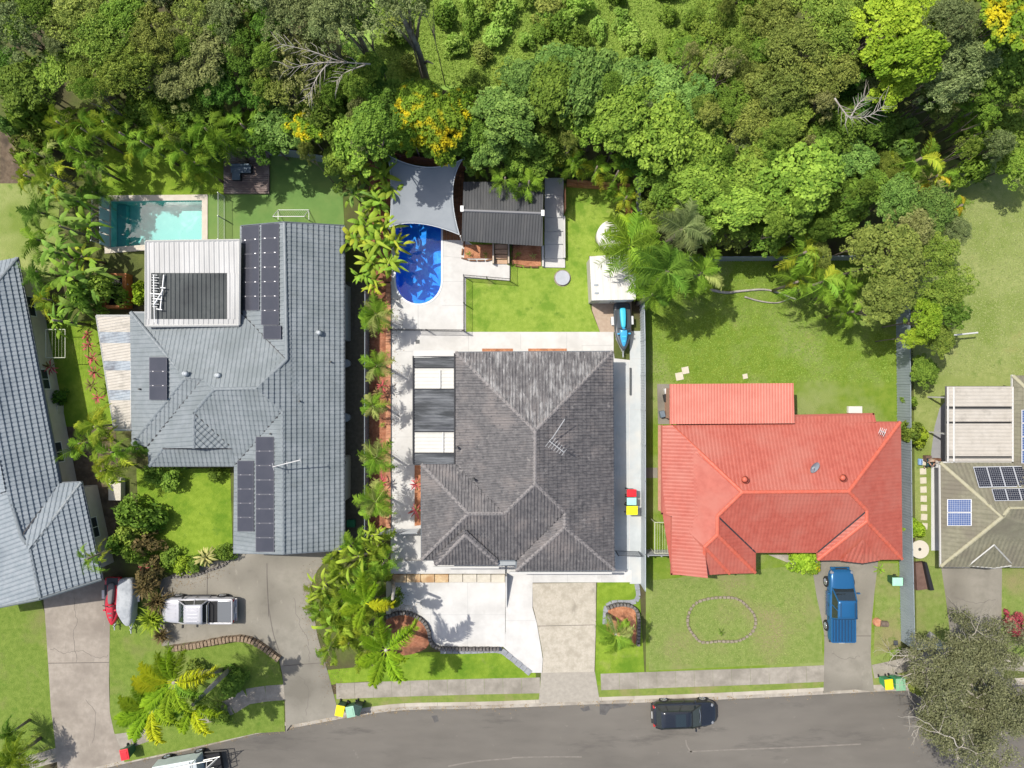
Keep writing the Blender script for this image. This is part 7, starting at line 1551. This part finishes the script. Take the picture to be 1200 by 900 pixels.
# big golden cane mass by the grey driveway
gp = 'golden cane palms beside the grey driveway'; k_ = 0
for (x, y, rp, c) in [(443, 640, 22, 'heli'), (420, 652, 26, 'heli'), (448, 662, 22, 'palm'), (398, 672, 26, 'heli'), (425, 685, 26, 'palm'), (378, 690, 22, 'heli'), (400, 705, 26, 'palm'), (375, 715, 22, 'palm'), (422, 722, 24, 'heli'), (390, 735, 26, 'palm'), (408, 755, 24, 'heli'), (385, 762, 18, 'palm'), (425, 770, 20, 'heli'), (436, 628, 20, 'heli'), (410, 640, 20, 'palm'), (434, 672, 24, 'heli'), (388, 655, 18, 'heli'), (412, 695, 24, 'heli'), (436, 705, 22, 'palm'), (388, 722, 24, 'heli'), (405, 740, 24, 'heli'), (436, 742, 22, 'palm'), (366, 702, 16, 'heli')]:
    palm(x, y, 3.0 + (k_ % 3) * .4, rp, 16, STRAP if k_ % 4 == 1 else CANE, c, f'golden cane palm between the grey driveway and white driveway, {ordw(k_)} counting down', gp, .06, (-.3, 1.0), 'palm_tree', second='gold' if k_ % 4 == 0 else 'heli', spread=.25); k_ += 1
# cordylines and small bed plants
gp = 'red cordylines'; k_ = 0
for (x, y, rp, c, wh_) in [(104, 392, 10, 'red', 'beside the cream awning, topmost'), (106, 405, 11, 'red', 'beside the cream awning, second from top'), (110, 420, 12, 'red', 'beside the cream awning, third from top'), (112, 436, 12, 'red', 'beside the cream awning, fourth from top'), (108, 452, 11, 'rust', 'beside the cream awning, fifth from top'), (116, 466, 11, 'red', 'beside the cream awning, lowest'), (448, 452, 12, 'red', 'in the terracotta bed beside the pergola'), (443, 460, 10, 'rust', 'in the terracotta bed left of the pergola'), (449, 565, 11, 'red', 'in the terracotta bed between the two lowest palms'), (488, 567, 11, 'red', 'in the narrow bed at the charcoal house wall, upper'), (488, 598, 12, 'red', 'in the narrow bed at the charcoal house wall, lower'), (60, 430, 12, 'red', 'in the shade of the left-edge house wall'), (172, 665, 12, 'red', 'in the bed above the silver ute'), (1198, 745, 14, 'red', 'at the right edge beside the far driveway')]:
    palm(x, y, .9, rp, 14, STRAP, c, ('red' if c == 'red' else 'bronze') + ' strap-leaved cordyline ' + wh_, gp, .03, (.1, 1.2), 'cordyline', second='rust')
palm(243, 652, .8, 17, 26, STRAP, 'agave', 'pale spiky grass tree at the lower end of the front lawn', None, .03, (.0, 1.2), 'grass_tree')
for x, y, c, lb in ((550, 297, 'green', 'tiny plant at the left of the terracotta bed under the hut'), (569, 298, 'green', 'second tiny plant in the terracotta bed under the hut'), (607, 298, 'palm', 'tiny palm in the bed beside the timber steps'), (625, 300, 'palmp', 'tiny pale palm in the bed near the concrete steps'), (448, 498, 'bright', 'tiny bright shrub in the middle of the terracotta bed'), (845, 741, 'green', 'tiny lone plant inside the oval stone ring'), (1031, 667, 'palm', 'small spreading plant on the grass beside the red roof corner')):
    palm(x, y, .35, 6 if x != 1031 else 9, 9, STRAP, c, lb, None, .02, (.1, 1.1), 'garden_plant')
# garden shrubs and single trees
G = [
 (153, 605, 22, 2.6, 'bush', 'green', 'round green shrub left of the small front lawn'), (145, 628, 20, 2.4, 'bush', 'moss', 'mossy shrub left of the small front lawn'), (165, 640, 18, 2.0, 'bush', 'rust', 'rust-brown shrub left of the small front lawn'), (152, 648, 15, 2.2, 'bush', 'green', 'green shrub wedged beside the rust-brown one'), (175, 612, 14, 1.6, 'bush', 'dark', 'dark shrub at the left edge of the small front lawn'), (165, 690, 15, 1.8, 'spiky', 'rust', 'rusty spiky shrub beside the covered jet ski'), (178, 708, 17, 1.9, 'spiky', 'rust', 'brown spiky shrub at the nose of the silver ute'), (172, 730, 18, 1.9, 'spiky', 'lime', 'bright green spiky shrub at the nose of the silver ute'), (185, 748, 14, 1.5, 'spiky', 'rust', 'low brown spiky shrub below the silver ute'), (170, 675, 16, 1.7, 'bush', 'rust', 'reddish bush above the covered jet ski'),
 (211, 664, 11, 1.0, 'bush', 'lime', 'lime bush at the edging above the grey driveway'), (195, 655, 12, 1.2, 'bush', 'green', 'green bush between the rust shrubs and the lime bush'), (230, 662, 10, .9, 'bush', 'green', 'low green bush beside the pale grass tree'), (262, 650, 12, 1.1, 'bush', 'green', 'green bush at the lower right corner of the small front lawn'), (195, 560, 17, 1.6, 'bush', 'bright', 'bright bush under the eave at the top of the small front lawn'), (180, 556, 13, 1.5, 'bush', 'green', 'green bush at the upper left of the small front lawn'), (250, 556, 10, 1.0, 'bush', 'green', 'small bush under the eave right of the front lawn'),
 (163, 348, 11, 1.8, 'bush', 'lime', 'lime bush squeezed between the spa and the patio cover'), (160, 335, 8, 1.6, 'bush', 'lime', 'smaller lime bush above the other one by the spa'), (110, 335, 18, 3.6, 'bush', 'bright', 'bright leafy top among the banana plants beside the spa'), (85, 345, 16, 3.6, 'bush', 'bright', 'second bright leafy top among the banana plants'), (66, 465, 10, 1.2, 'bush', 'dark', 'dark plant growing in the square planter'),
 (1085, 435, 18, 3.0, 'broad', 'green', 'small round tree beside the tall fence above the carport'), (1075, 505, 14, 2.4, 'bush', 'moss', 'yellowish bush beside the tall fence and the carport'), (1083, 512, 11, 2.0, 'bush', 'lime', 'lime bush beside the carport slab'), (1078, 620, 12, 1.6, 'bush', 'lime', 'lime bush at the foot of the stepping stones'), (943, 657, 16, 1.4, 'bush', 'lime', 'yellow-green bush under the red eave beside the driveway'), (955, 668, 9, 1.0, 'bush', 'yellow', 'small yellow bush at the corner of the driveway below the red house'), (1070, 470, 8, 1.6, 'bush', 'green', 'thin green bush hugging the tall fence'),
 (1197, 735, 14, 1.6, 'bush', 'red', 'red flowering bush cut by the right edge'), (370, 782, 0, 0, '', '', ''), (130, 640, 12, 2.6, 'bush', 'green', 'small green shrub above the small palm on the roof corner'), (455, 190, 12, 3, 'bush', 'green', 'green bush at the corner of the shade sail'), (25, 170, 18, 2.2, 'sparse', 'dry', 'thin dry shrub on the bare earth at the left edge'),
 (225, 790, 12, 1.4, 'bush', 'moss', 'mossy bush among the foxtail palms'), (272, 800, 16, .9, 'bush', 'green', 'low green bush on the verge above the work truck frame'), (255, 840, 14, .7, 'bush', 'green', 'low bush between the rocky path and kerb'), (1095, 215, 20, 1.8, 'spiky', 'agave', 'pale dry thicket at the top of the pale lawn'),
 (462, 705, 10, 2.2, 'bush', 'green', 'green bush at the left end of the white driveway'), (735, 262, 18, 3.0, 'bush', 'moss', 'leafy bush below the upright timber sleepers'),
]
for g_ in G:
    if g_[2]: tree(*g_[:6], label=g_[6], group='garden shrubs')
# the big half-bare gum beside the road
r = root('gum_tree', P(1128, 803), 'big sprawling half-bare olive gum tree with pale twigs over the road corner', 'gum tree')
c0 = Vector((P(1128, 803).x, P(1128, 803).y, 0)); pale_b = M('bark_twig', (0.34, 0.31, 0.26), (0.46, 0.43, 0.37), 3, rough=.9); rnd = random.Random(5)
ctr = P(1166, 838, 7.5); B().tube([c0, c0 + Vector((.3, -.2, 1.8)), Vector((ctr.x - 1, ctr.y + 1, 4.2))], [.38, .32, .24], 10).build('trunk', pale_b, r, True)
bb = B(); ends = []
def grow(p, d, L, rad, dep):
    pts = [p]; q = p.copy(); dd = d.copy(); n = 5
    for k in range(n):
        dd = (dd + Vector((rnd.gauss(0, .28), rnd.gauss(0, .28), rnd.gauss(0.0, .16)))).normalized(); q = q + dd * (L / n)
        q.z = min(q.z, 8.3); pts.append(q.copy())
    bb.tube(pts, [rad * (1 - .6 * k / n) for k in range(n + 1)], 5 if dep < 2 else 3, caps=False)
    if dep >= 2: ends.extend(pts[2:])
    if dep < 4:
        for k in range(3 if dep < 3 else 2):
            s = pts[rnd.randint(2, n)]; a = rnd.uniform(-1.1, 1.1); nd = Matrix.Rotation(a, 3, 'Z') @ dd; nd.z += rnd.uniform(-.1, .35); grow(s, nd.normalized(), L * rnd.uniform(.6, .8), rad * .55, dep + 1)
base_p = Vector((ctr.x - 1, ctr.y + 1, 4.2))
for k in range(10):
    a = k * .628 + rnd.uniform(-.2, .2); grow(base_p + Vector((0, 0, rnd.uniform(-.8, .3))), Vector((math.cos(a), math.sin(a), .55)).normalized(), 2.45, .13, 0)
grow(base_p, Vector((.9, -.6, .4)).normalized(), 4.2, .16, 0); grow(base_p, Vector((.3, -1, .4)).normalized(), 4.2, .16, 0); grow(base_p, Vector((1, 0, .4)).normalized(), 4.2, .16, 0)
bb.build('branches', pale_b, r, True, kind='stuff')
E__ = np.array([tuple(p) for p in ends]); E__ = E__[(E__[:, 0] > P(1080, 0, 6.5).x) & (E__[:, 1] < P(0, 748, 6.5).y)]; sel = RNG.integers(0, len(E__), 85000); pos = E__[sel] + RNG.normal(0, .17, (85000, 3)); nr_ = np.tile(np.array([0, 0, 1.0]), (85000, 1))
v, q = leafquads(pos - np.array([r.location.x, r.location.y, 0]), nr_, .07, .42, .8); me = mesh_np('foliage', v, q, np.clip(RNG.normal(.5, .3, 85000), 0, 1))
inst('foliage', me, r, mat=leafmat('leaf_gum', (0.15, 0.165, 0.075), (0.34, 0.345, 0.18)))
# small grey-leafed branch with yellow leaves at the kerb under it
tree(1078, 808, 12, 1.5, 'bush', 'olive', label='low olive bush at the kerb under the big gum', group='garden shrubs')
# tufts: lawns are not flat colour, they carry clumps of grass
def tufts(name, rect, n, sz, mat, avoid=None):
    x0, y0, x1, y1 = rect; px = RNG.uniform(x0, x1, n); py = RNG.uniform(y0, y1, n); k = 1 / PXM
    pos = np.stack([(px - 600) * k, (450 - py) * k, np.full(n, .03)], 1); v, q = leafquads(pos, np.tile([0, 0, 1.0], (n, 1)), sz, .5, .4)
    o = bpy.data.objects.new(name, mesh_np(name, v, q, RNG.uniform(0, 1, n), mat)); COL.objects.link(o); return tag(o, kind='stuff')
tufts('grass', (760, 310, 1048, 448), 30000, .05, leafmat('grass_lush', (0.13, 0.22, 0.025), (0.24, 0.33, 0.06), trans=.1))
tufts('grass', (1068, 235, 1200, 440), 16000, .05, leafmat('grass_pale', (0.20, 0.25, 0.08), (0.30, 0.33, 0.13), trans=.1))
tufts('grass', (760, 680, 945, 778), 14000, .045, leafmat('grass_front', (0.15, 0.21, 0.045), (0.25, 0.29, 0.09), trans=.1))
tufts('scrub_grass', (440, -10, 885, 100), 110000, .12, L_['scrub'])

def litter(name, pts, n, spread, z, sz=.035):
    """fallen leaves along a line of points"""
    pts = np.array([(p.x, p.y) for p in pts]); i = RNG.integers(0, len(pts), n); xy = pts[i] + RNG.normal(0, spread, (n, 2)); pos = np.column_stack([xy, np.full(n, z)])
    v, q = leafquads(pos, np.tile([0, 0, 1.0], (n, 1)), sz, .5, .12); o = bpy.data.objects.new(name, mesh_np(name, v, q, RNG.uniform(0, 1, n), LIT)); COL.objects.link(o); return tag(o, kind='stuff')
LIT = leafmat('leaf_litter', (0.12, 0.08, 0.035), (0.34, 0.25, 0.12), trans=.05)
litter('leaf_litter', [p for p in offset_path(road_edge, .12) if -38 < p.x < 38], 2600, .16, -.105)
litter('leaf_litter', smooth_path(PP([(392, 800), (372, 750), (366, 700), (370, 672)]), 8), 700, .45, .05)
litter('leaf_litter', smooth_path(PP([(262, 662), (230, 678), (200, 690), (192, 740)]), 8), 500, .4, .05)
litter('leaf_litter', smooth_path(PP([(461, 690), (464, 712), (480, 712)]), 6), 260, .4, .09)
litter('leaf_litter', smooth_path(PP([(461, 350), (462, 450), (461, 610)]), 20), 500, .3, .06)
litter('leaf_litter', smooth_path(PP([(1085, 800), (1110, 830), (1150, 850), (1090, 860)]), 8), 1500, 1.1, -.12)
